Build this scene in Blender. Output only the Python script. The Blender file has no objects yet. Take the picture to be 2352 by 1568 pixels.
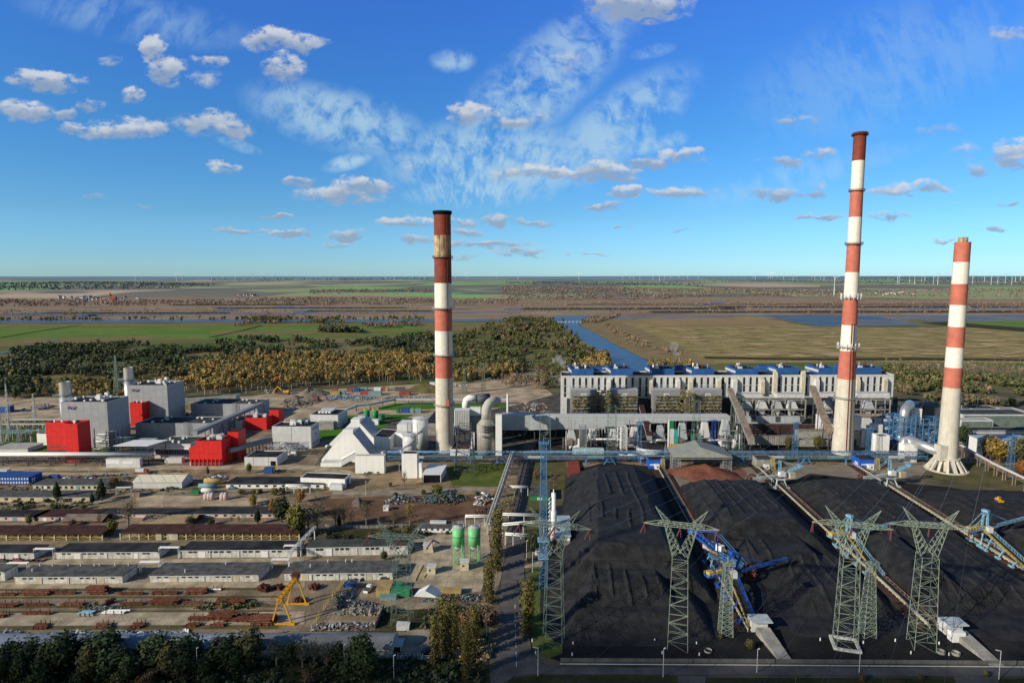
import bpy,math,random
import numpy as np
from mathutils import Vector,Matrix
random.seed(7);rng=np.random.default_rng(7)
SC=bpy.context.scene;COL=SC.collection
V=Vector;R=math.radians
F,HC,PIT=1450.0,140.0,math.atan(152/1450)
CP,SP=math.cos(PIT),math.sin(PIT)
cam=bpy.data.cameras.new('camera');co=bpy.data.objects.new('camera',cam);COL.objects.link(co)
cam.lens=36*F/2352;cam.sensor_width=36;cam.clip_start=1;cam.clip_end=60000
co.location=(0,0,HC);co.rotation_euler=(math.pi/2-PIT,0,0);SC.camera=co
def crop(ox,oy,s):return lambda x,y:(ox+x*s,oy+y*s)
A=crop(0,816.7,.1883);B=crop(376.9,816.7,.1883);Cc=crop(722.4,816.7,.2284);Dd=crop(1225,804.1,.2284)
E=crop(1633.3,804.1,.30555);Ff=crop(0,1055.4,.2671);Gg=crop(565.4,1055.4,.3269);H=crop(1193.6,1036.5,.3389)
I=crop(1759,1036.5,.3389);J=crop(0,628.2,.5075);K=crop(1162.2,615.6,.5059);P_=lambda x,y:(x,y)
M2=crop(722.4,866.9,.18696)
def G(p,z=0.0):
 u=(p[0]-1176)/F;v=(784-p[1])/F
 d=(u,CP+v*SP,-SP+v*CP);t=(z-HC)/d[2]
 return V((d[0]*t,d[1]*t,z))
def ZY(P,py):
 v=(784-py)/F
 return HC+P.y*(v*CP-SP)/(CP+v*SP)
def PX(P,px):# world x of picture column px at the depth and height of P
 fw=P.y*CP-(P.z-HC)*SP
 return (px-1176)/F*fw
def proj(P):
 fw=P.y*CP-(P.z-HC)*SP;up=P.y*SP+(P.z-HC)*CP
 return (1176+F*P.x/fw,784-F*up/fw)
MATS={}
def nodes_of(m):
 m.use_nodes=True;nt=m.node_tree;return nt,nt.nodes,nt.links
def mat(key,col,rough=.85,metal=0.0,var=.18,scale=.25,col2=None,streak=0.0,panel=0.0,bump=0.0,bscale=1.0,pdark=.7,spec=.3,seam=0.0,rust=0.0,grid=0.0):
 if rough>=.85 and spec==.3:spec=.06
 m=bpy.data.materials.new(key);MATS[key]=m;nt,N,L=nodes_of(m)
 b=N['Principled BSDF'];b.inputs['Roughness'].default_value=rough;b.inputs['Metallic'].default_value=metal
 b.inputs['Specular IOR Level'].default_value=spec
 geo=N.new('ShaderNodeNewGeometry')
 def noise(sc,det=4,vec=None,dist=0.0):
  n=N.new('ShaderNodeTexNoise');n.inputs['Scale'].default_value=sc;n.inputs['Detail'].default_value=det;n.inputs['Distortion'].default_value=dist
  L.new(vec or geo.outputs['Position'],n.inputs['Vector']);return n.outputs['Fac']
 def mix(a,bb,f,typ='MIX'):
  x=N.new('ShaderNodeMix');x.data_type='RGBA';x.blend_type=typ
  for i,s in ((6,a),(7,bb),(0,f)):
   if hasattr(s,'is_output'):L.new(s,x.inputs[i])
   elif i==0:x.inputs[0].default_value=s
   else:x.inputs[i].default_value=(*s,1)
  return x.outputs[2]
 def mrange(s,a,bb,c=0.0,d=1.0):
  r=N.new('ShaderNodeMapRange');L.new(s,r.inputs[0])
  for i,vv in enumerate((a,bb,c,d)):r.inputs[i+1].default_value=vv
  return r.outputs[0]
 def math_(op,a,bb=None):
  r=N.new('ShaderNodeMath');r.operation=op
  for i,s in enumerate((a,bb)):
   if s is None:continue
   if hasattr(s,'is_output'):L.new(s,r.inputs[i])
   else:r.inputs[i].default_value=s
  return r.outputs[0]
 c=col
 dark=tuple(x*(1-var) for x in col);light=tuple(min(1,x*(1+var)) for x in col)
 if col2:dark,light=col,col2
 f=mrange(noise(scale,6),.35,.65)
 c=mix(dark,light,f)
 if var>.01:
  f2=mrange(noise(scale*9,3),.3,.7,1-var*.6,1+var*.35);c=mix(c,(1,1,1),0.0)
  mm=N.new('ShaderNodeVectorMath');mm.operation='SCALE';L.new(c,mm.inputs[0]);L.new(f2,mm.inputs['Scale']);c=mm.outputs[0]
 if streak:
  mp=N.new('ShaderNodeMapping');L.new(geo.outputs['Position'],mp.inputs[0]);mp.inputs['Scale'].default_value=(1.2,1.2,.06)
  c=mix(c,tuple(x*.42+.02 for x in col),math_('MULTIPLY',mrange(noise(.9,4,mp.outputs[0]),.5,.72),streak))
 if rust:
  mp=N.new('ShaderNodeMapping');L.new(geo.outputs['Position'],mp.inputs[0]);mp.inputs['Scale'].default_value=(1,1,.09)
  c=mix(c,(.12,.05,.025),math_('MULTIPLY',mrange(noise(.8,6,mp.outputs[0]),.42,.62),rust))
 if panel or seam or grid:
  sx=N.new('ShaderNodeSeparateXYZ');L.new(geo.outputs['Position'],sx.inputs[0])
  if panel:
   a=math_('ADD',sx.outputs[0],sx.outputs[1]);a=math_('FRACT',math_('DIVIDE',a,panel))
   c=mix(c,tuple(x*pdark for x in col),math_('MULTIPLY',math_('LESS_THAN',a,.12),.8))
  if grid:
   for k in (0,1):c=mix(c,tuple(x*.62 for x in col),math_('MULTIPLY',math_('LESS_THAN',math_('FRACT',math_('DIVIDE',sx.outputs[k],grid)),.07),.55))
  if seam:
   a=math_('FRACT',math_('DIVIDE',sx.outputs[2],seam))
   c=mix(c,tuple(x*pdark for x in col),math_('MULTIPLY',math_('LESS_THAN',a,.07),.6))
 L.new(c,b.inputs['Base Color'])
 if bump:
  bn=N.new('ShaderNodeBump');bn.inputs['Strength'].default_value=bump;bn.inputs['Distance'].default_value=.5
  L.new(noise(bscale,6),bn.inputs['Height']);L.new(bn.outputs[0],b.inputs['Normal'])
 return m
white=mat('white_cladding',(.80,.78,.72),.6,streak=.06,panel=4.5,pdark=.88,var=.03)
boilerw=mat('boiler_house_panels',(.64,.63,.60),.7,streak=.55,panel=6.2,pdark=.8,seam=7.0,var=.08)
wcream=mat('cream_render',(.55,.50,.38),.8,streak=.3)
grey=mat('grey_cladding',(.33,.335,.345),.45,panel=6,pdark=.8,seam=8,streak=.12,var=.07,spec=.5)
lgrey=mat('light_grey_cladding',(.56,.55,.53),.6,panel=5,pdark=.88,var=.08)
dgrey=mat('dark_grey_cladding',(.25,.255,.26),.6,panel=1.2,pdark=.8,streak=.3,var=.1)
duct=mat('duct_cladding',(.42,.44,.44),.5,panel=12,seam=0,pdark=.85,streak=.35,var=.08)
red=mat('red_cladding',(.66,.022,.018),.5,panel=3.5,pdark=.72,var=.08,streak=.15,seam=9)
roofd=mat('dark_bitumen_roof',(.038,.039,.042),.9,var=.45,scale=.12,grid=9)
roofg=mat('grey_green_roof',(.065,.072,.066),.9,var=.3,scale=.1)
roofl=mat('pale_roof',(.40,.39,.36),.85,var=.2)
asb=mat('fibre_cement_roof',(.105,.105,.10),.9,grid=5,var=.35,scale=.3)
rbrown=mat('brown_corrugated_roof',(.07,.035,.030),.85,panel=1.3,var=.3)
rtan=mat('weathered_corrugated_roof',(.20,.155,.125),.9,panel=1.2,var=.3)
rred=mat('red_metal_roof',(.24,.050,.028),.7,panel=1.5,var=.3)
conc=mat('concrete',(.30,.285,.25),.9,streak=.4,var=.25,bump=.2,bscale=2)
concw=mat('whitewashed_concrete',(.58,.56,.50),.9,streak=.5,panel=6,pdark=.7,var=.22,scale=.5)
chw=mat('chimney_white',(.78,.73,.62),.7,streak=.25,seam=2.5,pdark=.9,var=.06)
chc=mat('chimney_concrete',(.57,.52,.42),.8,streak=.3,seam=2.5,pdark=.9,var=.08)
chr_=mat('chimney_red',(.50,.15,.10),.75,streak=.2,seam=2.5,pdark=.85,var=.12)
chrd=mat('chimney_rusty_red',(.24,.045,.03),.8,rust=.75,seam=2.5,pdark=.85,var=.2)
chwd=mat('chimney_stained_white',(.50,.38,.22),.8,rust=.9,seam=2.5,pdark=.85,var=.25)
black=mat('soot_and_opening_black',(.012,.012,.014),.95,var=.1)  # chimney soot, and black sheets painting the shade inside openings
glass=mat('dark_window_glass',(.025,.032,.042),.25,var=.3,scale=.6,spec=.5)
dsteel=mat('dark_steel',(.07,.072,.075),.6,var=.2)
gsteel=mat('galvanised_steel',(.36,.37,.37),.5,metal=.3,var=.15)
silver=mat('silver_duct_cladding',(.55,.55,.54),.35,metal=.65,seam=3,panel=3,pdark=.85,var=.06)
bsteel=mat('blue_steel',(.07,.20,.38),.6,var=.2,scale=1)
lbsteel=mat('light_blue_steel',(.20,.37,.47),.6,var=.35,streak=.3,scale=1)
bbsteel=mat('bright_blue_paint',(.02,.085,.36),.6,var=.4,scale=.6,streak=.4)
bpent=mat('blue_painted_sheet',(.025,.105,.30),.6,panel=1.6,streak=.5,var=.2)
bhut=mat('bright_blue_cladding',(.015,.10,.48),.5,panel=2,pdark=.8,var=.1)
bcont=mat('container_blue',(.02,.075,.26),.6,panel=.8,var=.15)
gcont=mat('container_teal',(.16,.28,.28),.6,panel=.8,var=.15)
rcont=mat('container_red',(.26,.07,.055),.6,panel=.8,var=.2)
ycont=mat('container_yellow',(.38,.27,.10),.6,panel=.8,var=.2)
wcont=mat('container_white',(.6,.6,.6),.6,panel=.8,var=.1)
gsilo=mat('silo_green_paint',(.17,.52,.20),.5,streak=.2,var=.08)
dgreen=mat('dark_green_paint',(.01,.20,.07),.5,var=.1)
ggreen=mat('hut_green',(.035,.16,.07),.7,streak=.4)
pygreen=mat('pylon_green_steel',(.25,.30,.23),.6,var=.25,scale=1)
pydark=mat('pylon_dark_green_steel',(.15,.20,.16),.6,var=.2,scale=1)
yellow=mat('yellow_paint',(.62,.30,.02),.5,var=.12)
yrail=mat('yellow_railing_paint',(.50,.38,.10),.6,var=.2)
ysteel=mat('weathered_yellow_steel',(.22,.18,.07),.8,var=.4,scale=.8)
rustm=mat('rusty_steel',(.12,.045,.028),.85,var=.4,scale=.8)
rustl=mat('rusty_pale_gallery',(.31,.25,.19),.85,rust=.6,var=.2)
beige=mat('beige_paint',(.50,.44,.31),.7,streak=.2)
creamy=mat('warm_plaster',(.55,.46,.30),.85,streak=.4,var=.2)
pinky=mat('pink_plaster',(.58,.44,.40),.85,streak=.4,var=.15)
belt=mat('belt_rubber',(.02,.02,.022),.8,var=.2)
insul=mat('insulator_brown',(.16,.05,.045),.4)
wood=mat('grey_timber',(.22,.19,.16),.9,var=.3,scale=2)
bark=mat('bark',(.10,.08,.06),.95,var=.3,scale=3)
paleb=mat('pale_birch_bark',(.45,.42,.36),.9,var=.2,scale=3)
asphalt=mat('asphalt',(.12,.11,.10),.92,var=.22,scale=.12,bump=.1)
asphd=mat('worn_asphalt',(.30,.255,.19),.92,var=.3,scale=.15)
padc=mat('concrete_yard',(.265,.205,.135),.92,var=.35,scale=.08,grid=7,bump=.2)
slabs=mat('concrete_slab_paving',(.41,.33,.225),.92,var=.3,scale=.15,grid=6)
sandy=mat('sandy_soil',(.43,.33,.215),.95,var=.3,scale=.06,bump=.5,bscale=.5)
soil=mat('trodden_brown_soil',(.24,.155,.09),.95,var=.35,scale=.08,bump=.5,bscale=.6)
drysoil=mat('dry_scrub_soil',(.16,.12,.07),.95,col2=(.36,.27,.165),var=.4,scale=.09,bump=.5,bscale=.8)
lawn=mat('lawn_grass',(.07,.105,.02),.95,col2=(.13,.15,.04),var=.3,scale=.1)
vlawn=mat('bright_lawn_grass',(.07,.17,.02),.95,var=.15,scale=.05)
rough_g=mat('rough_autumn_grass',(.085,.085,.03),.95,col2=(.15,.12,.06),var=.4,scale=.08,bump=.4)
darkg=mat('dark_verge_grass',(.035,.042,.015),.95,col2=(.07,.06,.03),var=.4,scale=.15,bump=.4)
coal=mat('coal',(.009,.009,.0095),.8,col2=(.027,.0265,.026),var=.4,scale=.2,bump=.6,bscale=1.4,spec=.3)
coald=mat('coal_dusted_ground',(.016,.016,.017),.9,col2=(.032,.030,.028),var=.3,scale=.08,bump=.3)
redp=mat('red_brown_gypsum',(.16,.062,.042),.95,var=.25,scale=.15,bump=.5,bscale=.6)
redg=mat('red_stained_ground',(.17,.065,.04),.95,col2=(.24,.16,.11),var=.3,scale=.08)
watm=mat('canal_water',(.03,.085,.16),.35,var=.2,scale=.02,spec=.22,bump=.15,bscale=.4)
watr=mat('river_water',(.11,.15,.20),.5,var=.15,scale=.01,spec=.2)
mudw=mat('shallow_ash_pond',(.12,.14,.165),.7,spec=.15,col2=(.20,.195,.19),var=.2,scale=.006)
whitep=mat('white_paint',(.75,.74,.70),.5,var=.05)
logob=mat('logo_blue',(.01,.02,.22),.5,var=0);logor=mat('logo_red',(.65,.06,.02),.5,var=0)
debm=[mat('scrap_a',(.12,.10,.09),var=.5,scale=1.5),mat('scrap_b',(.35,.35,.36),var=.4,scale=1.5),rustm,mat('scrap_blue',(.12,.2,.3),var=.4,scale=1.5),mat('scrap_green',(.05,.13,.08),var=.4,scale=1.5)]
gravel=mat('gravel_heap',(.20,.165,.125),.95,var=.3,scale=.4,bump=.6,bscale=1.5)
class MB:
 def __init__(s):s.v=[];s.f=[];s.mi=[];s.cm=0
 def add(s,vs,fs):
  b=len(s.v);s.v+=[tuple(x) for x in vs];s.f+=[tuple(b+i for i in f) for f in fs];s.mi+=[s.cm]*len(fs)
 def hexa(s,b,t):# 4 bottom (ccw from above)+4 top
  s.add(list(b)+list(t),[(3,2,1,0),(4,5,6,7),(0,1,5,4),(1,2,6,5),(2,3,7,6),(3,0,4,7)]);return s
 def obox(s,o,ex,ey,ez):
  o,ex,ey,ez=V(o),V(ex),V(ey),V(ez);b=[o,o+ex,o+ex+ey,o+ey];return s.hexa(b,[p+ez for p in b])
 def box(s,x0,x1,y0,y1,z0,z1):return s.obox((x0,y0,z0),(x1-x0,0,0),(0,y1-y0,0),(0,0,z1-z0))
 def cbox(s,c,sx,sy,sz,rot=0.0):
  ex=V((math.cos(rot),math.sin(rot),0));ey=V((-ex.y,ex.x,0));return s.obox(V(c)-ex*sx/2-ey*sy/2,ex*sx,ey*sy,(0,0,sz))
 def bar(s,a,b,w=.3,h=None):
  a,b=V(a),V(b);d=b-a
  if d.length<1e-4:return s
  d.normalize();up=V((0,0,1)) if abs(d.z)<.95 else V((0,1,0));r=d.cross(up).normalized();u=r.cross(d)
  h=h or w;r*=w/2;u*=h/2;q=[r+u,-r+u,-r-u,r-u]
  s.add([a+x for x in q]+[b+x for x in q],[(0,1,2,3),(7,6,5,4),(0,4,5,1),(1,5,6,2),(2,6,7,3),(3,7,4,0)]);return s
 def tube(s,pts,r,n=12,caps=True):
  pts=[V(p) for p in pts];rs=r if isinstance(r,(list,tuple)) else [r]*len(pts);b=len(s.v);prev=None
  for i,p in enumerate(pts):
   d=(pts[min(i+1,len(pts)-1)]-pts[max(i-1,0)]).normalized()
   if prev is None:prev=(V((1,0,0)) if abs(d.x)<.9 else V((0,1,0)))
   x=(prev-d*prev.dot(d)).normalized();prev=x;y=d.cross(x)
   s.v+=[tuple(p+(x*math.cos(2*math.pi*k/n)+y*math.sin(2*math.pi*k/n))*rs[i]) for k in range(n)]
  for i in range(len(pts)-1):
   for k in range(n):
    s.f.append((b+i*n+k,b+i*n+(k+1)%n,b+(i+1)*n+(k+1)%n,b+(i+1)*n+k));s.mi.append(s.cm)
  if caps:
   e=b+(len(pts)-1)*n;s.f+=[tuple(b+k for k in range(n-1,-1,-1)),tuple(e+k for k in range(n))];s.mi+=[s.cm]*2
  return s
 def cyl(s,c,r0,r1,z0,z1,n=24):return s.tube([(c[0],c[1],z0),(c[0],c[1],z1)],[r0,r1],n)
 def prism(s,poly,ext):# poly:3-D points,ext:vector
  n=len(poly);e=V(ext);s.add([V(p) for p in poly]+[V(p)+e for p in poly],[tuple(range(n-1,-1,-1)),tuple(range(n,2*n))]+[(i,(i+1)%n,n+(i+1)%n,n+i) for i in range(n)]);return s
 def poly(s,pts):s.add(pts,[tuple(range(len(pts)))]);return s
def link(name,me,parent=None):
 o=bpy.data.objects.new(name,me);COL.objects.link(o)
 if parent:o.parent=parent
 return o
def build(name,mb,m,parent=None,smooth=False,loc=None):
 loc=V(parent['_loc']) if parent is not None and '_loc' in parent else V(loc or (0,0,0))
 me=bpy.data.meshes.new(name);vs=np.array(mb.v,dtype=float).reshape(-1,3)-np.array(loc);me.from_pydata(vs.tolist(),[],mb.f)
 ms=m if isinstance(m,(list,tuple)) else [m]
 for x in ms:me.materials.append(x)
 if len(ms)>1:me.polygons.foreach_set('material_index',mb.mi)
 if smooth:me.polygons.foreach_set('use_smooth',[True]*len(me.polygons));
 me.update();o=link(name,me,parent)
 if parent is None:o.location=loc
 else:o['_loc']=tuple(loc)
 return o
def tag(o,label,cat,group=None,kind=None):
 o['label']=label;o['category']=cat
 if group:o['group']=group
 if kind:o['kind']=kind
 return o
def T(name,label,cat,loc=(0,0,0),group=None):
 o=bpy.data.objects.new(name,None);COL.objects.link(o);o.location=loc;o['_loc']=tuple(loc);o.empty_display_size=1
 return tag(o,label,cat,group)
def solo(name,mb,m,label,cat,loc,group=None,smooth=False):return tag(build(name,mb,m,None,smooth,loc),label,cat,group)
def dup(root,loc=None,rotz=None,label=None,scale=None,group=None,mat_=None):
 r=root.copy();COL.objects.link(r)
 if loc is not None:r.location=loc
 if rotz is not None:r.rotation_euler=(0,0,rotz)
 if scale is not None:r.scale=scale if isinstance(scale,(tuple,list)) else (scale,)*3
 if label:r['label']=label
 if group:r['group']=group
 for ch in list(root.children):
  c=ch.copy();COL.objects.link(c);c.parent=r
  for g in list(ch.children):d=g.copy();COL.objects.link(d);d.parent=c
 if mat_:
  for c in (r.children or [r]):
   if c.type=='MESH' and c.name.split('.')[0] in mat_:
    c.data=c.data.copy();c.data.materials[0]=mat_[c.name.split('.')[0]]
 return r
def struct(name,mb,m,smooth=False,kind='structure'):
 o=build(name,mb,m,None,smooth);o['kind']=kind;return o
DD=V((.07,1,0)).normalized()
class Bl:pass
def bldg(name,label,cat,L,R_,top,back,wm=white,rm=roofd,par=.7,h=None,dep=None,group=None,z0=0.0,D=DD,wname='wall',thing=None):
 a,b=G(L,z0),G(R_,z0)
 if h is None:h=ZY(a,top)-z0
 if dep is None:dep=max(3,(G((1176,back),z0+h).y-(a.y+b.y)/2)/D.y)
 f=Bl();f.o=a;f.ex=(b-a).normalized();f.ey=D;f.w=(b-a).length;f.d=dep;f.h=h;f.z0=z0
 f.t=thing or T(name,label,cat,(a+b)/2,group);X,Y,Z=f.ex*f.w,f.ey*f.d,V((0,0,1))
 m=MB();t=.45;zz=h-par if par else h
 if par:
  m.obox(a,X,Y,Z*(zz));x,y=f.ex,f.ey
  m.obox(a+Z*zz,X,y*t,Z*par);m.obox(a+Z*zz+Y-y*t,X,y*t,Z*par);m.obox(a+Z*zz+y*t,x*t,Y-y*2*t,Z*par);m.obox(a+Z*zz+X-x*t+y*t,x*t,Y-y*2*t,Z*par)
  build(wname,m,wm,f.t)
  build('roof',MB().obox(a+Z*(zz+.02)+x*(t+.02)+y*(t+.02),x*(f.w-2*t-.04),y*(f.d-2*t-.04),Z*.12),rm,f.t)
 else:
  build(wname,m.obox(a,X,Y,Z*(h-.02)),wm,f.t)
  build('roof',MB().obox(a-f.ex*.5-f.ey*.6+Z*h,f.ex*(f.w+1),f.ey*(f.d+1.2),Z*.35),rm,f.t)
 return f
def at(f,u,v,z):return f.o+f.ex*(u*f.w)+f.ey*(v*f.d)+V((0,0,z))
def fbox(m,f,u0,u1,z0,z1,out=.06,side='front'):
 if side=='front':return m.obox(at(f,u0,0,z0)-f.ey*out,f.ex*(f.w*(u1-u0)),f.ey*(out-.01),(0,0,z1-z0))
 if side=='right':return m.obox(at(f,1,u0,z0)+f.ex*.01,f.ex*out,f.ey*(f.d*(u1-u0)),(0,0,z1-z0))
 return m.obox(at(f,0,u0,z0)-f.ex*(out),f.ex*(out-.01),f.ey*(f.d*(u1-u0)),(0,0,z1-z0))
def opening(f,name,m,u0,u1,z0,z1,side='front',out=.06,label=None):
 o=build(name,fbox(MB(),f,u0,u1,z0,z1,out,side),m,f.t)
 if label:o['label']=label
 return o
def windows(f,us,wu,z0,z1,side='front',m=glass,name='window'):
 for u in us:opening(f,name,m,u-wu/2,u+wu/2,z0,z1,side)
def pxu(f,px,z=0.0):# fraction along the front of building f for picture column px
 P0,P1=at(f,0,0,z),at(f,1,0,z);a,b=proj(P0)[0],proj(P1)[0];return (px-a)/(b-a)
def roofgear(f,spots,m=whitep,name='roof_vent'):
 for u,v,sx,sy,sz in spots:
  c=at(f,u,v,f.h-.5);build(name,MB().cbox(c,sx,sy,sz),m,f.t)
def truss(m,a,b,w,h,n,t=.22,diag=True):
 a,b=V(a),V(b);d=b-a;x=d.normalized();r=V((x.y,-x.x,0)).normalized()*(w/2);u=V((0,0,h))
 for q in (r,-r,r+u,-r+u):m.bar(a+q,b+q,t)
 for i in range(n+1):
  p=a+d*(i/n)
  for q0,q1 in ((r,r+u),(-r,-r+u),(r,-r),(r+u,-r+u)):m.bar(p+q0,p+q1,t*.7)
  if diag and i<n:
   p2=a+d*((i+1)/n)
   for sgn in (r,-r):m.bar(p+sgn+(u if i%2 else V()),p2+sgn+(V() if i%2 else u),t*.7)
   m.bar(p+u+(r if i%2 else -r),p2+u+(-r if i%2 else r),t*.6)
 return m
def lattice(m,c,z0,z1,w0,w1,n,t=.25,rot=0.0,off=(0,0),xx=True,wy0=None,wy1=None):
 c=V(c);wy0=wy0 or w0;wy1=wy1 or w1
 def ring(i):
  k=i/n;z=z0+(z1-z0)*k;hw=(w0+(w1-w0)*k)/2;hy=(wy0+(wy1-wy0)*k)/2;cx,cy=c.x+off[0]*k,c.y+off[1]*k
  return [V((cx+(sx*hw)*math.cos(rot)-(sy*hy)*math.sin(rot),cy+(sx*hw)*math.sin(rot)+(sy*hy)*math.cos(rot),z)) for sx,sy in ((-1,-1),(1,-1),(1,1),(-1,1))]
 for i in range(n):
  p,q=ring(i),ring(i+1)
  for k in range(4):
   m.bar(p[k],q[k],t);m.bar(q[k],q[(k+1)%4],t*.55)
   if i%2 or xx:m.bar(p[k],q[(k+1)%4],t*.55)
   if not i%2 or xx:m.bar(p[(k+1)%4],q[k],t*.55)
 return m
def railing(m,pts,h=1.1,t=.08):
 pts=[V(p) for p in pts]
 for a,b in zip(pts,pts[1:]):
  for z in (h*.5,h):m.bar(a+V((0,0,z)),b+V((0,0,z)),t)
  n=max(1,int((b-a).length/2))
  for i in range(n+1):p=a+(b-a)*i/n;m.bar(p,p+V((0,0,h)),t)
 return m
#  ground, water, far land
def vnoise(x,y,seed=0):
 r=np.random.default_rng(seed);t=r.random((256,256));xi=np.floor(x).astype(int);yi=np.floor(y).astype(int);fx=x-xi;fy=y-yi
 fx=fx*fx*(3-2*fx);fy=fy*fy*(3-2*fy);g=lambda a,b:t[a%256,b%256]
 return (g(xi,yi)*(1-fx)+g(xi+1,yi)*fx)*(1-fy)+(g(xi,yi+1)*(1-fx)+g(xi+1,yi+1)*fx)*fy
def fbm(x,y,o=4,seed=0):return sum(vnoise(x*2**i+17*i,y*2**i+31*i,seed+i)*.5**(i+1) for i in range(o))
def sstep(a,b,x):t=np.clip((x-a)/(b-a),0,1);return t*t*(3-2*t)
def hz(x,y):
 x=np.asarray(x,float);y=np.asarray(y,float)
 e=3650+500*(fbm(x/1500+5,y*0+2,3,3)-.45)
 h=sstep(0,700,y-e)*26+sstep(1500,9000,y-e)*38
 return h+sstep(200,2500,y-e)*38*(fbm(x/2300,y/2600,4,9)-.45)+sstep(6000,14000,y)*sstep(500,9000,x)*22
def GH(px,py):
 z=0.0
 for _ in range(14):p=G((px,py),z);z=.5*z+.5*float(hz(p.x,p.y))
 return V((p.x,p.y,float(hz(p.x,p.y))))
def terrain():
 ys=[-400.]+list(np.geomspace(60,40000,330));nx=300;vs=[]
 for y in ys:
  hw=max(900,abs(y)*1.25);xs=np.linspace(-hw,hw,nx);vs.append(np.stack([xs,np.full(nx,y),hz(xs,np.full(nx,y))],1))
 v=np.concatenate(vs);n=len(ys);i=np.arange(n-1)[:,None]*nx+np.arange(nx-1)[None];f=np.stack([i,i+1,i+nx+1,i+nx],-1).reshape(-1,4)
 me=bpy.data.meshes.new('ground');me.from_pydata(v.tolist(),[],f.tolist());me.polygons.foreach_set('use_smooth',[True]*len(f))
 m=bpy.data.materials.new('land');nt,N,L=nodes_of(m);b=N['Principled BSDF'];b.inputs['Roughness'].default_value=.95;b.inputs['Specular IOR Level'].default_value=.1
 geo=N.new('ShaderNodeNewGeometry');pos=geo.outputs['Position']
 def noise(sc,det=5,sy=1.0,dist=0.0):
  mp=N.new('ShaderNodeMapping');L.new(pos,mp.inputs[0]);mp.inputs['Scale'].default_value=(1,sy,0)
  q=N.new('ShaderNodeTexNoise');q.inputs['Scale'].default_value=sc;q.inputs['Detail'].default_value=det;q.inputs['Distortion'].default_value=dist;L.new(mp.outputs[0],q.inputs[0]);return q.outputs[0]
 def ramp(s,stops,interp='LINEAR'):
  r=N.new('ShaderNodeValToRGB');L.new(s,r.inputs[0]);r.color_ramp.interpolation=interp;e=r.color_ramp.elements
  while len(e)<len(stops):e.new(.5)
  for k,(p,c) in enumerate(stops):e[k].position=p;e[k].color=(*c,1)
  return r.outputs[0]
 def mix(a,c,f):
  x=N.new('ShaderNodeMix');x.data_type='RGBA';L.new(f,x.inputs[0]);L.new(a,x.inputs[6]);L.new(c,x.inputs[7]);return x.outputs[2]
 def mr(s,a,c):
  r=N.new('ShaderNodeMapRange');r.interpolation_type='SMOOTHSTEP';L.new(s,r.inputs[0]);r.inputs[1].default_value=a;r.inputs[2].default_value=c;return r.outputs[0]
 sx=N.new('ShaderNodeSeparateXYZ');L.new(pos,sx.inputs[0])
 ad=N.new('ShaderNodeMath');ad.operation='MULTIPLY_ADD';L.new(noise(.0012,4),ad.inputs[0]);ad.inputs[1].default_value=500;L.new(sx.outputs[1],ad.inputs[2]);Yn=ad.outputs[0]
 near=ramp(noise(.03,8),[(.3,(.05,.052,.025)),(.5,(.12,.10,.06)),(.7,(.19,.155,.10))])
 mead=ramp(noise(.004,7,2.5),[(.38,(.09,.12,.028)),(.5,(.15,.15,.05)),(.62,(.22,.165,.08))])
 marsh=ramp(noise(.003,8,2.2,.6),[(.32,(.19,.14,.09)),(.48,(.33,.21,.14)),(.55,(.26,.21,.12)),(.7,(.42,.31,.22))])
 vor=N.new('ShaderNodeTexVoronoi');vor.inputs['Scale'].default_value=.0011;mp=N.new('ShaderNodeMapping');mp.inputs['Scale'].default_value=(1,.8,0)
 wv=N.new('ShaderNodeMix');wv.data_type='VECTOR';L.new(pos,mp.inputs[0]);L.new(mp.outputs[0],vor.inputs[0])
 sc=N.new('ShaderNodeSeparateColor');L.new(vor.outputs['Color'],sc.inputs[0])
 fields=ramp(sc.outputs[0],[(0,(.30,.34,.17)),(.22,(.19,.18,.14)),(.42,(.22,.42,.14)),(.58,(.50,.38,.27)),(.68,(.20,.19,.15)),(.85,(.34,.36,.20))],'CONSTANT')
 wood_=ramp(noise(.0006,6,2.5),[(.54,(0,0,0)),(.59,(1,1,1))]);dk=N.new('ShaderNodeRGB');dk.outputs[0].default_value=(.13,.15,.14,1)
 fields=mix(fields,dk.outputs[0],wood_)
 haze_col=N.new('ShaderNodeRGB');haze_col.outputs[0].default_value=(.17,.27,.38,1)
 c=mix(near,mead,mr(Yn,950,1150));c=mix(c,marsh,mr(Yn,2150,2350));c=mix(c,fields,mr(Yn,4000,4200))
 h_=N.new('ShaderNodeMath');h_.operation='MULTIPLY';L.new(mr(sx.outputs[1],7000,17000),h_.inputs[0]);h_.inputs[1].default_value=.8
 c=mix(c,haze_col.outputs[0],h_.outputs[0])  # distance haze painted into the land colour
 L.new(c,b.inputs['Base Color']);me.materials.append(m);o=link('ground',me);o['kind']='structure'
terrain()
def patch(name,pts,z,m,label=None,raw=False,kind='structure'):
 mb=MB();q=[V((p[0],p[1],z)) for p in pts] if raw else [G(p,z) for p in pts]
 ar=sum(q[i].x*q[(i+1)%len(q)].y-q[(i+1)%len(q)].x*q[i].y for i in range(len(q)))
 if ar<0:q.reverse()
 mb.poly(q);return struct(name,mb,m,kind=kind)
def strip(name,mid,w,z,m,kind='structure'):
 p=[G(q,z) for q in mid];mb=MB();Lf,Rt=[],[]
 for i,a in enumerate(p):
  d=(p[min(i+1,len(p)-1)]-p[max(i-1,0)]);d.z=0;d.normalize();n=V((-d.y,d.x,0))*w/2;Lf.append(a+n);Rt.append(a-n)
 for i in range(len(p)-1):mb.poly([Rt[i],Rt[i+1],Lf[i+1],Lf[i]])
 return struct(name,mb,m,kind=kind)
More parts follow.
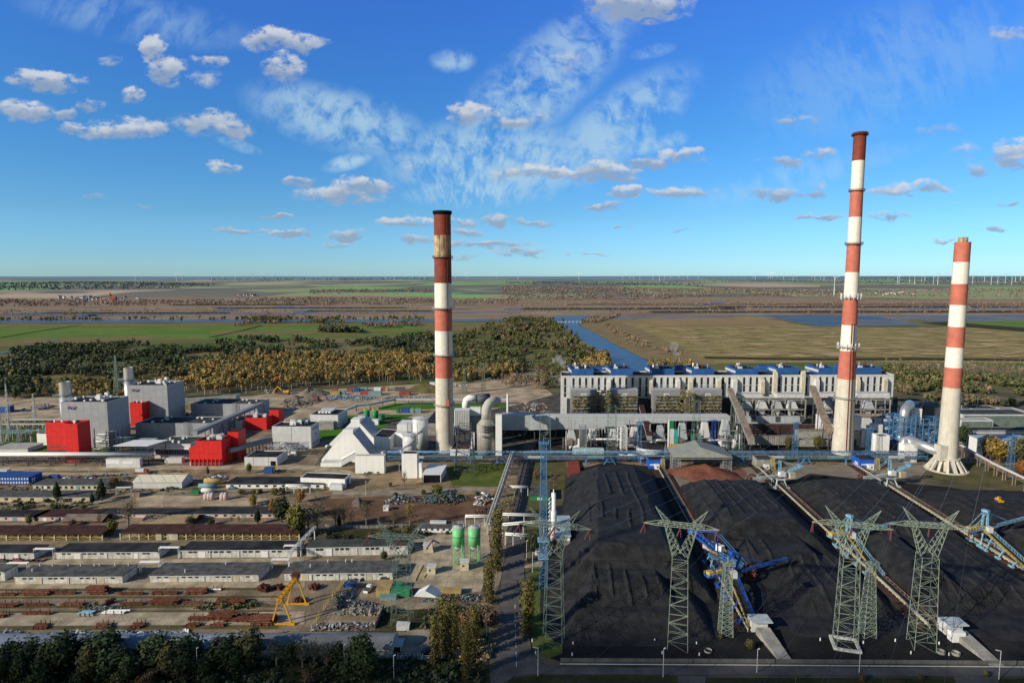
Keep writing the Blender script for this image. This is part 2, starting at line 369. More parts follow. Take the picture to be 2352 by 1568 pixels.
def ragged(pts,amp=3,n=6,seed=1):
 r=random.Random(seed);out=[]
 for i,a in enumerate(pts):
  b=pts[(i+1)%len(pts)]
  for k in range(n):
   t=k/n;out.append((a[0]+(b[0]-a[0])*t+(r.uniform(-amp,amp)*8 if k else 0),a[1]+(b[1]-a[1])*t+(r.uniform(-amp,amp)*.3 if k else 0)))
 return out
mead_g=mat('meadow_green',(.10,.20,.025),.95,col2=(.17,.22,.05),var=.25,scale=.012)
mead_b=mat('meadow_brown',(.24,.18,.08),.95,col2=(.16,.16,.05),var=.25,scale=.02)
ashf=mat('ash_field_grass',(.23,.20,.07),.95,col2=(.38,.28,.12),var=.35,scale=.02,bump=.2,bscale=.1)
asht=mat('ash_field_dry_tufts',(.46,.33,.165),.95,var=.25,scale=.02)
bankm=mat('dry_bank_grass',(.30,.21,.11),.95,col2=(.20,.16,.07),var=.3,scale=.03)
r_=[(-60,734),(1290,732.5),(1275,729.5),(1290,727.5),(1700,724.5),(2400,722.5),(2400,724.8),(1700,727.5),(1345,731),(1315,736),(1100,738),(-60,741.5)]
patch('river',r_,.4,watr)
patch('meadow',[(-60,744)]+[(300,743),(700,743),(1150,742)]+[(1180,746),(1000,757),(960,765),(700,775),(-60,795)],.3,mead_g)
patch('meadow',ragged([(-60,744),(900,743),(700,748),(300,751),(-60,752)],3,8,4),.6,mead_b)
patch('meadow',ragged([(-60,778),(300,772),(520,780),(200,786),(-60,800)],2,6,5),.6,mead_b)
patch('meadow',ragged([(470,762),(800,756),(960,757),(820,768),(520,772)],3,6,6),.6,mead_b)
patch('meadow',ragged([(950,742),(1230,740),(1230,756),(1000,762)],2,5,7),.6,mead_b)
strip('pasture_ditch',[(0,775),(90,760),(185,746)],6,.9,darkg)
strip('pasture_ditch',[(480,775),(560,758),(600,747)],8,.9,darkg)
strip('pasture_ditch',[(0,812),(60,797),(135,779)],9,.9,watr)
ash_poly=[K(430,232),K(640,222),K(1100,216),K(1270,248),K(1400,268),K(1900,272),K(2060,262),K(2500,262),K(2500,432),K(1700,425),K(950,432),K(760,400),K(600,352),K(470,270)]
patch('ash_field',ash_poly,.3,ashf)
patch('field_bank',[K(330,258),K(420,236),K(640,224),K(520,244),K(640,290),K(860,390),K(980,440),K(700,440),K(500,345)],.45,bankm)
patch('dry_field',ragged([K(490,240),K(1000,222),K(1100,216),K(1290,250),K(1130,262),K(700,262)],2,6,3),.6,mat('dry_tan_grass',(.36,.24,.12),.95,col2=(.27,.19,.085),var=.25,scale=.012))
def scatter_patches(poly,n,wx,wy,m,name,z,seed):
 r=random.Random(seed);xs=[p[0] for p in poly];ys=[p[1] for p in poly];mb=MB()
 def inside(x,y):
  c=False;j=len(poly)-1
  for i in range(len(poly)):
   if (poly[i][1]>y) !=(poly[j][1]>y) and x<(poly[j][0]-poly[i][0])*(y-poly[i][1])/(poly[j][1]-poly[i][1])+poly[i][0]:c=not c
   j=i
  return c
 k=0
 while k<n:
  x,y=r.uniform(min(xs),max(xs)),r.uniform(min(ys),max(ys))
  if not inside(x,y):continue
  k+=1;c=G((x,y),z+k*.002);s=r.uniform(.4,1.5);nn=14;ph=r.uniform(0,6)
  mb.poly([c+V((math.cos(2*math.pi*i/nn)*wx*s*(.65+.35*math.sin(3*i+ph)),math.sin(2*math.pi*i/nn)*wy*s*(.7+.3*math.sin(5*i+ph)),0)) for i in range(nn)])
 o=struct(name,mb,m,kind='stuff');return o
o=scatter_patches([K(700,262),K(2300,272),K(2340,400),K(980,400)],210,34,12,asht,'dry_grass_tufts',1.0,5);tag(o,'pale dry grass tufts scattered over the olive ash field','dry grass',kind='stuff')
patch('pond',[K(1170,213),K(1500,213),K(1700,222),K(1790,236),K(1700,262),K(1420,264),K(1290,240)],.5,mat('blue_pond_water',(.06,.12,.18),.6,spec=.15,var=.3,scale=.01,col2=(.12,.15,.17)))
patch('ash_pond',[K(620,222),K(900,215),K(1095,214),K(1080,222),K(800,231)],.5,mudw)
patch('ash_pond',ragged([K(1560,232),K(1800,236),K(1880,262),K(1500,264)],1,5,2),.8,mudw)
patch('ash_pond',[K(1720,214),K(2500,212),K(2500,240),K(1980,243),K(1800,232)],.5,mudw)
patch('dark_bank',[K(1880,248),K(2000,244),K(2500,282),K(2500,300),K(2030,262)],.9,darkg)
patch('green_bank',[K(2060,243),K(2500,236),K(2500,278),K(2150,262)],.7,mead_g)
strip('field_track',[K(560,350),K(820,372),K(1200,400),K(2500,408)],10,.9,bankm)
strip('dike',[K(900,405),K(1300,412),K(1900,412),K(2500,418)],26,1.0,darkg)
patch('canal',[K(205,222),K(235,216),K(380,214),K(350,226),K(330,256),K(500,346),K(640,418),Dd(1200,215),Dd(800,215),Dd(780,60),K(380,358),K(235,246)],.35,watm)
strip('bank_edge',[K(330,256),K(420,300),K(500,344),K(640,414)],8,.7,bankm)
strip('bank_edge',[K(228,250),K(300,305),K(378,360),Dd(775,70)],12,.7,bankm)
w=MB();a,b=G(K(236,249)),G(K(338,248))
w.obox(a+V((0,-3,3.5)),b-a,(0,4,0),(0,0,.6))
for i in range(7):p=a+(b-a)*i/6;w.box(p.x-1.2,p.x+1.2,p.y-3,p.y+3,0,4.6)
solo('weir',w,lgrey,'low pale weir with piers crossing the blue canal','weir',a)
for q,w_ in (([J(350,196),J(370,178),J(470,178),J(440,190)],0),([J(960,164),J(1000,158),J(1100,160),J(1040,168)],0),([J(1330,178),J(1345,166),J(1480,168),J(1400,178)],0),([J(1240,152),J(1260,146),J(1330,148),J(1310,156)],0),([J(0,182),J(200,176),J(350,186),J(0,188)],0),([J(380,186),J(900,180),J(1800,176),J(1800,179),J(900,184),J(400,192)],0),([K(0,182),K(640,180),K(1000,186),K(0,188)],0),([K(1000,178),K(1250,174),K(1500,180),K(1200,181)],0),([J(1850,172),J(2352,176),J(2352,179),J(1850,176)],0),([J(950,150),J(1500,157),J(1830,156),J(1500,160),J(1000,154)],0),([K(1800,182),K(2352,176),K(2352,180),K(1850,186)],0),([K(840,165),K(1000,150),K(940,168),K(860,172)],0)):
 patch('marsh_channel',ragged(q,.8,5,len(q)+int(q[0][0])),.5,watr)
for y0,y1,x0,x1,c in ((706,708,500,930,0),(713,715,700,990,0),(699,700.5,400,700,0),(717,720,100,520,0),(697,700,1300,2352,1),(707,711,1200,1700,0),(703,706,1640,2352,0),(714,718,1500,2352,0)):
 patch('reed_strip',ragged([(x0,y0),(x1,y0-.5),(x1,y1-.5),(x0,y1)],1.5,14,x0),.8,mat('reed_%d'%(x0+y0),[(.05,.045,.032),(.19,.125,.09)][c],var=.3,scale=.01))
#  trees as masses (each wood one object), leaf clumps as small faces
fol=bpy.data.materials.new('foliage');nt,N,L=nodes_of(fol);b=N['Principled BSDF'];b.inputs['Roughness'].default_value=.9;b.inputs['Specular IOR Level'].default_value=.15
at_=N.new('ShaderNodeAttribute');at_.attribute_name='col';L.new(at_.outputs['Color'],b.inputs['Base Color'])
def in_poly(px,py,poly):
 c=np.zeros(len(px),bool);j=len(poly)-1
 for i in range(len(poly)):
  xi,yi=poly[i];xj,yj=poly[j]
  with np.errstate(divide='ignore',invalid='ignore'):c^=((yi>py) !=(yj>py)) & (px<(xj-xi)*(py-yi)/((yj-yi) or 1e-9)+xi)
  j=i
 return c
def scatter_pts(poly,n,rg):
 q=[(G(p).x,G(p).y) for p in poly];xs=[a for a,_ in q];ys=[a for _,a in q];out=[]
 tot=0
 while tot<n:
  x=rg.uniform(min(xs),max(xs),n*3);y=rg.uniform(min(ys),max(ys),n*3);k=in_poly(x,y,q);out.append(np.stack([x[k],y[k]],1));tot+=k.sum()
 return np.concatenate(out)[:n]
def leafmesh(name,cx,cy,cz,H_,W_,base,nl,lf,rg,shape='round',trunk=0.0,tcol=(.3,.28,.24),parent=None,cvar=.25):
 n=len(cx);u=rg.normal(size=(n,nl,3));u/=np.linalg.norm(u,axis=2,keepdims=True);r=rg.random((n,nl,1))**.33*rg.uniform(.72,1.08,(n,nl,1))
 p=u*r
 t=(p[...,2:3]+1)/2
 if shape=='cone':k=(1.12-t)*.95;p=np.concatenate([u[...,:1]*k*r**.5,u[...,1:2]*k*r**.5,p[...,2:3]],2)
 if shape=='column':k=(np.clip(t/.18,0.25,1)**.6)*np.clip((1.02-t)/.72,.03,1)**.62;s_=np.sqrt(u[...,:1]**2+u[...,1:2]**2)+1e-6;p=np.concatenate([u[...,:1]/s_*k*r,u[...,1:2]/s_*k*r,rg.uniform(-1,1,(n,nl,1))],2);t=(p[...,2:3]+1)/2
 if shape=='round':lob=1+.25*np.sin(u[...,:1]*4+cx[:,None,None])*np.cos(u[...,1:2]*5+cy[:,None,None]);p=p*lob
 ch=H_*(1-trunk)
 c=np.stack([cx[:,None]+p[...,0]*W_[:,None]/2,cy[:,None]+p[...,1]*W_[:,None]/2,cz[:,None]+(H_*trunk)[:,None]+(p[...,2]+1)/2*ch[:,None]],2)
 nrm=u+rg.normal(size=u.shape)*.55;nrm[...,2]+=.25;nrm/=np.linalg.norm(nrm,axis=2,keepdims=True)
 a=np.cross(nrm,rg.normal(size=u.shape));a/=np.linalg.norm(a,axis=2,keepdims=True);b_=np.cross(nrm,a)
 s=(lf*W_)[:,None,None]*rg.uniform(.6,1.3,(n,nl,1))
 q=np.stack([c-a*s-b_*s*.7,c+a*s-b_*s*.5,c+a*s*.8+b_*s*.8,c-a*s*.6+b_*s],2).reshape(-1,3)
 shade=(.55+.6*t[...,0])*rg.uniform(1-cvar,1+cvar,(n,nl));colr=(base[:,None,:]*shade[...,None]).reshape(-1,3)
 f=np.arange(len(q)).reshape(-1,4)
 if trunk and tcol is not None:
  tw=np.maximum(.12,W_*.03);k=np.array([[-1,-1],[1,-1],[1,1],[-1,1]])
  bt=np.stack([cx[:,None]+k[:,0]*tw[:,None],cy[:,None]+k[:,1]*tw[:,None],np.repeat(cz[:,None]-.2,4,1)],2);tp=bt.copy();tp[...,2]+=(H_*max(trunk,.3)*1.5)[:,None];
  tv=np.concatenate([bt,tp],1).reshape(-1,3);bi=len(q)+np.arange(n)[:,None]*8
  fs=np.concatenate([bi+np.array(z)[None] for z in ((0,1,5,4),(1,2,6,5),(2,3,7,6),(3,0,4,7))]);f=np.concatenate([f,fs]);q=np.concatenate([q,tv]);colr=np.concatenate([colr,np.tile(tcol,(len(fs),1))])
 me=bpy.data.meshes.new(name);me.vertices.add(len(q));me.vertices.foreach_set('co',q.astype(np.float32).ravel())
 me.loops.add(f.size);me.loops.foreach_set('vertex_index',f.astype(np.int32).ravel());me.polygons.add(len(f));me.polygons.foreach_set('loop_start',(np.arange(len(f))*4).astype(np.int32));me.polygons.foreach_set('loop_total',np.full(len(f),4,np.int32))
 at2=me.attributes.new('col','FLOAT_COLOR','FACE');at2.data.foreach_set('color',np.concatenate([np.clip(colr,0,1),np.ones((len(colr),1))],1).astype(np.float32).ravel())
 me.update();me.validate();me.materials.append(fol);return me
PAL={'dark':[(.036,.052,.022),(.05,.066,.026),(.065,.075,.035),(.085,.075,.04),(.05,.06,.025),(.14,.11,.05)],'mixed':[(.08,.09,.03),(.12,.10,.04),(.06,.08,.025),(.15,.10,.06),(.10,.09,.05)],
 'yellow':[(.26,.18,.05),(.22,.16,.055),(.14,.12,.045),(.30,.165,.045),(.10,.10,.04),(.20,.16,.07),(.12,.11,.05)],'brown':[(.20,.14,.09),(.26,.18,.11),(.16,.14,.08),(.30,.21,.13)],
 'bluegreen':[(.05,.085,.10),(.065,.095,.10),(.08,.10,.09)],'farbrown':[(.24,.18,.14),(.13,.105,.09),(.19,.135,.10),(.09,.095,.085),(.22,.16,.12)]}
def wood_mass(name,poly,n,hr,pal,label,cat,nl=40,lf=.16,trunk=.15,shape='round',tcol=(.10,.08,.06),wr=.62,seed=1,clump=True,hilly=False,jit=0):
 rg=np.random.default_rng(seed)
 pt=scatter_pts(poly,n,rg);pt=pt+rg.normal(size=pt.shape)*(9 if 250<pt[:,1].mean()<1700 and n>200 else 1);x,y=pt[:,0],pt[:,1]
 if clump:
  k=fbm(x/40,y/40,3,seed)>(.455 if n>800 and nl>20 else .40);x,y=x[k],y[k]
 z=hz(x,y) if hilly else np.zeros(len(x));hh=rg.uniform(hr[0],hr[1],len(x))*(.8+.45*fbm(x/25,y/25,2,seed+5));ww=hh*wr*rg.uniform(.8,1.2,len(x))
 pc=np.array(PAL[pal]);pc=(pc*.85+pc.mean(0)*.15+.006)*(1.55 if pal=='dark' else 1.35);sel=np.clip((fbm(x/30,y/30,2,seed+9)*1.7-.35+rg.uniform(-.25,.25,len(x)))*len(pc),0,len(pc)-1).astype(int);base=pc[sel]*rg.uniform(.75,1.25,(len(x),1))
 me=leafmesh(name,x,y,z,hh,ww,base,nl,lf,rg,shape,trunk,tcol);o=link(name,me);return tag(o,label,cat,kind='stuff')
wood_mass('forest',[J(-60,400),J(120,335),J(380,320),J(560,322),J(850,350),J(960,318),J(1100,300),J(1300,300),J(1550,322),J(1870,285),J(1960,275),J(1960,405),J(1400,382),J(1000,385),J(850,440),J(560,500),J(300,560),J(-60,560)],5600,(9,15),'dark','dark green alder wood stretching behind the red and grey plant','wood',nl=40,lf=.15,seed=11)
wood_mass('forest',[J(860,470),J(1000,400),J(1500,388),J(1960,400),J(1960,476),J(1880,484),J(1500,506),J(1000,548),J(850,540)],1250,(14,21),'yellow','golden yellow birch and aspen wood left of the tall middle chimney','wood',nl=70,lf=.12,trunk=.32,tcol=(.36,.33,.27),wr=.42,seed=12,clump=False)
wood_mass('forest',[J(560,470),J(900,400),J(1400,372),J(1960,385),J(1960,410),J(1300,420),J(900,470),J(600,540)],420,(11,18),'mixed','loose brown and olive trees along the upper edge of the golden wood','wood',nl=50,lf=.13,trunk=.2,wr=.5,seed=41)
wood_mass('forest',[J(0,540),J(560,500),J(840,500),J(840,560),J(420,590)],140,(9,15),'yellow','scattered golden trees behind the silver stacks','trees',nl=60,lf=.12,trunk=.25,wr=.5,seed=42)
wood_mass('forest',[K(-70,250),K(60,232),K(200,232),K(240,262),K(370,375),K(440,420),K(470,470),K(250,490),K(-100,470)],2100,(10,16),'mixed','brownish green wood between the middle chimney and the canal','wood',nl=50,lf=.15,seed=13)
wood_mass('forest',[(992,790),(1060,770),(1130,752),(1185,748),(1190,860),(1130,862),(1000,880)],1250,(9,15),'mixed','brown and green wood immediately right of the thick chimney','wood',nl=46,lf=.14,seed=43)
wood_mass('forest',[(1040,868),(1190,850),(1190,862),(1140,872),(1040,884)],120,(11,18),'yellow','pale yellow birches at the edge of the bare lot right of the thick chimney','wood',nl=60,lf=.12,trunk=.3,wr=.45,seed=44,clump=False)
wood_mass('forest',[K(330,440),K(440,408),K(470,430),K(465,480),K(330,480)],60,(12,19),'yellow','orange autumn trees behind the left end of the boiler house','wood',nl=110,lf=.1,trunk=.2,seed=14,clump=False)
wood_mass('forest',[K(640,440),K(780,430),K(860,445),K(860,480),K(640,480)],50,(9,15),'yellow','sparse yellow trees behind the boiler house beside the canal','wood',nl=90,lf=.1,trunk=.2,seed=15,clump=False)
wood_mass('forest',[(420,905),(250,915),(160,890),(-60,905),(-60,860),(150,845),(420,850)],330,(7,12),'mixed','green and brown scrub wood behind the two silver stacks','wood',nl=50,seed=16)
wood_mass('forest',[J(1440,268),J(1470,245),J(1640,262),J(1640,272)],160,(12,18),'dark','dark isolated copse on the green meadows left of the middle chimney','copse',nl=30,lf=.2,seed=17,clump=False)
wood_mass('forest',[J(1100,222),J(1560,232),J(1560,222),J(1400,205),J(1120,208)],260,(10,16),'mixed','line of bushes and trees along the river bank','trees',nl=24,lf=.2,seed=18)
wood_mass('forest',[J(1640,250),J(1900,246),J(1900,220),J(1640,228)],200,(8,13),'farbrown','brown thicket beside the river just left of the middle chimney','thicket',nl=24,lf=.2,seed=19)
wood_mass('forest',[J(1040,246),J(1130,238),J(1300,224),J(1100,226)],60,(9,14),'brown','few round brown trees in the middle of the meadows','trees',nl=30,lf=.18,seed=20)
wood_mass('forest',[J(-40,216),J(1950,212),J(1950,204),J(-40,208)],300,(9,15),'mixed','scattered riverside trees along the near bank of the broad river','trees',nl=24,lf=.2,seed=21)
wood_mass('forest',[J(-40,150),J(1900,143),J(2352,140),J(2352,122),J(1400,112),J(960,122),J(500,128),J(-40,120)],3300,(12,18),'farbrown','brownish tree belt at the foot of the low hills on the left','tree belt',nl=14,lf=.2,trunk=0,seed=22)
wood_mass('forest',[K(-20,146),K(520,146),K(1000,136),K(1540,138),K(1540,116),K(1000,112),K(520,104),K(-20,100)],4200,(14,20),'farbrown','wooded escarpment beyond the marsh in the centre','wood',nl=14,lf=.2,trunk=0,seed=23,hilly=True,clump=False)
wood_mass('forest',[K(1590,136),K(2400,136),K(2400,108),K(1900,112),K(1590,120)],1500,(12,17),'farbrown','brownish tree belt around the village on the right','tree belt',nl=14,lf=.2,trunk=0,seed=24,hilly=True)
wood_mass('forest',[K(0,215),K(300,205),K(1100,206),K(2400,206),K(2400,142),K(1000,146),K(0,152)],3300,(3,8),'brown','low marsh scrub dotted over the reed beds','scrub',nl=10,lf=.17,trunk=0,wr=1.3,seed=25)
wood_mass('forest',[J(0,215),J(1900,200),J(1900,150),J(0,165)],1500,(3,7),'brown','low scrub along the marsh channels on the left','scrub',nl=10,lf=.17,trunk=0,wr=1.3,seed=26)
wood_mass('forest',[J(-60,92),J(600,84),J(940,72),J(980,62),J(400,52),J(-60,56)],2200,(16,22),'bluegreen','long dark pine forest on the far left plateau','forest',nl=6,lf=.38,trunk=0,seed=27,hilly=True)
wood_mass('forest',[K(1500,88),K(2400,96),K(2400,62),K(1740,58),K(1500,70)],2200,(16,22),'bluegreen','dark pine forest on the far right plateau','forest',nl=6,lf=.38,trunk=0,seed=28,hilly=True)
wood_mass('forest',[K(0,92),K(900,96),K(900,84),K(0,78)],900,(15,20),'bluegreen','dark strip of forest above the central escarpment','forest',nl=6,lf=.38,trunk=0,seed=29,hilly=True)
wood_mass('forest',[K(340,240),K(410,222),K(520,214),K(460,236),K(400,252)],260,(7,12),'farbrown','dark thicket on the right bank of the canal mouth','thicket',nl=24,lf=.2,seed=30,clump=False)
wood_mass('forest',[K(430,240),K(640,340),K(840,392),K(820,400),K(560,345),K(470,290)],110,(3,6),'brown','row of low bushes on the canal dike','bushes',nl=24,lf=.2,wr=1.2,trunk=0,seed=31,clump=False)
wood_mass('forest',[E(1270,150),E(1400,190),E(1380,420),E(1600,425),E(2500,425),E(2500,250),E(1900,200),E(1500,130)],900,(5,11),'mixed','tangled olive scrub behind the short striped chimney','scrub',nl=46,lf=.14,wr=.9,seed=32)
wood_mass('forest',[E(1400,200),E(1650,190),E(2400,210),E(2400,120),E(1900,130),E(1300,120)],170,(9,16),'brown','thin leafless trees over the scrub on the right','bare trees',nl=26,lf=.07,trunk=.4,tcol=(.16,.13,.10),wr=.5,seed=33,clump=False)
wood_mass('forest',[Cc(1830,330),Cc(2338,350),Cc(2338,230),Cc(1900,210)],90,(7,13),'brown','thin grey bushes on the bare lot behind the absorber tower','bushes',nl=60,lf=.08,trunk=.3,tcol=(.2,.17,.13),seed=34,clump=False)
wood_mass('forest',[Dd(0,380),Dd(260,400),Dd(280,180),Dd(60,150)],100,(6,12),'mixed','autumn bushes left of the long white boiler house','bushes',nl=60,lf=.1,trunk=.2,seed=35,clump=False)
#  near ground
patch('bare_lot',[(1250,890),(1440,860),(1300,850),(1190,856),(1140,868),(1040,878),(960,882),(720,896),(540,912),(430,925),(440,1000),(700,960),(1300,960),(1300,930)],.05,sandy)
patch('bare_lot',[(-60,912),(170,912),(290,925),(400,930),(420,960),(260,975),(120,960),(-60,975)],.05,sandy)
patch('switchyard_grass',[(-60,975),(120,960),(260,975),(250,1040),(-60,1040)],.07,lawn)
patch('yard',[(-80,1045),(120,1000),(430,960),(800,975),(990,1000),(2400,1000),(2400,1060),(2352,1070),(1300,1072),(860,1075),(-80,1080)],.03,padc)
patch('plant_yard',[Cc(300,700),Cc(1250,640),Cc(2000,500),Dd(300,420),Dd(1400,420),E(1340,420),E(1900,420),E(2500,430),E(2500,760),E(1900,800),Cc(2338,1000),Cc(0,1100)],.09,mat('plant_yard_dirt',(.10,.09,.075),.95,var=.4,scale=.1))
patch('dark_yard',[Dd(0,700),Dd(2000,640),E(900,560),E(900,760),Dd(0,1000)],.12,mat('dark_ground',(.035,.033,.032),.95,var=.4,scale=.2))  # near-black ground patch around the long duct
for q in ([Cc(640,520),Cc(810,478),Cc(1225,480),Cc(1940,480),Cc(1930,520),Cc(1150,535),Cc(900,545),Cc(640,545)],[Cc(325,600),Cc(480,600),Cc(480,625),Cc(325,628)],[Cc(690,590),Cc(1000,590),Cc(900,640),Cc(640,630)],[Cc(600,725),Cc(640,690),Cc(760,680),Cc(680,730)],[Cc(40,815),Cc(40,750),Cc(330,720),Cc(280,830),Cc(60,850)]):
 patch('lawn',q,.16,vlawn)
patch('lawn',[A(430,1380),A(430,1345),A(1290,1338),A(1200,1378)],.14,lawn)
patch('lawn',[Cc(1320,1110),Cc(1440,1080),Cc(1950,1080),Cc(1900,1180),Cc(1880,1320),Cc(1380,1305),Cc(1350,1200)],.14,lawn)
patch('lawn',[Cc(2160,1130),Cc(2330,1080),Cc(2330,1460),Cc(2180,1460),Cc(2200,1250)],.18,rough_g)
patch('lawn',[Dd(0,1110),Dd(330,1110),Dd(320,1400),Dd(0,1568)],.14,rough_g)
patch('lawn',[Dd(1350,1065),Dd(2150,1075),Dd(2150,1108),Dd(1350,1108)],.14,lawn)
patch('lawn',[E(1300,870),E(1560,850),E(2000,850),E(2500,870),E(2500,1110),E(2352,1100),E(2200,1050),E(1800,980),E(1560,955)],.14,rough_g)
patch('lawn',[E(470,810),E(1060,820),E(1060,835),E(470,835)],.14,lawn)
patch('dirt_lot',[(-80,1078),(860,1074),(1190,1092),(1185,1185),(700,1195),(-80,1200)],.04,drysoil)
strip('plant_road',[(-80,1078),(300,1074),(700,1073),(790,1085),(830,1100)],11,.2,slabs)
strip('plant_road',[Cc(180,1380),Cc(600,1380),Cc(1000,1365),Cc(1500,1345),Cc(1900,1335)],8,.2,asphd)
strip('plant_road',[A(-60,1430),A(200,1440),A(900,1440),A(1700,1445),A(2300,1440)],6,.18,slabs)
strip('plant_road',[Ff(-60,375),Ff(300,372),Ff(620,378),Ff(830,370),Ff(1000,330)],6,.18,slabs)
strip('plant_road',[Ff(600,255),Ff(1000,262),Ff(1500,275),Ff(2300,268)],6,.18,asphd)
patch('scrap_yard',[Gg(430,280),Gg(960,255),Gg(1750,240),Gg(1740,410),Gg(1180,440),Gg(720,450),Gg(560,400)],.15,mat('red_brown_soil',(.155,.090,.055),.95,var=.3,scale=.1,bump=.4))
patch('sand_patch',[Cc(360,1205),Cc(830,1200),Cc(1085,1200),Cc(1080,1300),Cc(700,1320),Cc(340,1300)],.15,mat('pale_sand',(.30,.215,.125),.95,var=.3,scale=.08))
patch('sand_patch',[Ff(1150,300),Ff(1700,310),Ff(2300,330),Ff(2300,395),Ff(1200,400)],.13,sandy)
patch('storage_yard',[(-90,1200),(700,1195),(720,1240),(930,1236),(1100,1180),(1175,1185),(1150,1330),(1130,1390),(960,1400),(900,1445),(-90,1465)],.06,padc)
for y0,y1,m_ in ((1258,1268,slabs),(1285,1298,slabs),(1338,1352,slabs),(1407,1437,slabs)):
 patch('paved_lane',[(-90,y0),(700,y0-4),(700,y1-4),(-90,y1)],.16,m_)
for y0,y1 in ((1352,1356),(1370,1374),(1391,1396),(1403,1407),(1437,1446)):
 patch('grass_strip',ragged([(-90,y0),(640,y0-3),(640,y1-3),(-90,y1)],1.5,10,y0),.2,rough_g)
patch('concrete_apron',[Gg(1180,540),Gg(1440,520),Gg(1700,420),Gg(1720,700),Gg(1650,930),Gg(1100,900),Gg(1160,700)],.2,slabs)
patch('grass_plot',[Gg(560,500),Gg(800,480),Gg(1180,500),Gg(1150,560),Gg(560,560)],.2,darkg)
patch('grass_plot',[Gg(960,1060),Gg(1650,1030),Gg(1640,1190),Gg(900,1190)],.2,darkg)
patch('verge',[(-120,1480),(600,1480),(905,1490),(990,1440),(1120,1400),(1125,1600),(-120,1640)],.12,darkg)
patch('dark_yard',[(560,1450),(905,1452),(990,1440),(985,1500),(560,1500)],.17,asphd)
patch('road',[(1120,1640),(1127,1568),(1144,1415),(1153,1317),(1166,1250),(1174,1186),(1188,1100),(1192,1050),(1219,1050),(1216,1100),(1208,1186),(1204,1317),(1213,1441),(1222,1500),(1250,1525),(1300,1532),(2420,1532),(2420,1553),(1300,1547),(1240,1546),(1180,1552),(1160,1568),(1150,1640)],.24,asphalt)
patch('road',[(1193,1050),(1219,1050),(1235,1010),(1210,1010)],.24,asphalt)
patch('side_track',[H(-30,720),H(200,745),H(340,740),H(340,770),H(180,775),H(60,785),H(-20,800)],.22,slabs)
patch('verge',[(1216,1320),(1226,1300),(1310,1296),(1300,1400),(1290,1500),(1262,1510),(1226,1492),(1214,1440)],.16,lawn)
patch('verge',[(1204,1180),(1212,1090),(1290,1090),(1300,1180),(1290,1245),(1204,1250)],.11,rough_g)
patch('verge',[(1150,1570),(1170,1556),(1240,1548),(1560,1552),(1565,1640),(1140,1640)],.16,darkg)
patch('verge',[(1608,1640),(1602,1566),(1620,1555),(2200,1556),(2228,1570),(2230,1640)],.16,darkg)
patch('verge',[(2262,1640),(2270,1570),(2290,1557),(2420,1558),(2420,1640)],.16,darkg)
patch('side_road',[(1556,1550),(1622,1552),(1606,1640),(1562,1640)],.21,asphalt)
patch('side_road',[(2190,1552),(2298,1554),(2264,1640),(2228,1640)],.21,asphalt)
strip('road_edge_line',[(1286,1523.5),(1700,1526),(2420,1531)],.55,.3,whitep)
for k in range(7):
 yy=1392+k*22;c=G((1183+k*.5,yy),.3);patch('lane_dash',[(c.x-.12,c.y-1.6),(c.x+.12,c.y-1.6),(c.x+.12,c.y+1.6),(c.x-.12,c.y+1.6)],.3,whitep,raw=True)
patch('coal_yard',[(1290,1250),(1300,1160),(1318,1080),(1395,1060),(1510,1072),(1560,1090),(1640,1112),(1760,1100),(1830,1100),(1860,1088),(1965,1096),(2010,1100),(2090,1110),(2180,1118),(2300,1140),(2420,1180),(2420,1524),(1286,1518),(1262,1510),(1288,1470),(1300,1330)],.1,coald)
patch('concrete_apron',[(1500,1072),(2140,1066),(2110,1100),(1960,1098),(1860,1086),(1830,1100),(1740,1108),(1640,1112),(1600,1140),(1575,1130),(1520,1090)],.15,mat('stained_slabs',(.20,.165,.125),.95,col2=(.28,.225,.165),var=.25,scale=.1))
patch('red_stained_ground',ragged([Dd(1420,1250),Dd(1560,1140),Dd(2000,1140),Dd(2150,1230),Dd(2100,1290),Dd(1830,1340),Dd(1560,1320)],1,4,3),.22,redg)
wood_mass('forest',[K(900,84),K(1500,80),K(1500,62),K(900,66)],500,(15,20),'bluegreen','small dark woods between the green fields of the central plateau','woods',nl=8,lf=.3,trunk=0,seed=71,hilly=True)
wood_mass('forest',[J(950,50),J(1950,48),J(1950,34),J(950,36)],700,(18,24),'bluegreen','dark distant woods right under the horizon on the left plateau','woods',nl=6,lf=.36,trunk=0,seed=72,hilly=True)
wood_mass('forest',[J(1400,108),J(1950,104),J(1950,88),J(1400,92)],700,(14,19),'farbrown','brown wooded edge of the slope left of the thick chimney','woods',nl=10,lf=.22,trunk=0,seed=73,hilly=True)
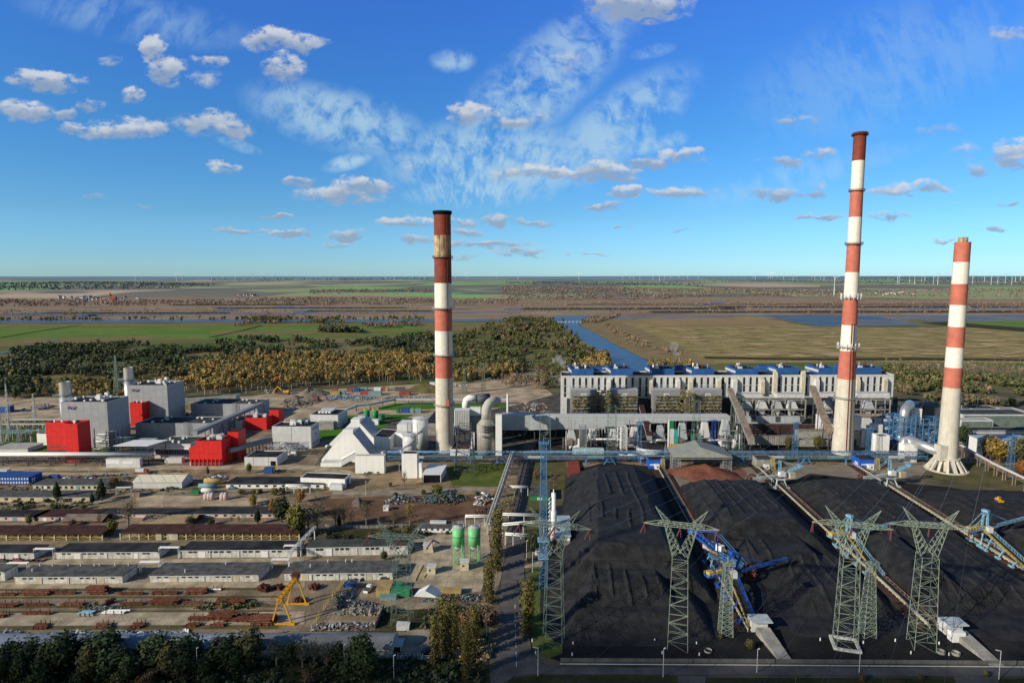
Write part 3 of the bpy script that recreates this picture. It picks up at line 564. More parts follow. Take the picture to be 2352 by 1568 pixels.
for k,(poly,n,pal) in enumerate((([(-60,1105),(180,1100),(700,1108),(830,1120),(690,1135),(-60,1130)],150,'mixed'),([(-60,1160),(200,1150),(400,1160),(640,1150),(640,1165),(-60,1172)],260,'dark'),([Gg(560,500),Gg(850,470),Gg(1190,470),Gg(1170,560),Gg(560,570)],260,'dark'),([(-60,1086),(860,1080),(860,1088),(-60,1094)],110,'mixed'),([Gg(960,1060),Gg(1650,1030),Gg(1600,1190),Gg(930,1190)],200,'dark'),([(-60,1395),(640,1390),(640,1397),(-60,1402)],120,'mixed'),([(-60,1530),(1100,1500),(1120,1590),(-60,1600)],500,'dark'),([Gg(1600,1180),Gg(1720,1000),Gg(1740,1200),Gg(1690,1420),Gg(1500,1400)],200,'brown'))):
 wood_mass('undergrowth',poly,n,(.7,2.4),pal,'low weeds and scrub '+['behind the tent hall and the white workshop','between the pinkish building and the sand lot','on the green plot by the small white office','along the plant road at the red blocks','on the dark plot around the thin pylon','along the tracks of the pipe yard','under the pines at the bottom left','below the poplars beside the centre road'][k],'weeds',nl=26,lf=.12,trunk=0,wr=1.7,seed=60+k,clump=k !=6)
#  sky and sun
SUN_EL,SUN_AZ=R(23.5),R(33) # light travels towards (cos28,sin28)
def world():
 w=bpy.data.worlds.new('World');SC.world=w;w.use_nodes=True;nt=w.node_tree;N,L=nt.nodes,nt.links;bg=N['Background']
 sky=N.new('ShaderNodeTexSky');sky.sky_type='NISHITA';sky.sun_disc=False;sky.sun_elevation=SUN_EL;sky.sun_rotation=math.radians(270)-SUN_AZ
 sky.altitude=100;sky.air_density=1.0;sky.dust_density=.25;sky.ozone_density=2.2
 tc=N.new('ShaderNodeTexCoord');sp=N.new('ShaderNodeSeparateXYZ');L.new(tc.outputs['Generated'],sp.inputs[0])
 def m(op,a,b=None,c=None,clamp=False):
  r=N.new('ShaderNodeMath');r.operation=op;r.use_clamp=clamp
  for i,s in enumerate((a,b,c)):
   if s is None:continue
   if hasattr(s,'is_output'):L.new(s,r.inputs[i])
   else:r.inputs[i].default_value=s
  return r.outputs[0]
 def mr(s,a,b,c=0.0,d=1.0):
  r=N.new('ShaderNodeMapRange');r.interpolation_type='SMOOTHSTEP';L.new(s,r.inputs[0])
  for i,vv in enumerate((a,b,c,d)):r.inputs[i+1].default_value=vv
  return r.outputs[0]
 yy=m('MAXIMUM',sp.outputs[1],.05);su=m('DIVIDE',sp.outputs[0],yy);sv=m('DIVIDE',sp.outputs[2],yy)
 cv=N.new('ShaderNodeCombineXYZ');L.new(su,cv.inputs[0]);L.new(sv,cv.inputs[1]);uv=cv.outputs[0]
 def noise(vec,sc,det=5,dist=0.0,rough=.5):
  n=N.new('ShaderNodeTexNoise');n.inputs['Scale'].default_value=sc;n.inputs['Detail'].default_value=det;n.inputs['Distortion'].default_value=dist;n.inputs['Roughness'].default_value=rough;L.new(vec,n.inputs['Vector']);return n
 def mp(vec,loc=(0,0,0),scl=(1,1,1),rot=0.0):
  q=N.new('ShaderNodeMapping');L.new(vec,q.inputs[0]);q.inputs['Location'].default_value=loc;q.inputs['Scale'].default_value=scl;q.inputs['Rotation'].default_value=(0,0,rot);return q.outputs[0]
 def S(px,py):
  u=(px-1176)/F;v=(784-py)/F;y=CP+v*SP;return u/y,(-SP+v*CP)/y
 wn=noise(mp(uv,scl=(1,1.7,1)),13,8,0.2,.62)
 off=N.new('ShaderNodeVectorMath');off.operation='MULTIPLY_ADD';L.new(wn.outputs['Color'],off.inputs[0]);off.inputs[1].default_value=(.10,.046,0);off.inputs[2].default_value=(-.05,-.023,0)
 ad=N.new('ShaderNodeVectorMath');L.new(uv,ad.inputs[0]);L.new(off.outputs[0],ad.inputs[1]);wuv=ad.outputs[0]
 CL=[(1470,10,115,36,1),(1400,0,55,34,.8),(645,92,95,24,1),(650,150,52,26,.75),(680,168,36,14,.5),(355,115,32,30,1),(385,160,60,30,1),(485,143,42,14,.6),(478,188,36,20,.45),(110,188,105,20,.95),(300,218,30,20,.9),(60,250,70,24,.8),(150,258,40,12,.5),(215,240,34,12,.5),(285,296,115,20,.95),(175,290,40,12,.6),(475,285,82,26,.75),(530,305,50,16,.7),(510,382,40,14,.7),(835,425,72,18,1),(780,445,110,20,.75),(700,412,36,12,.6),(935,385,34,32,.3),(1080,262,46,26,.95),(1170,285,50,12,.7),(1235,272,34,14,.45),(1390,385,62,20,.95),(1250,398,140,13,.85),(1570,357,60,19,.95),(1480,368,60,10,.7),(1440,440,34,16,1),(1560,441,84,14,.85),(1385,470,36,8,.6),(2145,430,46,15,.85),(2060,436,60,16,.75),(1880,355,46,13,.65),(1790,375,50,10,.4),(2330,345,56,30,.85),(2340,375,40,20,.8),(2210,350,40,26,.35),(2250,392,30,10,.5),(1840,274,46,8,.4),(1790,447,70,10,.55),(1880,440,30,12,.5),(940,510,75,15,.9),(1040,510,60,13,.85),(800,535,52,12,.95),(665,537,44,7,.8),(560,527,70,5,.6),(1060,538,46,9,.8),(1150,507,50,9,.7),(1220,512,44,5,.5),(1110,565,120,8,.6),(1190,580,70,6,.5),(960,552,60,8,.5),(640,490,40,5,.5),(1880,494,60,6,.6),(2040,498,52,7,.55),(2170,549,30,4,.5),(2300,530,40,4,.5),(2305,468,34,7,.5),(1435,525,24,4,.5),(2320,75,60,20,.4),(2150,290,60,10,.25),(1350,585,40,4,.4),(1560,532,30,3,.35),(205,448,30,6,.3),(330,472,34,5,.3),(1300,145,38,22,.35),(245,138,20,10,.4),(1050,590,60,5,.4),(770,560,40,6,.4),(1395,408,60,8,.5)]
 tot=None;shd=None
 for (px,py,rx,ry,s) in CL:
  low=ry<13
  if low:ry*=1.2;rx*=1.1;s=min(1,s+.13)
  a,b=S(px,py);r1=rx/F*1.12;r2=ry/F*1.25
  src=wuv
  if tot is not None:
   dp=N.new('ShaderNodeVectorMath');dp.operation='MULTIPLY_ADD';L.new(m('ADD',tot,shd),dp.inputs[0]);dp.inputs[1].default_value=(1e-6,)*3;L.new(wuv,dp.inputs[2]);src=dp.outputs[0]
  q=N.new('ShaderNodeVectorMath');q.operation='MULTIPLY_ADD';L.new(src,q.inputs[0]);q.inputs[1].default_value=(1/r1,1/r2,0);q.inputs[2].default_value=(-a/r1,-b/r2,0)
  d=N.new('ShaderNodeVectorMath');d.operation='DOT_PRODUCT';L.new(q.outputs[0],d.inputs[0]);L.new(q.outputs[0],d.inputs[1])
  k=m('MULTIPLY',m('SUBTRACT',1.0,d.outputs['Value'],clamp=True),s)
  z=N.new('ShaderNodeSeparateXYZ');L.new(q.outputs[0],z.inputs[0])
  sh=m('MULTIPLY',k,m('SUBTRACT',z.outputs[1],.45 if low else .1))
  tot=k if tot is None else m('MAXIMUM',tot,k);shd=sh if shd is None else m('ADD',shd,sh)
 fn=noise(mp(uv,scl=(1,1.6,1)),42,7,.3,.6).outputs[0]
 dens=mr(m('MULTIPLY',tot,mr(fn,.28,.66,.15,1.35)),.06,.66)
 fu,fv=S(1080,640);du=m('SUBTRACT',su,fu);dv=m('SUBTRACT',sv,fv)
 ang=m('ARCTAN2',du,dv);rad=m('SQRT',m('ADD',m('MULTIPLY',du,du),m('MULTIPLY',dv,dv)))
 pc=N.new('ShaderNodeCombineXYZ');L.new(m('MULTIPLY',ang,2.0),pc.inputs[0]);L.new(m('MULTIPLY',rad,6.5),pc.inputs[1])
 ci=noise(pc.outputs[0],5.0,9,.35,.62).outputs[0]
 cb=noise(mp(uv,scl=(1.0,1.9,1),loc=(.3,.1,0),rot=.35),6,9,.4,.62).outputs[0]
 def blob(px,py,rx,ry,rot=0.0,dep=None):
  a,b=S(px,py);s1,s2=(su,sv) if dep is None else (m('MULTIPLY_ADD',dep,1e-6,su),m('MULTIPLY_ADD',dep,1e-6,sv));x=m('SUBTRACT',s1,a);y=m('SUBTRACT',s2,b);c_,s_=math.cos(rot),math.sin(rot)
  X=m('DIVIDE',m('ADD',m('MULTIPLY',x,c_),m('MULTIPLY',y,s_)),rx/F);Y=m('DIVIDE',m('SUBTRACT',m('MULTIPLY',y,c_),m('MULTIPLY',x,s_)),ry/F)
  return mr(m('ADD',m('MULTIPLY',X,X),m('MULTIPLY',Y,Y)),1.0,0.0)
 msk=None
 for bb,wgt in (((780,275,250,80,-.25),.85),((1230,200,330,110,.7),.75),((1130,370,300,110,0),.85),((1420,290,240,90,.6),.8),((1080,440,180,45,0),.9),((310,45,300,60,-.15),.36),((1040,140,60,30,0),.8),((800,372,70,22,.25),.9),((1500,330,110,26,.2),.8),((1850,400,330,40,.25),.35),((2050,150,420,160,.3),.25),((550,335,60,16,-.3),.7),((1500,118,60,18,.2),.5)):
  k=m('MULTIPLY',blob(*bb,dep=dens if msk is None else msk),wgt);msk=k if msk is None else m('MAXIMUM',msk,k)
 cir=m('MULTIPLY',mr(m('ADD',m('MULTIPLY',ci,.62),m('MULTIPLY',cb,.48)),.43,.64),msk,clamp=True)
 hs=N.new('ShaderNodeHueSaturation');hs.inputs['Saturation'].default_value=1.22;L.new(sky.outputs[0],hs.inputs['Color'])
 tn=N.new('ShaderNodeMix');tn.data_type='RGBA';tn.blend_type='MULTIPLY';tn.inputs[0].default_value=1;L.new(hs.outputs[0],tn.inputs[6])
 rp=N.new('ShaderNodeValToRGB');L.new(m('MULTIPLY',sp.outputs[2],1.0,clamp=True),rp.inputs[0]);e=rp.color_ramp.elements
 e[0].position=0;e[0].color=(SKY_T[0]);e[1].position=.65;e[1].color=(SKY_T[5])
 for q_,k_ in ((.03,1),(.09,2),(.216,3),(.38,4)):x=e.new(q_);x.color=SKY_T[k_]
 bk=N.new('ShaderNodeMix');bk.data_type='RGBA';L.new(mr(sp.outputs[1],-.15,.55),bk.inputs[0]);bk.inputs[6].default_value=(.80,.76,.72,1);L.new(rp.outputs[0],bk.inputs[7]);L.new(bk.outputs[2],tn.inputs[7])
 def mixc(a,b,f):
  q=N.new('ShaderNodeMix');q.data_type='RGBA';L.new(f,q.inputs[0]);
  for i,s in ((6,a),(7,b)):
   if hasattr(s,'is_output'):L.new(s,q.inputs[i])
   else:q.inputs[i].default_value=(*s,1)
  return q.outputs[2]
 c=mixc(tn.outputs[2],CIRC,m('MULTIPLY',cir,.85))
 ccol=mixc(CLD_D,CLD_L,mr(m('ADD',shd,m('MULTIPLY',m('SUBTRACT',fn,.5),.8)),-.38,.42))
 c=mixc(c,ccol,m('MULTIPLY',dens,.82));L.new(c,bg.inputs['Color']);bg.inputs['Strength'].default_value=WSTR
WSTR=.12
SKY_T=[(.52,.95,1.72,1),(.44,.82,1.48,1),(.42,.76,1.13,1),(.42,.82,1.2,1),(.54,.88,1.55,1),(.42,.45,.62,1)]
CIRC=(3.9,5.6,6.6);CLD_L=(6.0,6.1,6.2);CLD_D=(2.4,3.1,4.2)
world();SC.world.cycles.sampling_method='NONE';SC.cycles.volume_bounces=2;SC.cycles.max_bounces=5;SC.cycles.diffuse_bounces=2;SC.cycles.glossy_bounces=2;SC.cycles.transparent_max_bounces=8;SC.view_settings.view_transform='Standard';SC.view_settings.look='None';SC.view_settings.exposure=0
sl=bpy.data.lights.new('sun','SUN');sl.energy=5.0;sl.angle=R(.5);sl.color=(1,.93,.80);so=bpy.data.objects.new('sun',sl);COL.objects.link(so)
so.rotation_euler=(V((math.cos(SUN_AZ)*math.cos(SUN_EL),math.sin(SUN_AZ)*math.cos(SUN_EL),-math.sin(SUN_EL)))).to_track_quat('-Z','Y').to_euler()
#  coal heaps
LANE=.062
def lane(s,y):return s+LANE*(y-234)
def heap(label,s0,s1,y0,y1,prof,seed,res=.75,m=coal,amp=1.0):
 ss=np.arange(s0,s1+res,res);yy=np.arange(y0,y1+res,res);S_,Y_=np.meshgrid(ss,yy);X_=S_+LANE*(Y_-234)
 wob=(fbm(X_/11,Y_/11,4,seed)-.47)*1.6
 z=prof(S_+wob*.55,Y_+wob*.8,X_)
 g=np.clip(z/4,0,1)
 z=z+g*amp*((fbm(X_/5,Y_/22,4,seed+1)-.47)*.55+(fbm(X_/2.2,Y_/2.2,3,seed+2)-.47)*.4+.8*np.maximum(0,np.sin((S_+5*fbm(X_/30,Y_/30,2,seed+3))*.9))**4*(fbm(X_/20,Y_/20,2,seed+4)>.36))-np.clip(z/8,0,1)*.5*(np.abs(np.sin((Y_+9*fbm(X_/40,Y_/40,2,seed+6))*.42))<.16)*(fbm(X_/25,Y_/25,2,seed+7)>.5)
 z=np.maximum(z,-.4);e=np.minimum.reduce([S_-s0,s1-S_,Y_-y0,y1-Y_]);z=np.where(e<res*.9,-.6,z)+.12
 n,k=z.shape;v=np.stack([X_,Y_,z],-1).reshape(-1,3);i=np.arange(n-1)[:,None]*k+np.arange(k-1)[None];f=np.stack([i,i+1,i+k+1,i+k],-1).reshape(-1,4)
 c=V((lane((s0+s1)/2,(y0+y1)/2),(y0+y1)/2,0));me=bpy.data.meshes.new('coal_heap');me.from_pydata((v-np.array(c)).tolist(),[],f.tolist());me.materials.append(m)
 o=link('coal_heap',me);o.location=c;return tag(o,label,'coal heap')
def trap(s,y,sl,sr,yf,yb,h,kl=.72,kr=.9,kf=.5,kb=.6):
 return np.minimum.reduce([np.full_like(s,h),h-(sl-s)*kl,h-(s-sr)*kr,h-(yf-y)*kf,h-(y-yb)*kb])
heap('long flat topped black coal ridge left of the first stacking conveyor',6,91,226,445,lambda s,y,x:np.maximum.reduce([trap(s,y,36+(y-270)*.075,69,282,404,15.5,kf=.62),trap(s,y,33,62,258,300,9,kf=.42),trap(s,y,26,74,243,262,4.5,kf=.3),1.2+0*s-(abs(s-48)/36)**4-(abs(y-300)/75)**8]),40)
heap('broad coal heap between the first and second stacking conveyors',99,164,228,420,lambda s,y,x:np.maximum.reduce([trap(s,y,110,143,318,383,13),trap(s,y,112,140,288,320,8.5,kf=.4),trap(s,y,130,152,262,292,6,kf=.35,kl=.4),trap(s,y,128,134,255,262,3.5,.5,.5,.5,.5),.8+0*s-(abs(s-132)/30)**6-(abs(y-320)/90)**8]),50)
heap('rolling coal heap between the second and third stacking conveyors',172,238,228,432,lambda s,y,x:np.maximum.reduce([trap(s,y,186,224,322,398,8.5),trap(s,y,180,187,268,306,10.5,kf=.5),trap(s,y,196,222,262,324,5.5,.4,.5),1.0+0*s-(abs(s-205)/32)**6-(abs(y-325)/95)**8]),60)
heap('low wide coal heap right of the third stacking conveyor',247,345,228,410,lambda s,y,x:np.maximum.reduce([trap(s,y,258,330,335,372,4.5,kl=.4,kb=.3),trap(s,y,262,292,290,318,8.5),trap(s,y,288,296,338,350,8.0,.5,.5,.5,.5),.8+0*s-(abs(s-296)/48)**6-(abs(y-315)/88)**8]),70)
def cone_heap(name,label,cat,c,r,h,m,seed,ecc=1.0,amp=.18,n=46):
 mb=MB();rings=16;vs=[]
 for i in range(rings+1):
  k=i/rings
  for j in range(n):
   a=2*math.pi*j/n;q=1+.22*math.sin(a*2+seed)+.12*math.sin(a*5+seed*2);rr=r*k*q;x,y=rr*math.cos(a)*ecc,rr*math.sin(a)
   z=h*max(0,(1-k))**.9*(1+amp*float(fbm(np.array(x/r*3+seed),np.array(y/r*3),3,int(seed))-.45)*2)
   vs.append((c.x+x,c.y+y,.1+z if i<rings else 0))
 mb.v=vs
 for i in range(rings):
  for j in range(n):mb.f.append((i*n+j,(i+1)*n+j,(i+1)*n+(j+1)%n,i*n+(j+1)%n));mb.mi.append(0)
 return solo(name,mb,m,label,cat,c,smooth=True)
cone_heap('gypsum_heap','large red-brown heap under the grey canopy','heap',G(Dd(1720,1250)),17,7.5,redp,3,1.45)
cone_heap('gypsum_heap','low red-brown mound in front of the large red heap','heap',G(Dd(1640,1395)),5,2,redp,5,1.4)
#  chimneys
def chimney(label,cx,base_y,d_guess_pts,bands,galleries,segn=56):
 rows=d_guess_pts;P0=G((rows[-1][2],base_y));
 def at_row(y):
  for (a,b) in zip(rows,rows[1:]):
   if a[0]<=y<=b[0]:k=(y-a[0])/(b[0]-a[0]);return a[1]+(b[1]-a[1])*k
  return rows[-1][1] if y>rows[-1][0] else rows[0][1]
 def rad(z):
  P=V((P0.x,P0.y,z));y=proj(P)[1];fw=P.y*CP-(z-HC)*SP;return at_row(y)/2*fw/F/math.sqrt(1+(P.x/fw)**2)
 return P0,rad
def make_chimney(label,base,widths,bands,mats_,gal,base_row=None):
 P0,rad=chimney(label,0,base[1],widths,bands,gal);P0=G(base)
 t=T('chimney',label,'chimney',P0);zs=[ZY(P0,r) for r,_ in bands];lim=zs+[0.0]
 m=MB();n=56
 for i in range(len(bands)):
  z1,z0=lim[i],lim[i+1];k=max(1,int((z1-z0)/8));m.cm=bands[i][1]
  m.tube([(P0.x,P0.y,z0+(z1-z0)*j/k) for j in range(k+1)],[rad(z0+(z1-z0)*j/k) for j in range(k+1)],n,caps=False)
 build('shaft',m,mats_,t,smooth=True)
 zt=zs[0];rt=rad(zt);build('inner_flue',MB().cyl(P0,rt*.9,rt*.9,zt-1.5,zt-.9,32),black,t)
 for row,wdt in gal:
  z=ZY(P0,row);r=rad(z);g=MB()
  for j in range(32):
   a0,a1=2*math.pi*j/32,2*math.pi*(j+1)/32;q=lambda a,rr,zz:V((P0.x+rr*math.cos(a),P0.y+rr*math.sin(a),zz))
   g.hexa([q(a0,r+.05,z),q(a0,r+wdt,z),q(a1,r+wdt,z),q(a1,r+.05,z)],[q(a0,r+.05,z+.3),q(a0,r+wdt,z+.3),q(a1,r+wdt,z+.3),q(a1,r+.05,z+.3)])
   for zz in (.9,1.5):g.bar(q(a0,r+wdt,z+zz),q(a1,r+wdt,z+zz),.12)
   g.bar(q(a0,r+wdt,z),q(a0,r+wdt,z+1.5),.12)
   if j%2:g.bar(q(a0,r+wdt,z),q(a0,r+.1,z-wdt),.12)
  build('gallery',g,rustm if row<600 else gsteel,t)
 return t,P0,rad
MC=[chrd,chwd,chr_,chw,chc,black]
t1,C1,rad1=make_chimney('thick chimney with red and white bands, blackened at its top, left of the boiler house',(1022,1036),[(485,39,1007),(760,40,1014),(1036,41,1022)],
 [(486,0),(541,1),(592,0),(650,3),(707,2),(759,3),(815,2),(866,4)],MC,[(592,1.3),(708,2.2),(815,1.6),(929,1.4)])
z=ZY(C1,491);rr=rad1(z);c_=MB()
c_.tube([(C1.x,C1.y,z-1),(C1.x,C1.y,z+.3),(C1.x,C1.y,z+2.0)],[rr+.1,rr+.9,rr+.9],48);build('crown_ring',c_,black,t1)
l=MB();
for z in np.arange(8,ZY(C1,500),2.2):r_0=rad1(z)+.35;a=-.95;l.bar((C1.x+r_0*math.cos(a),C1.y+r_0*math.sin(a),z),(C1.x+(rad1(z+2.2)+.35)*math.cos(a),C1.y+(rad1(z+2.2)+.35)*math.sin(a),z+2.2),.5)
build('ladder',l,rustm,t1)
z=ZY(C1,928);build('equipment_box',MB().cbox((C1.x+rad1(z)*.45,C1.y-rad1(z)*.95-.6,z),2.6,1.8,5),chr_,t1)
t2,C2,rad2=make_chimney('tallest chimney with red and white bands and a tapering grey-stained base, before the boiler house',(1934.5,1040),[(305,31,1976),(440,30.5,1968),(685,34.5,1950),(800,38,1946),(870,43.5,1941),(1040,51.5,1934)],
 [(307,0),(370,3),(438,2),(499,3),(561,2),(625,3),(685,2),(746,3),(805,2),(869,4)],MC,[(311,1.3),(439,1.2),(561,1.6),(684,1.8),(797,2.4),(913,1.6)])
for a in (-1.75,-1.45):
 l=MB()
 for z in np.arange(4,ZY(C2,745),3):l.bar((C2.x+(rad2(z)+.3)*math.cos(a),C2.y+(rad2(z)+.3)*math.sin(a),z),(C2.x+(rad2(z+3)+.3)*math.cos(a),C2.y+(rad2(z+3)+.3)*math.sin(a),z+3),.45)
 build('ladder',l,chrd if a<-1.5 else rustm,t2)
an=MB()
for row in (797,684):
 z=ZY(C2,row);r=rad2(z)+2
 for j in range(14):a=2*math.pi*j/14;build('antenna',MB().bar((C2.x+r*math.cos(a),C2.y+r*math.sin(a),z-1),(C2.x+r*math.cos(a),C2.y+r*math.sin(a),z+3.5),.35),whitep,t2)
z=ZY(C2,311);build('crown_ring',MB().tube([(C2.x,C2.y,z),(C2.x,C2.y,z+2)],rad2(z)+.5,40),rustm,t2)
t3,C3,rad3=make_chimney('shorter wide chimney with red and white bands standing on a ring of slanted concrete struts',(2173,1078),[(545,39.5,2213),(700,40.5,2203),(889,44,2186),(1066,50,2175)],
 [(556,2),(602,3),(652,2),(700,3),(750,2),(797,3),(843,2),(889,4)],MC,[])
zt=ZY(C3,556);build('flue_pipe',MB().cyl((C3.x,C3.y),rad3(zt)*.62,rad3(zt)*.62,zt-2,ZY(C3,545),32),mat('stained_steel_flue',(.42,.33,.18),.7,rust=.7),t3,True)
sk=MB();rb=rad3(6);n=14;zt=9.0
for j in range(n):
 a=2*math.pi*(j+.3)/n;ca,sa=math.cos(a),math.sin(a);x=V((-sa,ca,0))*.9;b0=V((C3.x+ca*13.4,C3.y+sa*13.4,0));b1=V((C3.x+ca*11.4,C3.y+sa*11.4,0));tp0=V((C3.x+ca*(rb+1.2),C3.y+sa*(rb+1.2),zt));tp1=V((C3.x+ca*(rb-.4),C3.y+sa*(rb-.4),zt))
 build('strut',MB().hexa([b1-x,b0-x,b0+x,b1+x],[tp1-x*.8,tp0-x*.8,tp0+x*.8,tp1+x*.8]),chc,t3)
rg_=MB()
for j in range(n*2):
 a0,a1=math.pi*(j)/n,math.pi*(j+1)/n;q=lambda a,r,z:V((C3.x+r*math.cos(a),C3.y+r*math.sin(a),z))
 for (ra,rb_,z0,z1) in ((11.0,13.9,0,.7),(rb-.2,rb+1.6,8.4,9.4)):rg_.hexa([q(a0,ra,z0),q(a0,rb_,z0),q(a1,rb_,z0),q(a1,ra,z0)],[q(a0,ra,z1),q(a0,rb_,z1),q(a1,rb_,z1),q(a1,ra,z1)])
build('foundation_ring',rg_,chc,t3)
#  grey and red generating blocks
def gearset(f,seed,n,zr=(1.0,2.6),m=whitep,big=True,name='roof_vent'):
 r=random.Random(seed)
 for i in range(n):s=r.uniform(.9,2.0);roofgear(f,[(r.uniform(.08,.92),r.uniform(.15,.9),s,s,r.uniform(*zr))],m,name)
 if big:roofgear(f,[(.62,.45,3,3,4.5),(.72,.6,2.6,2.6,5.5)],m,name)
def block(dy,boxL,boxR,top,back,base_row,lab):
 return bldg('boiler_building',lab,'industrial building',(boxL[0],base_row),(boxR[0],base_row),top,back,grey,roofd,par=1.2)
g1=block(0,A(780,0),A(1338,0),A(0,563)[1],A(0,489)[1],1027,'tall grey box building with a blue logo, just behind the big red box')
g2=block(0,A(1580,0),A(2062,0),A(0,359)[1],A(0,301)[1],972,'tall grey box building with a blue logo, farther of the two')
gearset(g1,1,12);gearset(g2,2,12)
def logo(f,u,z,s):
 cu=bpy.data.curves.new('lettering','FONT');cu.body='PGE';cu.size=s*1.5;cu.extrude=.08;cu.shear=.35;cu.offset=.06;cu.space_character=1.0;cu.align_x='CENTER'
 tmp=bpy.data.objects.new('tmp',cu);COL.objects.link(tmp);bpy.context.view_layer.update();me=bpy.data.meshes.new_from_object(tmp.evaluated_get(bpy.context.evaluated_depsgraph_get()));bpy.data.objects.remove(tmp)
 me.name='lettering';p=at(f,u,0,z)-f.ey*.15-V(f.t['_loc']);ang=math.atan2(f.ex.y,f.ex.x)
 me.transform(Matrix.Translation(p) @ Matrix.Rotation(ang,4,'Z') @ Matrix.Rotation(math.pi/2,4,'X') @ Matrix.Scale(1.25,4,V((1,0,0))));me.materials.clear();me.materials.append(logob)
 o=link('lettering',me,f.t);o['label']='blue slanted letters PGE'
 a=MB();c=at(f,u+.01,0,z-.2*s)-f.ey*.12
 for i in range(26):
  k0,k1=math.pi*(.86-.70*i/26),math.pi*(.86-.70*(i+1)/26);q=lambda k,r:c+f.ex*(r*1.25*math.cos(k))+V((0,0,r*.95*math.sin(k)))
  wd=.13*s*math.sin(math.pi*(i+.5)/26)+.04;a.cm=0 if i<5 else 1;a.hexa([q(k0,1.9*s),q(k1,1.9*s),q(k1,1.9*s)-f.ey*.1,q(k0,1.9*s)-f.ey*.1],[q(k0,1.9*s+wd),q(k1,1.9*s+wd),q(k1,1.9*s+wd)-f.ey*.1,q(k0,1.9*s+wd)-f.ey*.1])
 o=build('emblem_arc',a,[logob,logor],f.t);o['label']='thin red and blue arc over the letters'
logo(g1,pxu(g1,A(880,0)[0],g1.h*.8),ZY(at(g1,.2,0,0),A(0,655)[1]),2.1)
logo(g2,pxu(g2,A(1655,0)[0],g2.h*.8),ZY(at(g2,.2,0,0),A(0,440)[1]),2.1)
def stack(px0,px1,base_row,top_row,lab):
 P0=G(((px0+px1)/2,base_row));z1=ZY(P0,top_row);r=(px1-px0)/2*P0.y/F/math.sqrt(1+(P0.x/P0.y)**2);t=T('exhaust_stack',lab,'stack',P0)
 z2=z1-(z1*.24);build('shaft',MB().tube([(P0.x,P0.y,0),(P0.x,P0.y,z2)],r*1.04,32),silver,t,True);build('top_section',MB().tube([(P0.x,P0.y,z2+.1),(P0.x,P0.y,z1-.05)],r*.97,32,caps=False).tube([(P0.x,P0.y,z1-1.2),(P0.x,P0.y,z1-1)],r*.9,24),silver,t,True)
 g=MB()
 for j in range(20):
  a0,a1=2*math.pi*j/20,2*math.pi*(j+1)/20;q=lambda a,rr,zz:V((P0.x+rr*math.cos(a),P0.y+rr*math.sin(a),zz))
  w_=1.3 if not 8<=j<=12 else 4.5
  g.hexa([q(a0,r*1.05,z2),q(a0,r+w_,z2),q(a1,r+w_,z2),q(a1,r*1.05,z2)],[q(a0,r*1.05,z2+.25),q(a0,r+w_,z2+.25),q(a1,r+w_,z2+.25),q(a1,r*1.05,z2+.25)]);g.bar(q(a0,r+w_,z2),q(a0,r+w_,z2+1.4),.12);g.bar(q(a0,r+w_,z2+1.4),q(a1,r+w_,z2+1.4),.12)
  if 8<=j<=12:g.bar(q(a0,r+w_,z2),q(a0,r,z2-5),.2)
 build('platform',g,gsteel,t)
stack(A(757,0)[0],A(910,0)[0],1001,A(0,316)[1],'silver exhaust stack behind the nearer grey building')
stack(A(1536,0)[0],A(1664,0)[0],956,A(0,142)[1],'silver exhaust stack behind the farther grey building')
f=bldg('condenser_building','big bright red box building in front of the nearer grey building','industrial building',(A(572,0)[0]+3,1058),(A(828,0)[0]-1,1058),A(0,811)[1],A(0,786)[1],red,roofd,par=1.2)
f2=bldg('condenser_building','','',(A(822,0)[0],1061),(A(968,0)[0]+1,1061),A(0,829)[1],A(0,781)[1],red,roofd,par=1.2,thing=f.t,wname='tower_wall')
opening(f,'recess',dsteel,.05,.98,10.6,11.6);roofgear(f,[(.3,.5,1,1,1.6),(.7,.5,1.2,1.2,1.5)]);roofgear(f2,[(.4,.4,1.6,1.6,2)])
windows(f,(.25,.6),.12,0,4,m=logor,name='red_door');opening(f,'base_wall',lgrey,.02,.9,0,4.6,out=.03)
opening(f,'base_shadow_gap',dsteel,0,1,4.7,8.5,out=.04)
f=bldg('condenser_building','bright red box building beside the farther grey building','industrial building',(A(1597,0)[0],978),(A(1745,0)[0],978),A(0,575)[1],A(0,546)[1],red,roofd,par=1.2);roofgear(f,[(.3,.5,1,1,1.8),(.75,.4,1.2,1.2,1.8)])
th1=bldg('turbine_hall','long grey turbine hall with green-grey roof in front of the farther red box','industrial building',(A(1662,0)[0],1008),(B(603,0)[0],1008),B(0,821)[1],B(0,739)[1],grey,roofg,par=.9)
th2=bldg('turbine_hall','long grey turbine hall right of the farther grey building','industrial building',(B(333,0)[0],958),(B(1140,0)[0],958),B(0,586)[1],B(0,523)[1],grey,roofg,par=.9)
for f in (th1,th2):
 gearset(f,5,9,(.8,1.6),big=False);lad=MB();u=.66;a=at(f,u,0,0)-f.ey*1.0;lattice(lad,a,0,f.h+1,2.6,2.6,6,.18);build('ladder_tower',lad,gsteel,f.t)
 lad=MB();lattice(lad,at(f,.07,0,0)-f.ey*1.0,0,f.h+1,4,2,6,.14);build('ladder_tower',lad,gsteel,f.t)
f=bldg('storage_hall','low hall with pale gable and dark roof behind the farther turbine hall','industrial building',(B(262,0)[0],945),(B(880,0)[0],937),B(0,516)[1],B(0,477)[1],wcream,roofg,par=.5)
windows(f,(.03,.09),.03,1,7,m=ycont,name='yellow_door')
f=bldg('annex_hall','low grey annex with sloping dark roof left of the front red block','industrial building',(A(1888,0)[0],1052),(B(330,0)[0],1052),B(0,1074)[1],B(0,978)[1],lgrey,roofg,par=.6)
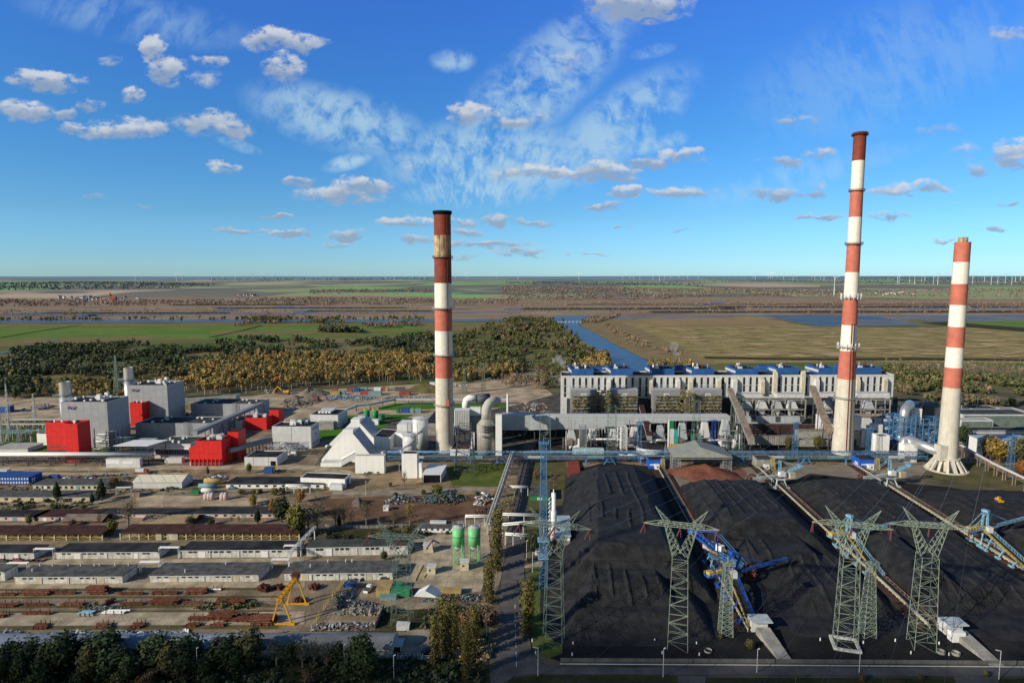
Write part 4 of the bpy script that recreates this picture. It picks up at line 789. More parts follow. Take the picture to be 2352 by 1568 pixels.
opening(f,'louvre_band',dsteel,.02,.98,3.0,7.0);opening(f,'eaves_pipe',whitep,0,1,7.2,8.4,out=1.2);gearset(f,9,5,(1.2,2.2),big=False)
for u in np.linspace(.04,.96,14):opening(f,'rib',gsteel,u-.004,u+.004,3.0,7.0,out=.3)
f=bldg('annex_hall','low grey annex between the farther turbine hall and the farther red block','industrial building',(B(700,0)[0],988),(B(940,0)[0],988),B(0,792)[1],B(0,720)[1],lgrey,roofg,par=.6);gearset(f,10,4,(1.2,2.4),big=False)
def redblock(lab,L,Rr,base_row,top,back,tL,tR,ttop,tback,ext=None,hv=1):
 f=bldg('switchgear_building',lab,'industrial building',(L,base_row),(Rr,base_row),top,back,red,roofd,par=.9)
 D2=f.ey*f.d*.45
 a=G((L,base_row));u0=pxu(f,tL,f.h);u1=pxu(f,tR,f.h)
 o=at(f,u0,.85,0);h=ZY(o,ttop);m=MB().obox(o,f.ex*f.w*(u1-u0),f.ey*f.d*.7,(0,0,h));build('tower_wall',m,red,f.t);build('tower_roof',MB().obox(o+V((.5,.5,h)),f.ex*(f.w*(u1-u0)-1),f.ey*(f.d*.7-1),(0,0,.15)),rbrown,f.t)
 m=MB().obox(at(f,1.0,1.0,0),f.ex*(f.w*.22),f.ey*f.d*.5,(0,0,f.h*.9));build('grey_wing',m,lgrey,f.t)
 r=random.Random(int(L))
 for i in range(9):roofgear(f,[(r.uniform(.25,.85),r.uniform(.3,.75),r.uniform(1.5,4),r.uniform(1.5,3),r.uniform(1.5,3.6))],lgrey,'air_handling_unit')
 if ext:
  x0,x1,et=ext;u0,u1=pxu(f,x0),0;o=at(f,u0,.0,0);h=ZY(o,et);build('side_wall',MB().obox(o,f.ex*f.w*(-u0),f.ey*f.d*.6,(0,0,h)),red,f.t)
  build('base_band',MB().obox(o-f.ey*.1,f.ex*(f.w*(1-u0)),f.ey*.08,(0,0,2.8)),concw,f.t)
  for k in range(8):p=o+f.ex*(f.w*(1-u0))*((k+.5)/8);build('base_fin',MB().obox(p-f.ey*1.3,f.ex*.6,f.ey*1.25,(0,0,5)),red,f.t)
 return f
redblock('front red block with a taller red tower and white roof units',B(402,0)[0],B(712,0)[0],1069,B(0,1036)[1],B(0,968)[1],B(655,0)[0],B(790,0)[0],B(0,930)[1],0,(B(315,0)[0],0,B(0,1120)[1]))
redblock('rear red block with a taller red tower, behind the white office block',B(997,0)[0],B(1253,0)[0],987,B(0,757)[1],B(0,712)[1],B(1203,0)[0],B(1320,0)[0],B(0,662)[1],0)
f=bldg('office_block','white cube shaped block with rooftop ventilation units and small side windows','office building',(B(1325,0)[0],1029),(B(1797,0)[0],1029.5),B(0,861)[1],B(0,800)[1],lgrey,roofd,par=1.0)
for k in range(14):
 r=random.Random(k);roofgear(f,[(r.uniform(.3,.8),r.uniform(.35,.85),r.uniform(1.5,5),r.uniform(1.5,3),r.uniform(1.6,4))],[lgrey,whitep,gcont][k%3],'air_handling_unit')
for v in (.2,.3,.42,.52,.62,.72,.82):opening(f,'window',glass,v,v+.05,f.h-4,f.h-2,'right');
for v in (.3,.5,.2,.7,.8):opening(f,'window',glass,v,v+.05,1.6,4,'right')
for v in (.45,.58):opening(f,'window',glass,v,v+.05,9,11,'right')
opening(f,'panel_joint',dsteel,.495,.503,0,f.h)
f=bldg('pump_station','low grey flat-roofed building with a dark doorway below the white office block','building',(B(983,0)[0],1069.5),(B(1380,0)[0],1069.5),B(0,1237)[1],B(0,1152)[1],lgrey,roofd,par=.8)
opening(f,'doorway',black,.80,.96,0,3.6);opening(f,'panel_joint',dsteel,.27,.277,0,f.h);opening(f,'panel_joint',dsteel,.74,.747,0,f.h)
f=bldg('chiller_building','grey building with rows of white roof fans near the green tanks','building',(B(1783,0)[0],983),(B(2125,0)[0],984),B(0,716)[1],B(0,645)[1],lgrey,roofd,par=.7)
for k in range(4):build('roof_fan_row',MB().obox(at(f,.2+.12*k,.25,f.h),f.ex*2.2,f.ey*f.d*.6,(0,0,1.6)),whitep,f.t)
f=bldg('service_hut','small beige flat-roofed annex right of the white office block','building',(B(1885,0)[0],987),(B(2068,0)[0],987),B(0,806)[1],B(0,790)[1],conc,roofl,par=.3)
f=bldg('filter_house','white metal building at the far left end beside the big red box','building',(A(457,0)[0],1022),(A(592,0)[0],1022),A(0,950)[1],A(0,925)[1],white,roofd,par=.4)
f=bldg('intake_house','grey building at the left edge with a pale sloping canopy','building',(A(-60,0)[0],1038),(A(340,0)[0],1038),A(0,1130)[1],A(0,1068)[1],lgrey,roofl,par=0)
f=bldg('auxiliary_building','small pale annex with bright roof between the pipe bridge and the turbine hall','building',(A(1620,0)[0],1030),(A(1830,0)[0],1030),A(0,1045)[1],A(0,1003)[1],lgrey,roofl,par=.2)
f=bldg('auxiliary_building','pale two-tone hut under the pipe bridge','building',(A(1297,0)[0],1074),(A(1710,0)[0],1074),A(0,1255)[1],A(0,1240)[1],lgrey,roofl,par=.2);opening(f,'upper_panel',whitep,0,.4,3.0,5.8);opening(f,'upper_panel',whitep,.5,.78,3.0,5.0)
f=bldg('auxiliary_building','long low cream hut left of the front red block','building',(B(5,0)[0],1063),(B(215,0)[0],1063),B(0,1245)[1],B(0,1225)[1],lgrey,roofl,par=.2)
cf=T('open_canopy','white tilted canopy on a slender steel frame above the pipe bridge','canopy',G(A(1665,1310)));p=G(A(1665,1310));z=ZY(p,A(0,1085)[1])
build('roof',MB().hexa([p+V((-14,-4,z)),p+V((12,-4,z)),p+V((20,9,z+1)),p+V((-6,9,z+1))],[p+V((-14,-4,z+.4)),p+V((12,-4,z+.4)),p+V((20,9,z+1.4)),p+V((-6,9,z+1.4))]),whitep,cf)
m=MB()
for dx,dy in ((-13,-3),(11,-3),(18,8),(-5,8)):m.bar(p+V((dx,dy,0)),p+V((dx,dy,z)),.4)
for zz in (z*.4,z*.7):m.bar(p+V((-13,-3,zz)),p+V((11,-3,zz)),.3);m.bar(p+V((11,-3,zz)),p+V((18,8,zz)),.3)
m.bar(p+V((-13,-3,0)),p+V((11,-3,z)),.25);build('frame',m,dsteel,cf)
def pipe_bridge(lab,x0,x1,top,bot,base_row,legs,pm=whitep,sm=dsteel,Y=None,w=5,tr=True):
 a=G((x0,base_row));b=G((x1,base_row));b.y=a.y;b.x=PX(V((0,a.y,8)),x1);a.x=PX(V((0,a.y,8)),x0);z1=ZY(a,top);z0=ZY(a,bot)
 t=T('pipe_bridge',lab,'pipe bridge',(a+b)/2);build('pipe',MB().tube([a+V((0,-1,z1-1.2)),b+V((0,-1,z1-1.2))],1.15,14),pm,t,True);build('pipe',MB().tube([a+V((0,1.8,z1-1)),b+V((0,1.8,z1-1))],.8,12),pm,t,True)
 n=int((b-a).length/7);m=MB();truss(m,a+V((0,0,z0)),b+V((0,0,z0)),w,max(1.5,z1-z0-2.6),n,.3)
 build('truss',m,sm,t)
 for lx in legs:
  X=PX(V((0,a.y,4)),lx);m=MB()
  for dy in (-w/2,w/2):m.bar((X,a.y+dy,0),(X,a.y+dy,z0+.2),.6)
  m.bar((X,a.y-w/2,0),(X,a.y+w/2,z0),.3);build('support',m,sm,t)
 return t,a,b,z0,z1
pipe_bridge('long white pipe bridge crossing in front of the big red box',-60,A(1855,0)[0],A(0,1180)[1],A(0,1262)[1],1066,[A(x,0)[0] for x in (-200,60,370,640,940,1270,1540,1830)])
for (x0,y0,x1,y1,h,w,lab,mt) in ((380,1070,1195,660,11,5,'long dark covered cable bridge running back between the grey halls',dgrey),(800,1250,1310,1085,8,4,'grey covered walkway between the office block and the low grey building',dgrey)):
 a,b=G(B(x0,y0+55)),G(B(x1,y1+75));t=T('cable_bridge',lab,'cable bridge',(a+b)/2);r=(b-a).normalized();s_=V((r.y,-r.x,0))*w/2
 build('gallery',MB().obox(a-s_+V((0,0,h)),b-a,s_*2,(0,0,3)),mt,t)
 for k in range(7):p=a+(b-a)*k/6;build('trestle',MB().bar(p+s_,p+s_+V((0,0,h)),.5).bar(p-s_,p-s_+V((0,0,h)),.5).bar(p-s_,p+s_+V((0,0,h)),.25),dsteel,t)
pc=T('pipe_rack','dense rack of silver pipes beside the big red box','pipe rack',G(A(1300,1180)))
for k in range(26):
 r=random.Random(k+90);x0=r.uniform(1130,1500);y=r.uniform(1110,1190);a=G(A(x0,y));b=V((PX(a,A(min(1640,x0+r.uniform(60,300)),0)[0]),a.y,0));z=r.choice((3,5,7,9,11));build('pipe',MB().tube([a+V((0,0,z)),b+V((0,0,z))],r.uniform(.2,.45),8),gsteel if k%3 else whitep,pc,True)
for k in range(10):
 r=random.Random(k+190);a=G(A(r.uniform(1130,1620),r.uniform(1120,1190)));build('column',MB().bar(a,a+V((0,0,r.uniform(10,20))),.5),dsteel,pc)
a=G(A(1385,1170));build('vertical_duct',MB().cbox(a,4,4,ZY(a,A(0,920)[1])),dgrey,pc)
pt=T('process_skid','white pipework platform with a railing in front of the office block','process plant',G(B(1480,1200)));a,b=G(B(1270,1210)),G(B(1745,1210));m=MB();truss(m,a+V((0,0,5)),V((b.x,a.y,5)),9,4,8,.35);build('frame',m,gsteel,pt)
for k in range(16):r=random.Random(k+30);build('vessel',MB().cbox(a+(b-a)*r.random()+V((0,r.uniform(-3,5),.2)),r.uniform(1.5,5),2.5,r.uniform(1.5,4.5)),whitep if k%2 else lgrey,pt)
#  boiler house and its equipment
bh=bldg('boiler_house','very long white boiler house with dark vertical window strips and blue roof sheds','industrial building',(Dd(275,0)[0],962),(E(1356,0)[0],958),Dd(0,256)[1],Dd(0,206)[1],boilerw,roofd,par=1.2)
def winstrip(f,px,ztop,zbot,wpx=6.2*.55):
 u=pxu(f,px,(ztop+zbot)/2);w=wpx/(f.w)*.62;opening(f,'window_strip',glass,u-w/2,u+w/2,zbot,ztop,out=.1)
zt=ZY(at(bh,.3,0,0),Dd(0,275)[1]);
xs=[319,402,465,528,591,654,718,801,865,928,991,1066,1129,1215,1278,1341,1405,1468,1531,1616,1681,1745,1808,1896,1959]
for k,x in enumerate(xs):winstrip(bh,Dd(x,0)[0],zt,ZY(at(bh,.3,0,0),Dd(0,465 if k in (0,11,12,23,24) else 400)[1]))
for x in (80,129,240,288,336,396,441,505,554,603,649,710,813,863,910,1122,1176,1226,1273):winstrip(bh,E(x,0)[0],zt,ZY(at(bh,.7,0,0),E(0,310 if x not in (80,129,441,710) else 330)[1]))
for z_ in (zt+1,zt-8,zt-15):opening(bh,'cornice',lgrey,.0,1,z_,z_+.45,out=.25)
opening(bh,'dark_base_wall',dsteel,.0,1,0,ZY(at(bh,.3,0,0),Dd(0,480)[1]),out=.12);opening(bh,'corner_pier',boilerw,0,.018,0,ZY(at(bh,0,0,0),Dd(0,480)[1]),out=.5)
pent=[(Dd(385,0)[0],Dd(604,0)[0]),(Dd(778,0)[0],Dd(1001,0)[0]),(Dd(1192,0)[0],Dd(1418,0)[0]),(Dd(1592,0)[0],Dd(1818,0)[0]),(Dd(2032,0)[0],Dd(2260,0)[0]),(E(490,0)[0],E(658,0)[0]),(E(806,0)[0],E(945,0)[0]),(E(1082,0)[0],E(1281,0)[0])]
names=['leftmost','second from the left','third from the left','fourth from the left','fifth from the left','sixth from the left','seventh from the left','rightmost']
top_h=bh.h
for k,(x0,x1) in enumerate(pent):
 row=Dd(0,250)[1] if k<5 else E(0,179)[1];trow=Dd(0,192)[1]-1.5 if k<5 else E(0,131)[1]
 f=bldg('roof_shed','blue metal shed on the boiler house roof, '+names[k]+' of eight','roof shed',(x0,row),(x1,row),trow,trow-9,bpent,roofd,par=1.0,z0=bh.h-1.2+.14,D=V((-.05,1,0)).normalized(),dep=26,group='blue sheds on the boiler house roof')
 r=random.Random(k*3+1)
 for j in range(5):c=at(f,r.uniform(.2,.85),r.uniform(.3,.8),0);build('roof_stack',MB().cyl((c.x,c.y),.9,.9,c.z+f.h-.9,c.z+f.h+r.uniform(1.5,4.0),10),[whitep,rustm,gsteel,rustl][(j+k)%4],f.t,True)
 c=at(f,.25,.12,f.h-.9);build('roof_unit',MB().cbox(c,3.5,3,2.6),lgrey,f.t)
 build('side_band',MB().obox(at(f,0,0,2)-f.ex*.15,f.ex*.12,f.ey*f.d,(0,0,2.2)),lgrey,f.t)
for k in range(4):
 xa=pent[2*k][1];xb=pent[2*k+1][0];f=bldg('link_shed','low blue-grey link shed between the %s pair of blue roof sheds'%['first','second','third','fourth'][k],'roof shed',(xa+2,Dd(0,215)[1]),(xb-2,Dd(0,215)[1]),Dd(0,163)[1]-k,Dd(0,150)[1]-k,bpent,roofd,par=.5,z0=bh.h-1.0,dep=8)
 windows(f,(.55,.63,.71),.03,2.5,4.5,m=whitep)
def bend(p,q,r,n,mb,rad):pass
dts=[(Dd(752,0)[0],0),(Dd(1030,0)[0],0),(Dd(1170,0)[0],0),(Dd(1444,0)[0],0),(Dd(1570,0)[0],0),(Dd(1852,0)[0],0),(Dd(2008,0)[0],0),(Dd(2290,0)[0],0),(E(170,0)[0],0),(E(376,0)[0],0),(E(472,0)[0],1),(E(682,0)[0],1),(E(787,0)[0],0),(E(1095,0)[0],0),(E(1302,0)[0],0)]
for k,(px,hi) in enumerate(dts):
 zt_=ZY(at(bh,.5,0,0),Dd(0,285)[1]) if not hi else bh.h+3.5;zb=ZY(at(bh,.5,0,0),Dd(0,480)[1] if k<7 else E(0,325)[1]);u=pxu(bh,px,zt_);p=at(bh,u,0,0)-bh.ey*2.4;w_=3.6
 m=MB();m.obox(p+V((-w_/2,-1.4,zb)),(w_,0,0),(0,3.6,0),(0,0,zt_-zb-2));m.hexa([p+V((-w_/2,-1.4,zt_-2)),p+V((w_/2,-1.4,zt_-2)),p+V((w_/2,2.2,zt_-2)),p+V((-w_/2,2.2,zt_-2))],[p+V((-w_/2,.4,zt_)),p+V((w_/2,.4,zt_)),p+V((w_/2,2.2,zt_)),p+V((-w_/2,2.2,zt_))])
 o=build('flue_duct',m,wcream if k%3 else boilerw,bh.t)
esp=[(372,635),(775,1043),(1195,1470),(1605,1886)]
for k,(x0,x1) in enumerate(esp):
 L_,R2=Dd(x0,0)[0],Dd(x1,0)[0];row=975;z1=ZY(G((L_,row)),Dd(0,400)[1]);zl=ZY(G((L_,row)),Dd(0,597)[1])
 f=bldg('dust_filter','dark grey filter box with a small white sign, %s of four before the boiler house'%['leftmost','second','third','rightmost'][k],'dust filter',(L_,row),(R2,row),Dd(0,400)[1],Dd(0,385)[1],dgrey,duct,par=0,z0=0,dep=12,group='grey filter boxes in front of the boiler house',wname='lower_frame')
 for ch in list(f.t.children):
  if ch.name.startswith('lower_frame') or ch.name.startswith('roof'):bpy.data.objects.remove(ch)
 zm=ZY(at(f,0,0,0),Dd(0,465)[1]);build('casing',MB().obox(at(f,0,0,zl),f.ex*f.w,f.ey*f.d,(0,0,z1-zl)),dgrey,f.t)
 build('top_plate',MB().obox(at(f,0,0,z1)-V((.2,.2,0)),f.ex*(f.w+.4),f.ey*(f.d+.4),(0,0,.35)),duct,f.t)
 build('sign',MB().obox(at(f,.40,-.02,z1-6.0),f.ex*f.w*.2,f.ey*.1,(0,0,2.6)),whitep,f.t)
 m=MB()
 for j in range(7):m.obox(at(f,.43+.02*j,-.035,z1-5.0),f.ex*f.w*.012,f.ey*.1,(0,0,.8))
 build('sign_lettering',m,logob,f.t)
 m=MB()
 for j in range(5):
  zz=zl+.3+(zm-zl)*j/4.0;railing(m,[at(f,.05,0,zz)-f.ey*2,at(f,.99,0,zz)-f.ey*2],1.2,.14);m.obox(at(f,.05,0,zz)-f.ey*2,f.ex*f.w*.94,f.ey*1.9,(0,0,.15))
 build('walkways',m,ysteel,f.t);m=MB();r=random.Random(k)
 for j in range(40):c=at(f,r.uniform(.06,.97),0,zl+r.uniform(0,zm-zl))-f.ey*1.2;m.cbox(c,r.uniform(.5,1.8),1.2,r.uniform(.5,1.6))
 build('equipment_boxes',m,ysteel,f.t)
 m=MB()
 for j in range(7):u=j/6;m.bar(at(f,u,.1,0),at(f,u,.1,zl),.7)
 for j in range(6):m.bar(at(f,j/6,0,zl-6),at(f,(j+.5)/6,0,zl),.35);m.bar(at(f,(j+1)/6,0,zl-6),at(f,(j+.5)/6,0,zl),.35)
 m.bar(at(f,0,0,zl-6),at(f,1,0,zl-6),.5);m.bar(at(f,0,0,zl-.4),at(f,1,0,zl-.4),.6);build('support_frame',m,conc,f.t)
for k,(x0,x1) in enumerate(((640,768),(1475,1600))):
 a,b=G(Dd(x0,0)[:1]+(978,)),G(Dd(x1,0)[:1]+(978,));t=T('stair_tower','rusty yellow lattice of platforms and stairs between the %s pair of grey filter boxes'%['left','right'][k],'stair tower',(a+b)/2);m=MB();c=(a+b)/2;lattice(m,c,0,ZY(c,Dd(0,405)[1]),(b-a).length*.36,(b-a).length*.32,8,.4);build('frame',m,gsteel,t);m=MB();r=random.Random(k)
 for j in range(60):p=a+(b-a)*r.uniform(-.02,1.02)+V((0,r.uniform(-3,2),r.uniform(6,ZY(c,Dd(0,405)[1]))));m.cbox(p,r.uniform(1,4.5),2,.3 if j%2 else 1.4)
 for j in range(6):z_=6+j*5;railing(m,[a+V((0,-3,z_)),b+V((0,-3,z_))],1.2,.16);m.bar(a+V((0,-3,z_)),b+V((0,-3,z_+5)),.4)
 build('platforms',m,ysteel,t)
for k,(x0,x1,y0) in enumerate(((195,372,330),(487,690,330),(800,935,325),(1080,1330,322))):
 f=bldg('flue_gas_casing',['small white casing box left of the pair in the middle of the boiler house','white casing box on the steel frame in front of the sixth blue shed','white casing box partly behind the tallest chimney','white casing box at the right end of the boiler house'][k],'casing',(E(x0,0)[0],975),(E(x1,0)[0],975),E(0,y0)[1],E(0,y0-8)[1],boilerw,roofl,par=0,z0=0,dep=9)
 zl=ZY(at(f,0,0,0),E(0,363)[1]);z1=f.h
 for ch in list(f.t.children):bpy.data.objects.remove(ch)
 build('casing',MB().obox(at(f,0,0,zl),f.ex*f.w,f.ey*f.d,(0,0,z1-zl)),boilerw,f.t);m=MB();railing(m,[at(f,0,0,z1),at(f,1,0,z1)],1.2,.15);build('railing',m,gsteel,f.t)
 for j in range(3):build('column',MB().bar(at(f,j/2,.2,0),at(f,j/2,.2,zl),.8),dsteel,f.t)
for k,(x0,x1) in enumerate(((205,705),(795,1340))):
 a,b=G((E(x0,0)[0],985)),G((E(x1,0)[0],985));b.y=a.y;b.x=PX(V((0,a.y,10)),E(x1,0)[0]);t=T('hopper_frame','dark steel frame carrying grey hoppers, %s the tallest chimney'%['left of','around and right of'][k],'steel frame',(a+b)/2);zz=[ZY(a,E(0,y)[1]) for y in (372,445,497)]
 m=MB();n=4 if k==0 else 5
 for j in range(n+1):p=a+(b-a)*j/n;m.bar(p,p+V((0,0,zz[0])),.9);m.bar(p+V((0,8,0)),p+V((0,8,zz[0])),.9)
 for z_ in zz:m.bar(a+V((0,0,z_)),b+V((0,0,z_)),.8);m.bar(a+V((0,8,z_)),b+V((0,8,z_)),.8)
 for j in range(n):m.bar(a+(b-a)*j/n+V((0,0,zz[1])),a+(b-a)*(j+1)/n+V((0,0,zz[2])),.35)
 build('frame',m,conc,t);hw=(b-a).x
 for j in range(4 if k==0 else 3):
  c=a+(b-a)*((j+.6)/(4.4 if k==0 else 3.6))+V((0,4,0));build('hopper',MB().hexa([c+V((-5,-3,zz[1]+.5)),c+V((5,-3,zz[1]+.5)),c+V((5,3,zz[1]+.5)),c+V((-5,3,zz[1]+.5))],[c+V((-2,-3,zz[0]-2)),c+V((2,-3,zz[0]-2)),c+V((2,3,zz[0]-2)),c+V((-2,3,zz[0]-2))]),lgrey if j%2 else duct,t)
  build('chute',MB().hexa([c+V((-1.5,-1,zz[2])),c+V((1.5,-1,zz[2])),c+V((1.5,1,zz[2])),c+V((-1.5,1,zz[2]))],[c+V((-3,-2,zz[1]-1)),c+V((3,-2,zz[1]-1)),c+V((3,2,zz[1]-1)),c+V((-3,2,zz[1]-1))]),lgrey,t)
 build('back_wall',MB().obox(a+V((0,9,0)),b-a,(0,.5,0),(0,0,zz[0]-1)),dsteel,t)
def gbox(name,label,cat,x0,x1,base_row,top,bot,depth,m_,group=None,taper=None):
 a,b=G((x0,base_row)),G((x1,base_row));z1=ZY(a,top);z0=max(0,ZY(a,bot));b.y=a.y;b.x=PX(V((0,a.y,(z0+z1)/2)),x1);a.x=PX(V((0,a.y,(z0+z1)/2)),x0)
 t=T(name,label,cat,(a+b)/2,group);build('casing',MB().obox(a+V((0,0,z0)),b-a,(0,depth,0),(0,0,z1-z0)),m_,t);return t,a,b,z0,z1
t,a,b,z0,z1=gbox('flue_duct','long greenish grey duct under the hopper frame left of the tallest chimney','duct',E(200,0)[0],E(680,0)[0],990,E(0,502)[1],E(0,553)[1],6,duct);m=MB()
for j in range(4):build('duct_window',MB().box(a.x+12+j*22,a.x+16+j*22,a.y-.5,a.y-.05,z0+2,z0+7),dsteel,t)
for j in range(6):build('column',MB().bar((a.x+(b.x-a.x)*j/5,a.y+3,0),(a.x+(b.x-a.x)*j/5,a.y+3,z0),.8),dsteel,t)
t,a,b,z0,z1=gbox('shed_wall','dark open bunker bay below the grey duct','bunker bay',E(190,0)[0],E(900,0)[0],1000,E(0,556)[1],1100,3,dsteel);m=MB()
for z_ in np.linspace(4,z1,4):m.bar((a.x,a.y-2,z_),(b.x,a.y-2,z_),.5)
for j in range(8):m.bar((a.x+(b.x-a.x)*j/7,a.y-2,0),(a.x+(b.x-a.x)*j/7,a.y-2,z1),.5)
build('frame',m,rustm,t)
def roundduct(label,pts,zc,r,m_,sup=True,name='flue_duct',sm=dsteel,n=16):
 P=[V((PX(V((0,G((p[0],1005)).y if len(p)<4 else p[3],zc)),p[0]),p[3] if len(p)>3 else G((p[0],1005)).y,ZY(G((p[0],1005)) if len(p)<4 else V((0,p[3],0)),p[1]))) for p in pts]
 t=T(name,label,'duct',V((P[0].x,P[0].y,0)));build('duct',MB().tube(P,r,n),m_,t,True)
 if sup:
  m=MB()
  for p in P[::2]:m.bar((p.x,p.y,0),(p.x,p.y,p.z-r*.9),.7)
  build('support_frame',m,sm,t)
 return t
Y1=497
t,a,b,z0,z1=gbox('coal_bunker_duct','long pale rounded duct with steel ribs just behind the blue gantry','duct',E(310,0)[0],E(655,0)[0],1030,E(0,650)[1],E(0,712)[1],5,conc)
build('rounded_end',MB().cyl((a.x,a.y+2.5),2.5,2.5,z0,z1,20),conc,t);m=MB()
for j in range(22):m.bar((a.x+(b.x-a.x)*j/21,a.y-.2,z0),(a.x+(b.x-a.x)*j/21,a.y-.2,z1),.25)
railing(m,[(a.x,a.y,z1),(b.x,a.y,z1)],1.2,.15);build('ribs',m,rustl,t)
for j in range(6):build('column',MB().bar((a.x+(b.x-a.x)*j/5,a.y+2,0),(a.x+(b.x-a.x)*j/5,a.y+2,z0),.6),dsteel,t)
t,a,b,z0,z1=gbox('flue_duct','broad grey-brown duct left of the tallest chimney with rusty top','duct',E(655,0)[0],E(905,0)[0],1020,E(0,610)[1],E(0,665)[1],7,conc);build('cover',MB().box(a.x,b.x,a.y,a.y+7,z1+.02,z1+.6),rustl,t)
t,a,b,z0,z1=gbox('flue_duct','lower brown duct under the rusty one left of the tallest chimney','duct',E(650,0)[0],E(900,0)[0],1030,E(0,675)[1],E(0,725)[1],6,conc)
for k,(x0,x1,y0,y1,m_) in enumerate(((1065,1120,605,670,conc),(1130,1180,600,735,lgrey),(1180,1245,605,680,lgrey),(1225,1290,560,640,boilerw),(1070,1130,500,600,boilerw))):
 gbox('flue_duct',['short concrete coloured duct right of the tallest chimney','pale vertical duct box right of the tallest chimney','grey duct box beside the pale vertical one','white sloping duct box below the white filter house','white duct elbow box against the tallest chimney'][k],'duct',E(x0,0)[0],E(x1,0)[0],1028,E(0,y0)[1],E(0,y1)[1],7,m_)
f=bldg('filter_house','broad white filter house with rusty ribbed roof behind the tallest chimney','industrial building',(E(835,0)[0],1012),(E(1390,0)[0],1012),E(0,508)[1],E(0,478)[1],boilerw,roofl,par=.4);m=MB()
for j in range(24):m.obox(at(f,j/24+.01,.05,f.h),f.ex*1.0,f.ey*f.d*.85,(0,0,1.0))
build('roof_ribs',m,rustl,f.t);opening(f,'dark_recess',dsteel,.66,.69,0,f.h-1);opening(f,'lower_recess',dsteel,.02,.98,0,8)
def gallery(label,p0,z0,p1,z1,w,h,m_,roof,sup=True):
 a,b=p0+V((0,0,z0)),p1+V((0,0,z1));t=T('coal_gallery',label,'conveyor gallery',(p0+p1)/2);d=(b-a);s_=V((d.y,-d.x,0)).normalized()*w/2
 build('gallery_wall',MB().hexa([a-s_,a+s_,b+s_,b-s_],[a-s_+V((0,0,h)),a+s_+V((0,0,h)),b+s_+V((0,0,h)),b-s_+V((0,0,h))]),m_,t);u=V((0,0,h+.02));s2=s_*1.1
 build('roof',MB().hexa([a-s2+u,a+s2+u,b+s2+u,b-s2+u],[a-s2+u+V((0,0,.3)),a+s2+u+V((0,0,.3)),b+s2+u+V((0,0,.3)),b-s2+u+V((0,0,.3))]),roof,t)
 if sup:
  m=MB()
  for k in (.15,.45,.75):p=a+d*k;m.bar((p+s_).xy.to_3d(),p+s_,.6);m.bar((p-s_).xy.to_3d(),p-s_,.6);m.bar((p-s_).xy.to_3d(),p+s_,.3)
  build('support_frame',m,dsteel,t)
 return t
gallery('cream inclined coal gallery climbing left of the tallest chimney',G(E(880,770)),16,G((E(748,0)[0],985)),36,4.5,4,rustl,rustl)
gallery('weathered inclined coal gallery running down to the beige transfer house',G(E(300,790)),9,G((E(130,0)[0],975)),31,4.5,4,conc,rustl)
gallery('dark inclined coal gallery between the stepped duct and the round tank',G(Dd(1165,1000)),8,G((Dd(1080,0)[0],985)),19,4,3.5,dgrey,rbrown)
ld=T('collector_duct','very long grey collector duct with a stepped underside, raised over the dark equipment bays','duct',G((1400,1005)))
a0=G((Cc(1885,0)[0],1010));YD=a0.y
def fx(px,z=20):return PX(V((0,YD,z)),px)
zt=ZY(a0,Dd(0,668)[1]);segs=[(Cc(1885,0)[0],Dd(0,0)[0]+0,Cc(0,742)[1]),(Dd(0,0)[0],Dd(222,0)[0],Dd(0,795)[1]),(Dd(222,0)[0],Dd(722,0)[0],Dd(0,795)[1]),(Dd(722,0)[0],Dd(935,0)[0],Dd(0,770)[1]),(Dd(935,0)[0],Dd(1195,0)[0],Dd(0,748)[1]),(Dd(1195,0)[0],Dd(1350,0)[0],Dd(0,732)[1]),(Dd(1350,0)[0],Dd(1980,0)[0],Dd(0,710)[1])]
for k,(xa,xb,br) in enumerate(segs):
 zb=ZY(a0,br);build('duct_section',MB().box(fx(xa)+(.02 if k else 0),fx(xb),YD-(2 if k<2 else 0),YD+10,zb,zt+(1.5 if k<1 else 0)),duct,ld)
build('top_plate',MB().box(fx(segs[1][0]),fx(segs[-1][1]),YD-.3,YD+10.3,zt+.02,zt+.5),lgrey,ld)
bt=MB();
for j in range(22):x=fx(segs[0][0])+(fx(segs[-1][1])-fx(segs[0][0]))*j/21;bt.bar((x,YD+1,0),(x,YD+1,20),.8);bt.bar((x,YD+9,0),(x,YD+9,20),.8)
build('columns',bt,dsteel,ld)
for j in range(21):
 if j%2==0:x=fx(segs[0][0])+(fx(segs[-1][1])-fx(segs[0][0]))*j/21;build('brace',MB().bar((x,YD+1,3),(x+9,YD+1,18),.4),gsteel,ld)
gbox('lift_shaft','tall white end pillar at the left end of the long grey duct','shaft',Cc(1820,0)[0],Cc(1884,0)[0],1046,Cc(0,597)[1],1046,5,white)
gbox('back_shed','long dark equipment hall below the stepped grey duct','industrial hall',Cc(1890,0)[0],Dd(1985,0)[0],1000,Dd(0,690)[1],1000,4,mat('painted_shade_cladding',(.045,.05,.055),.8,panel=6,pdark=.6,var=.3))  # deep shade under the duct is put into this cladding colour
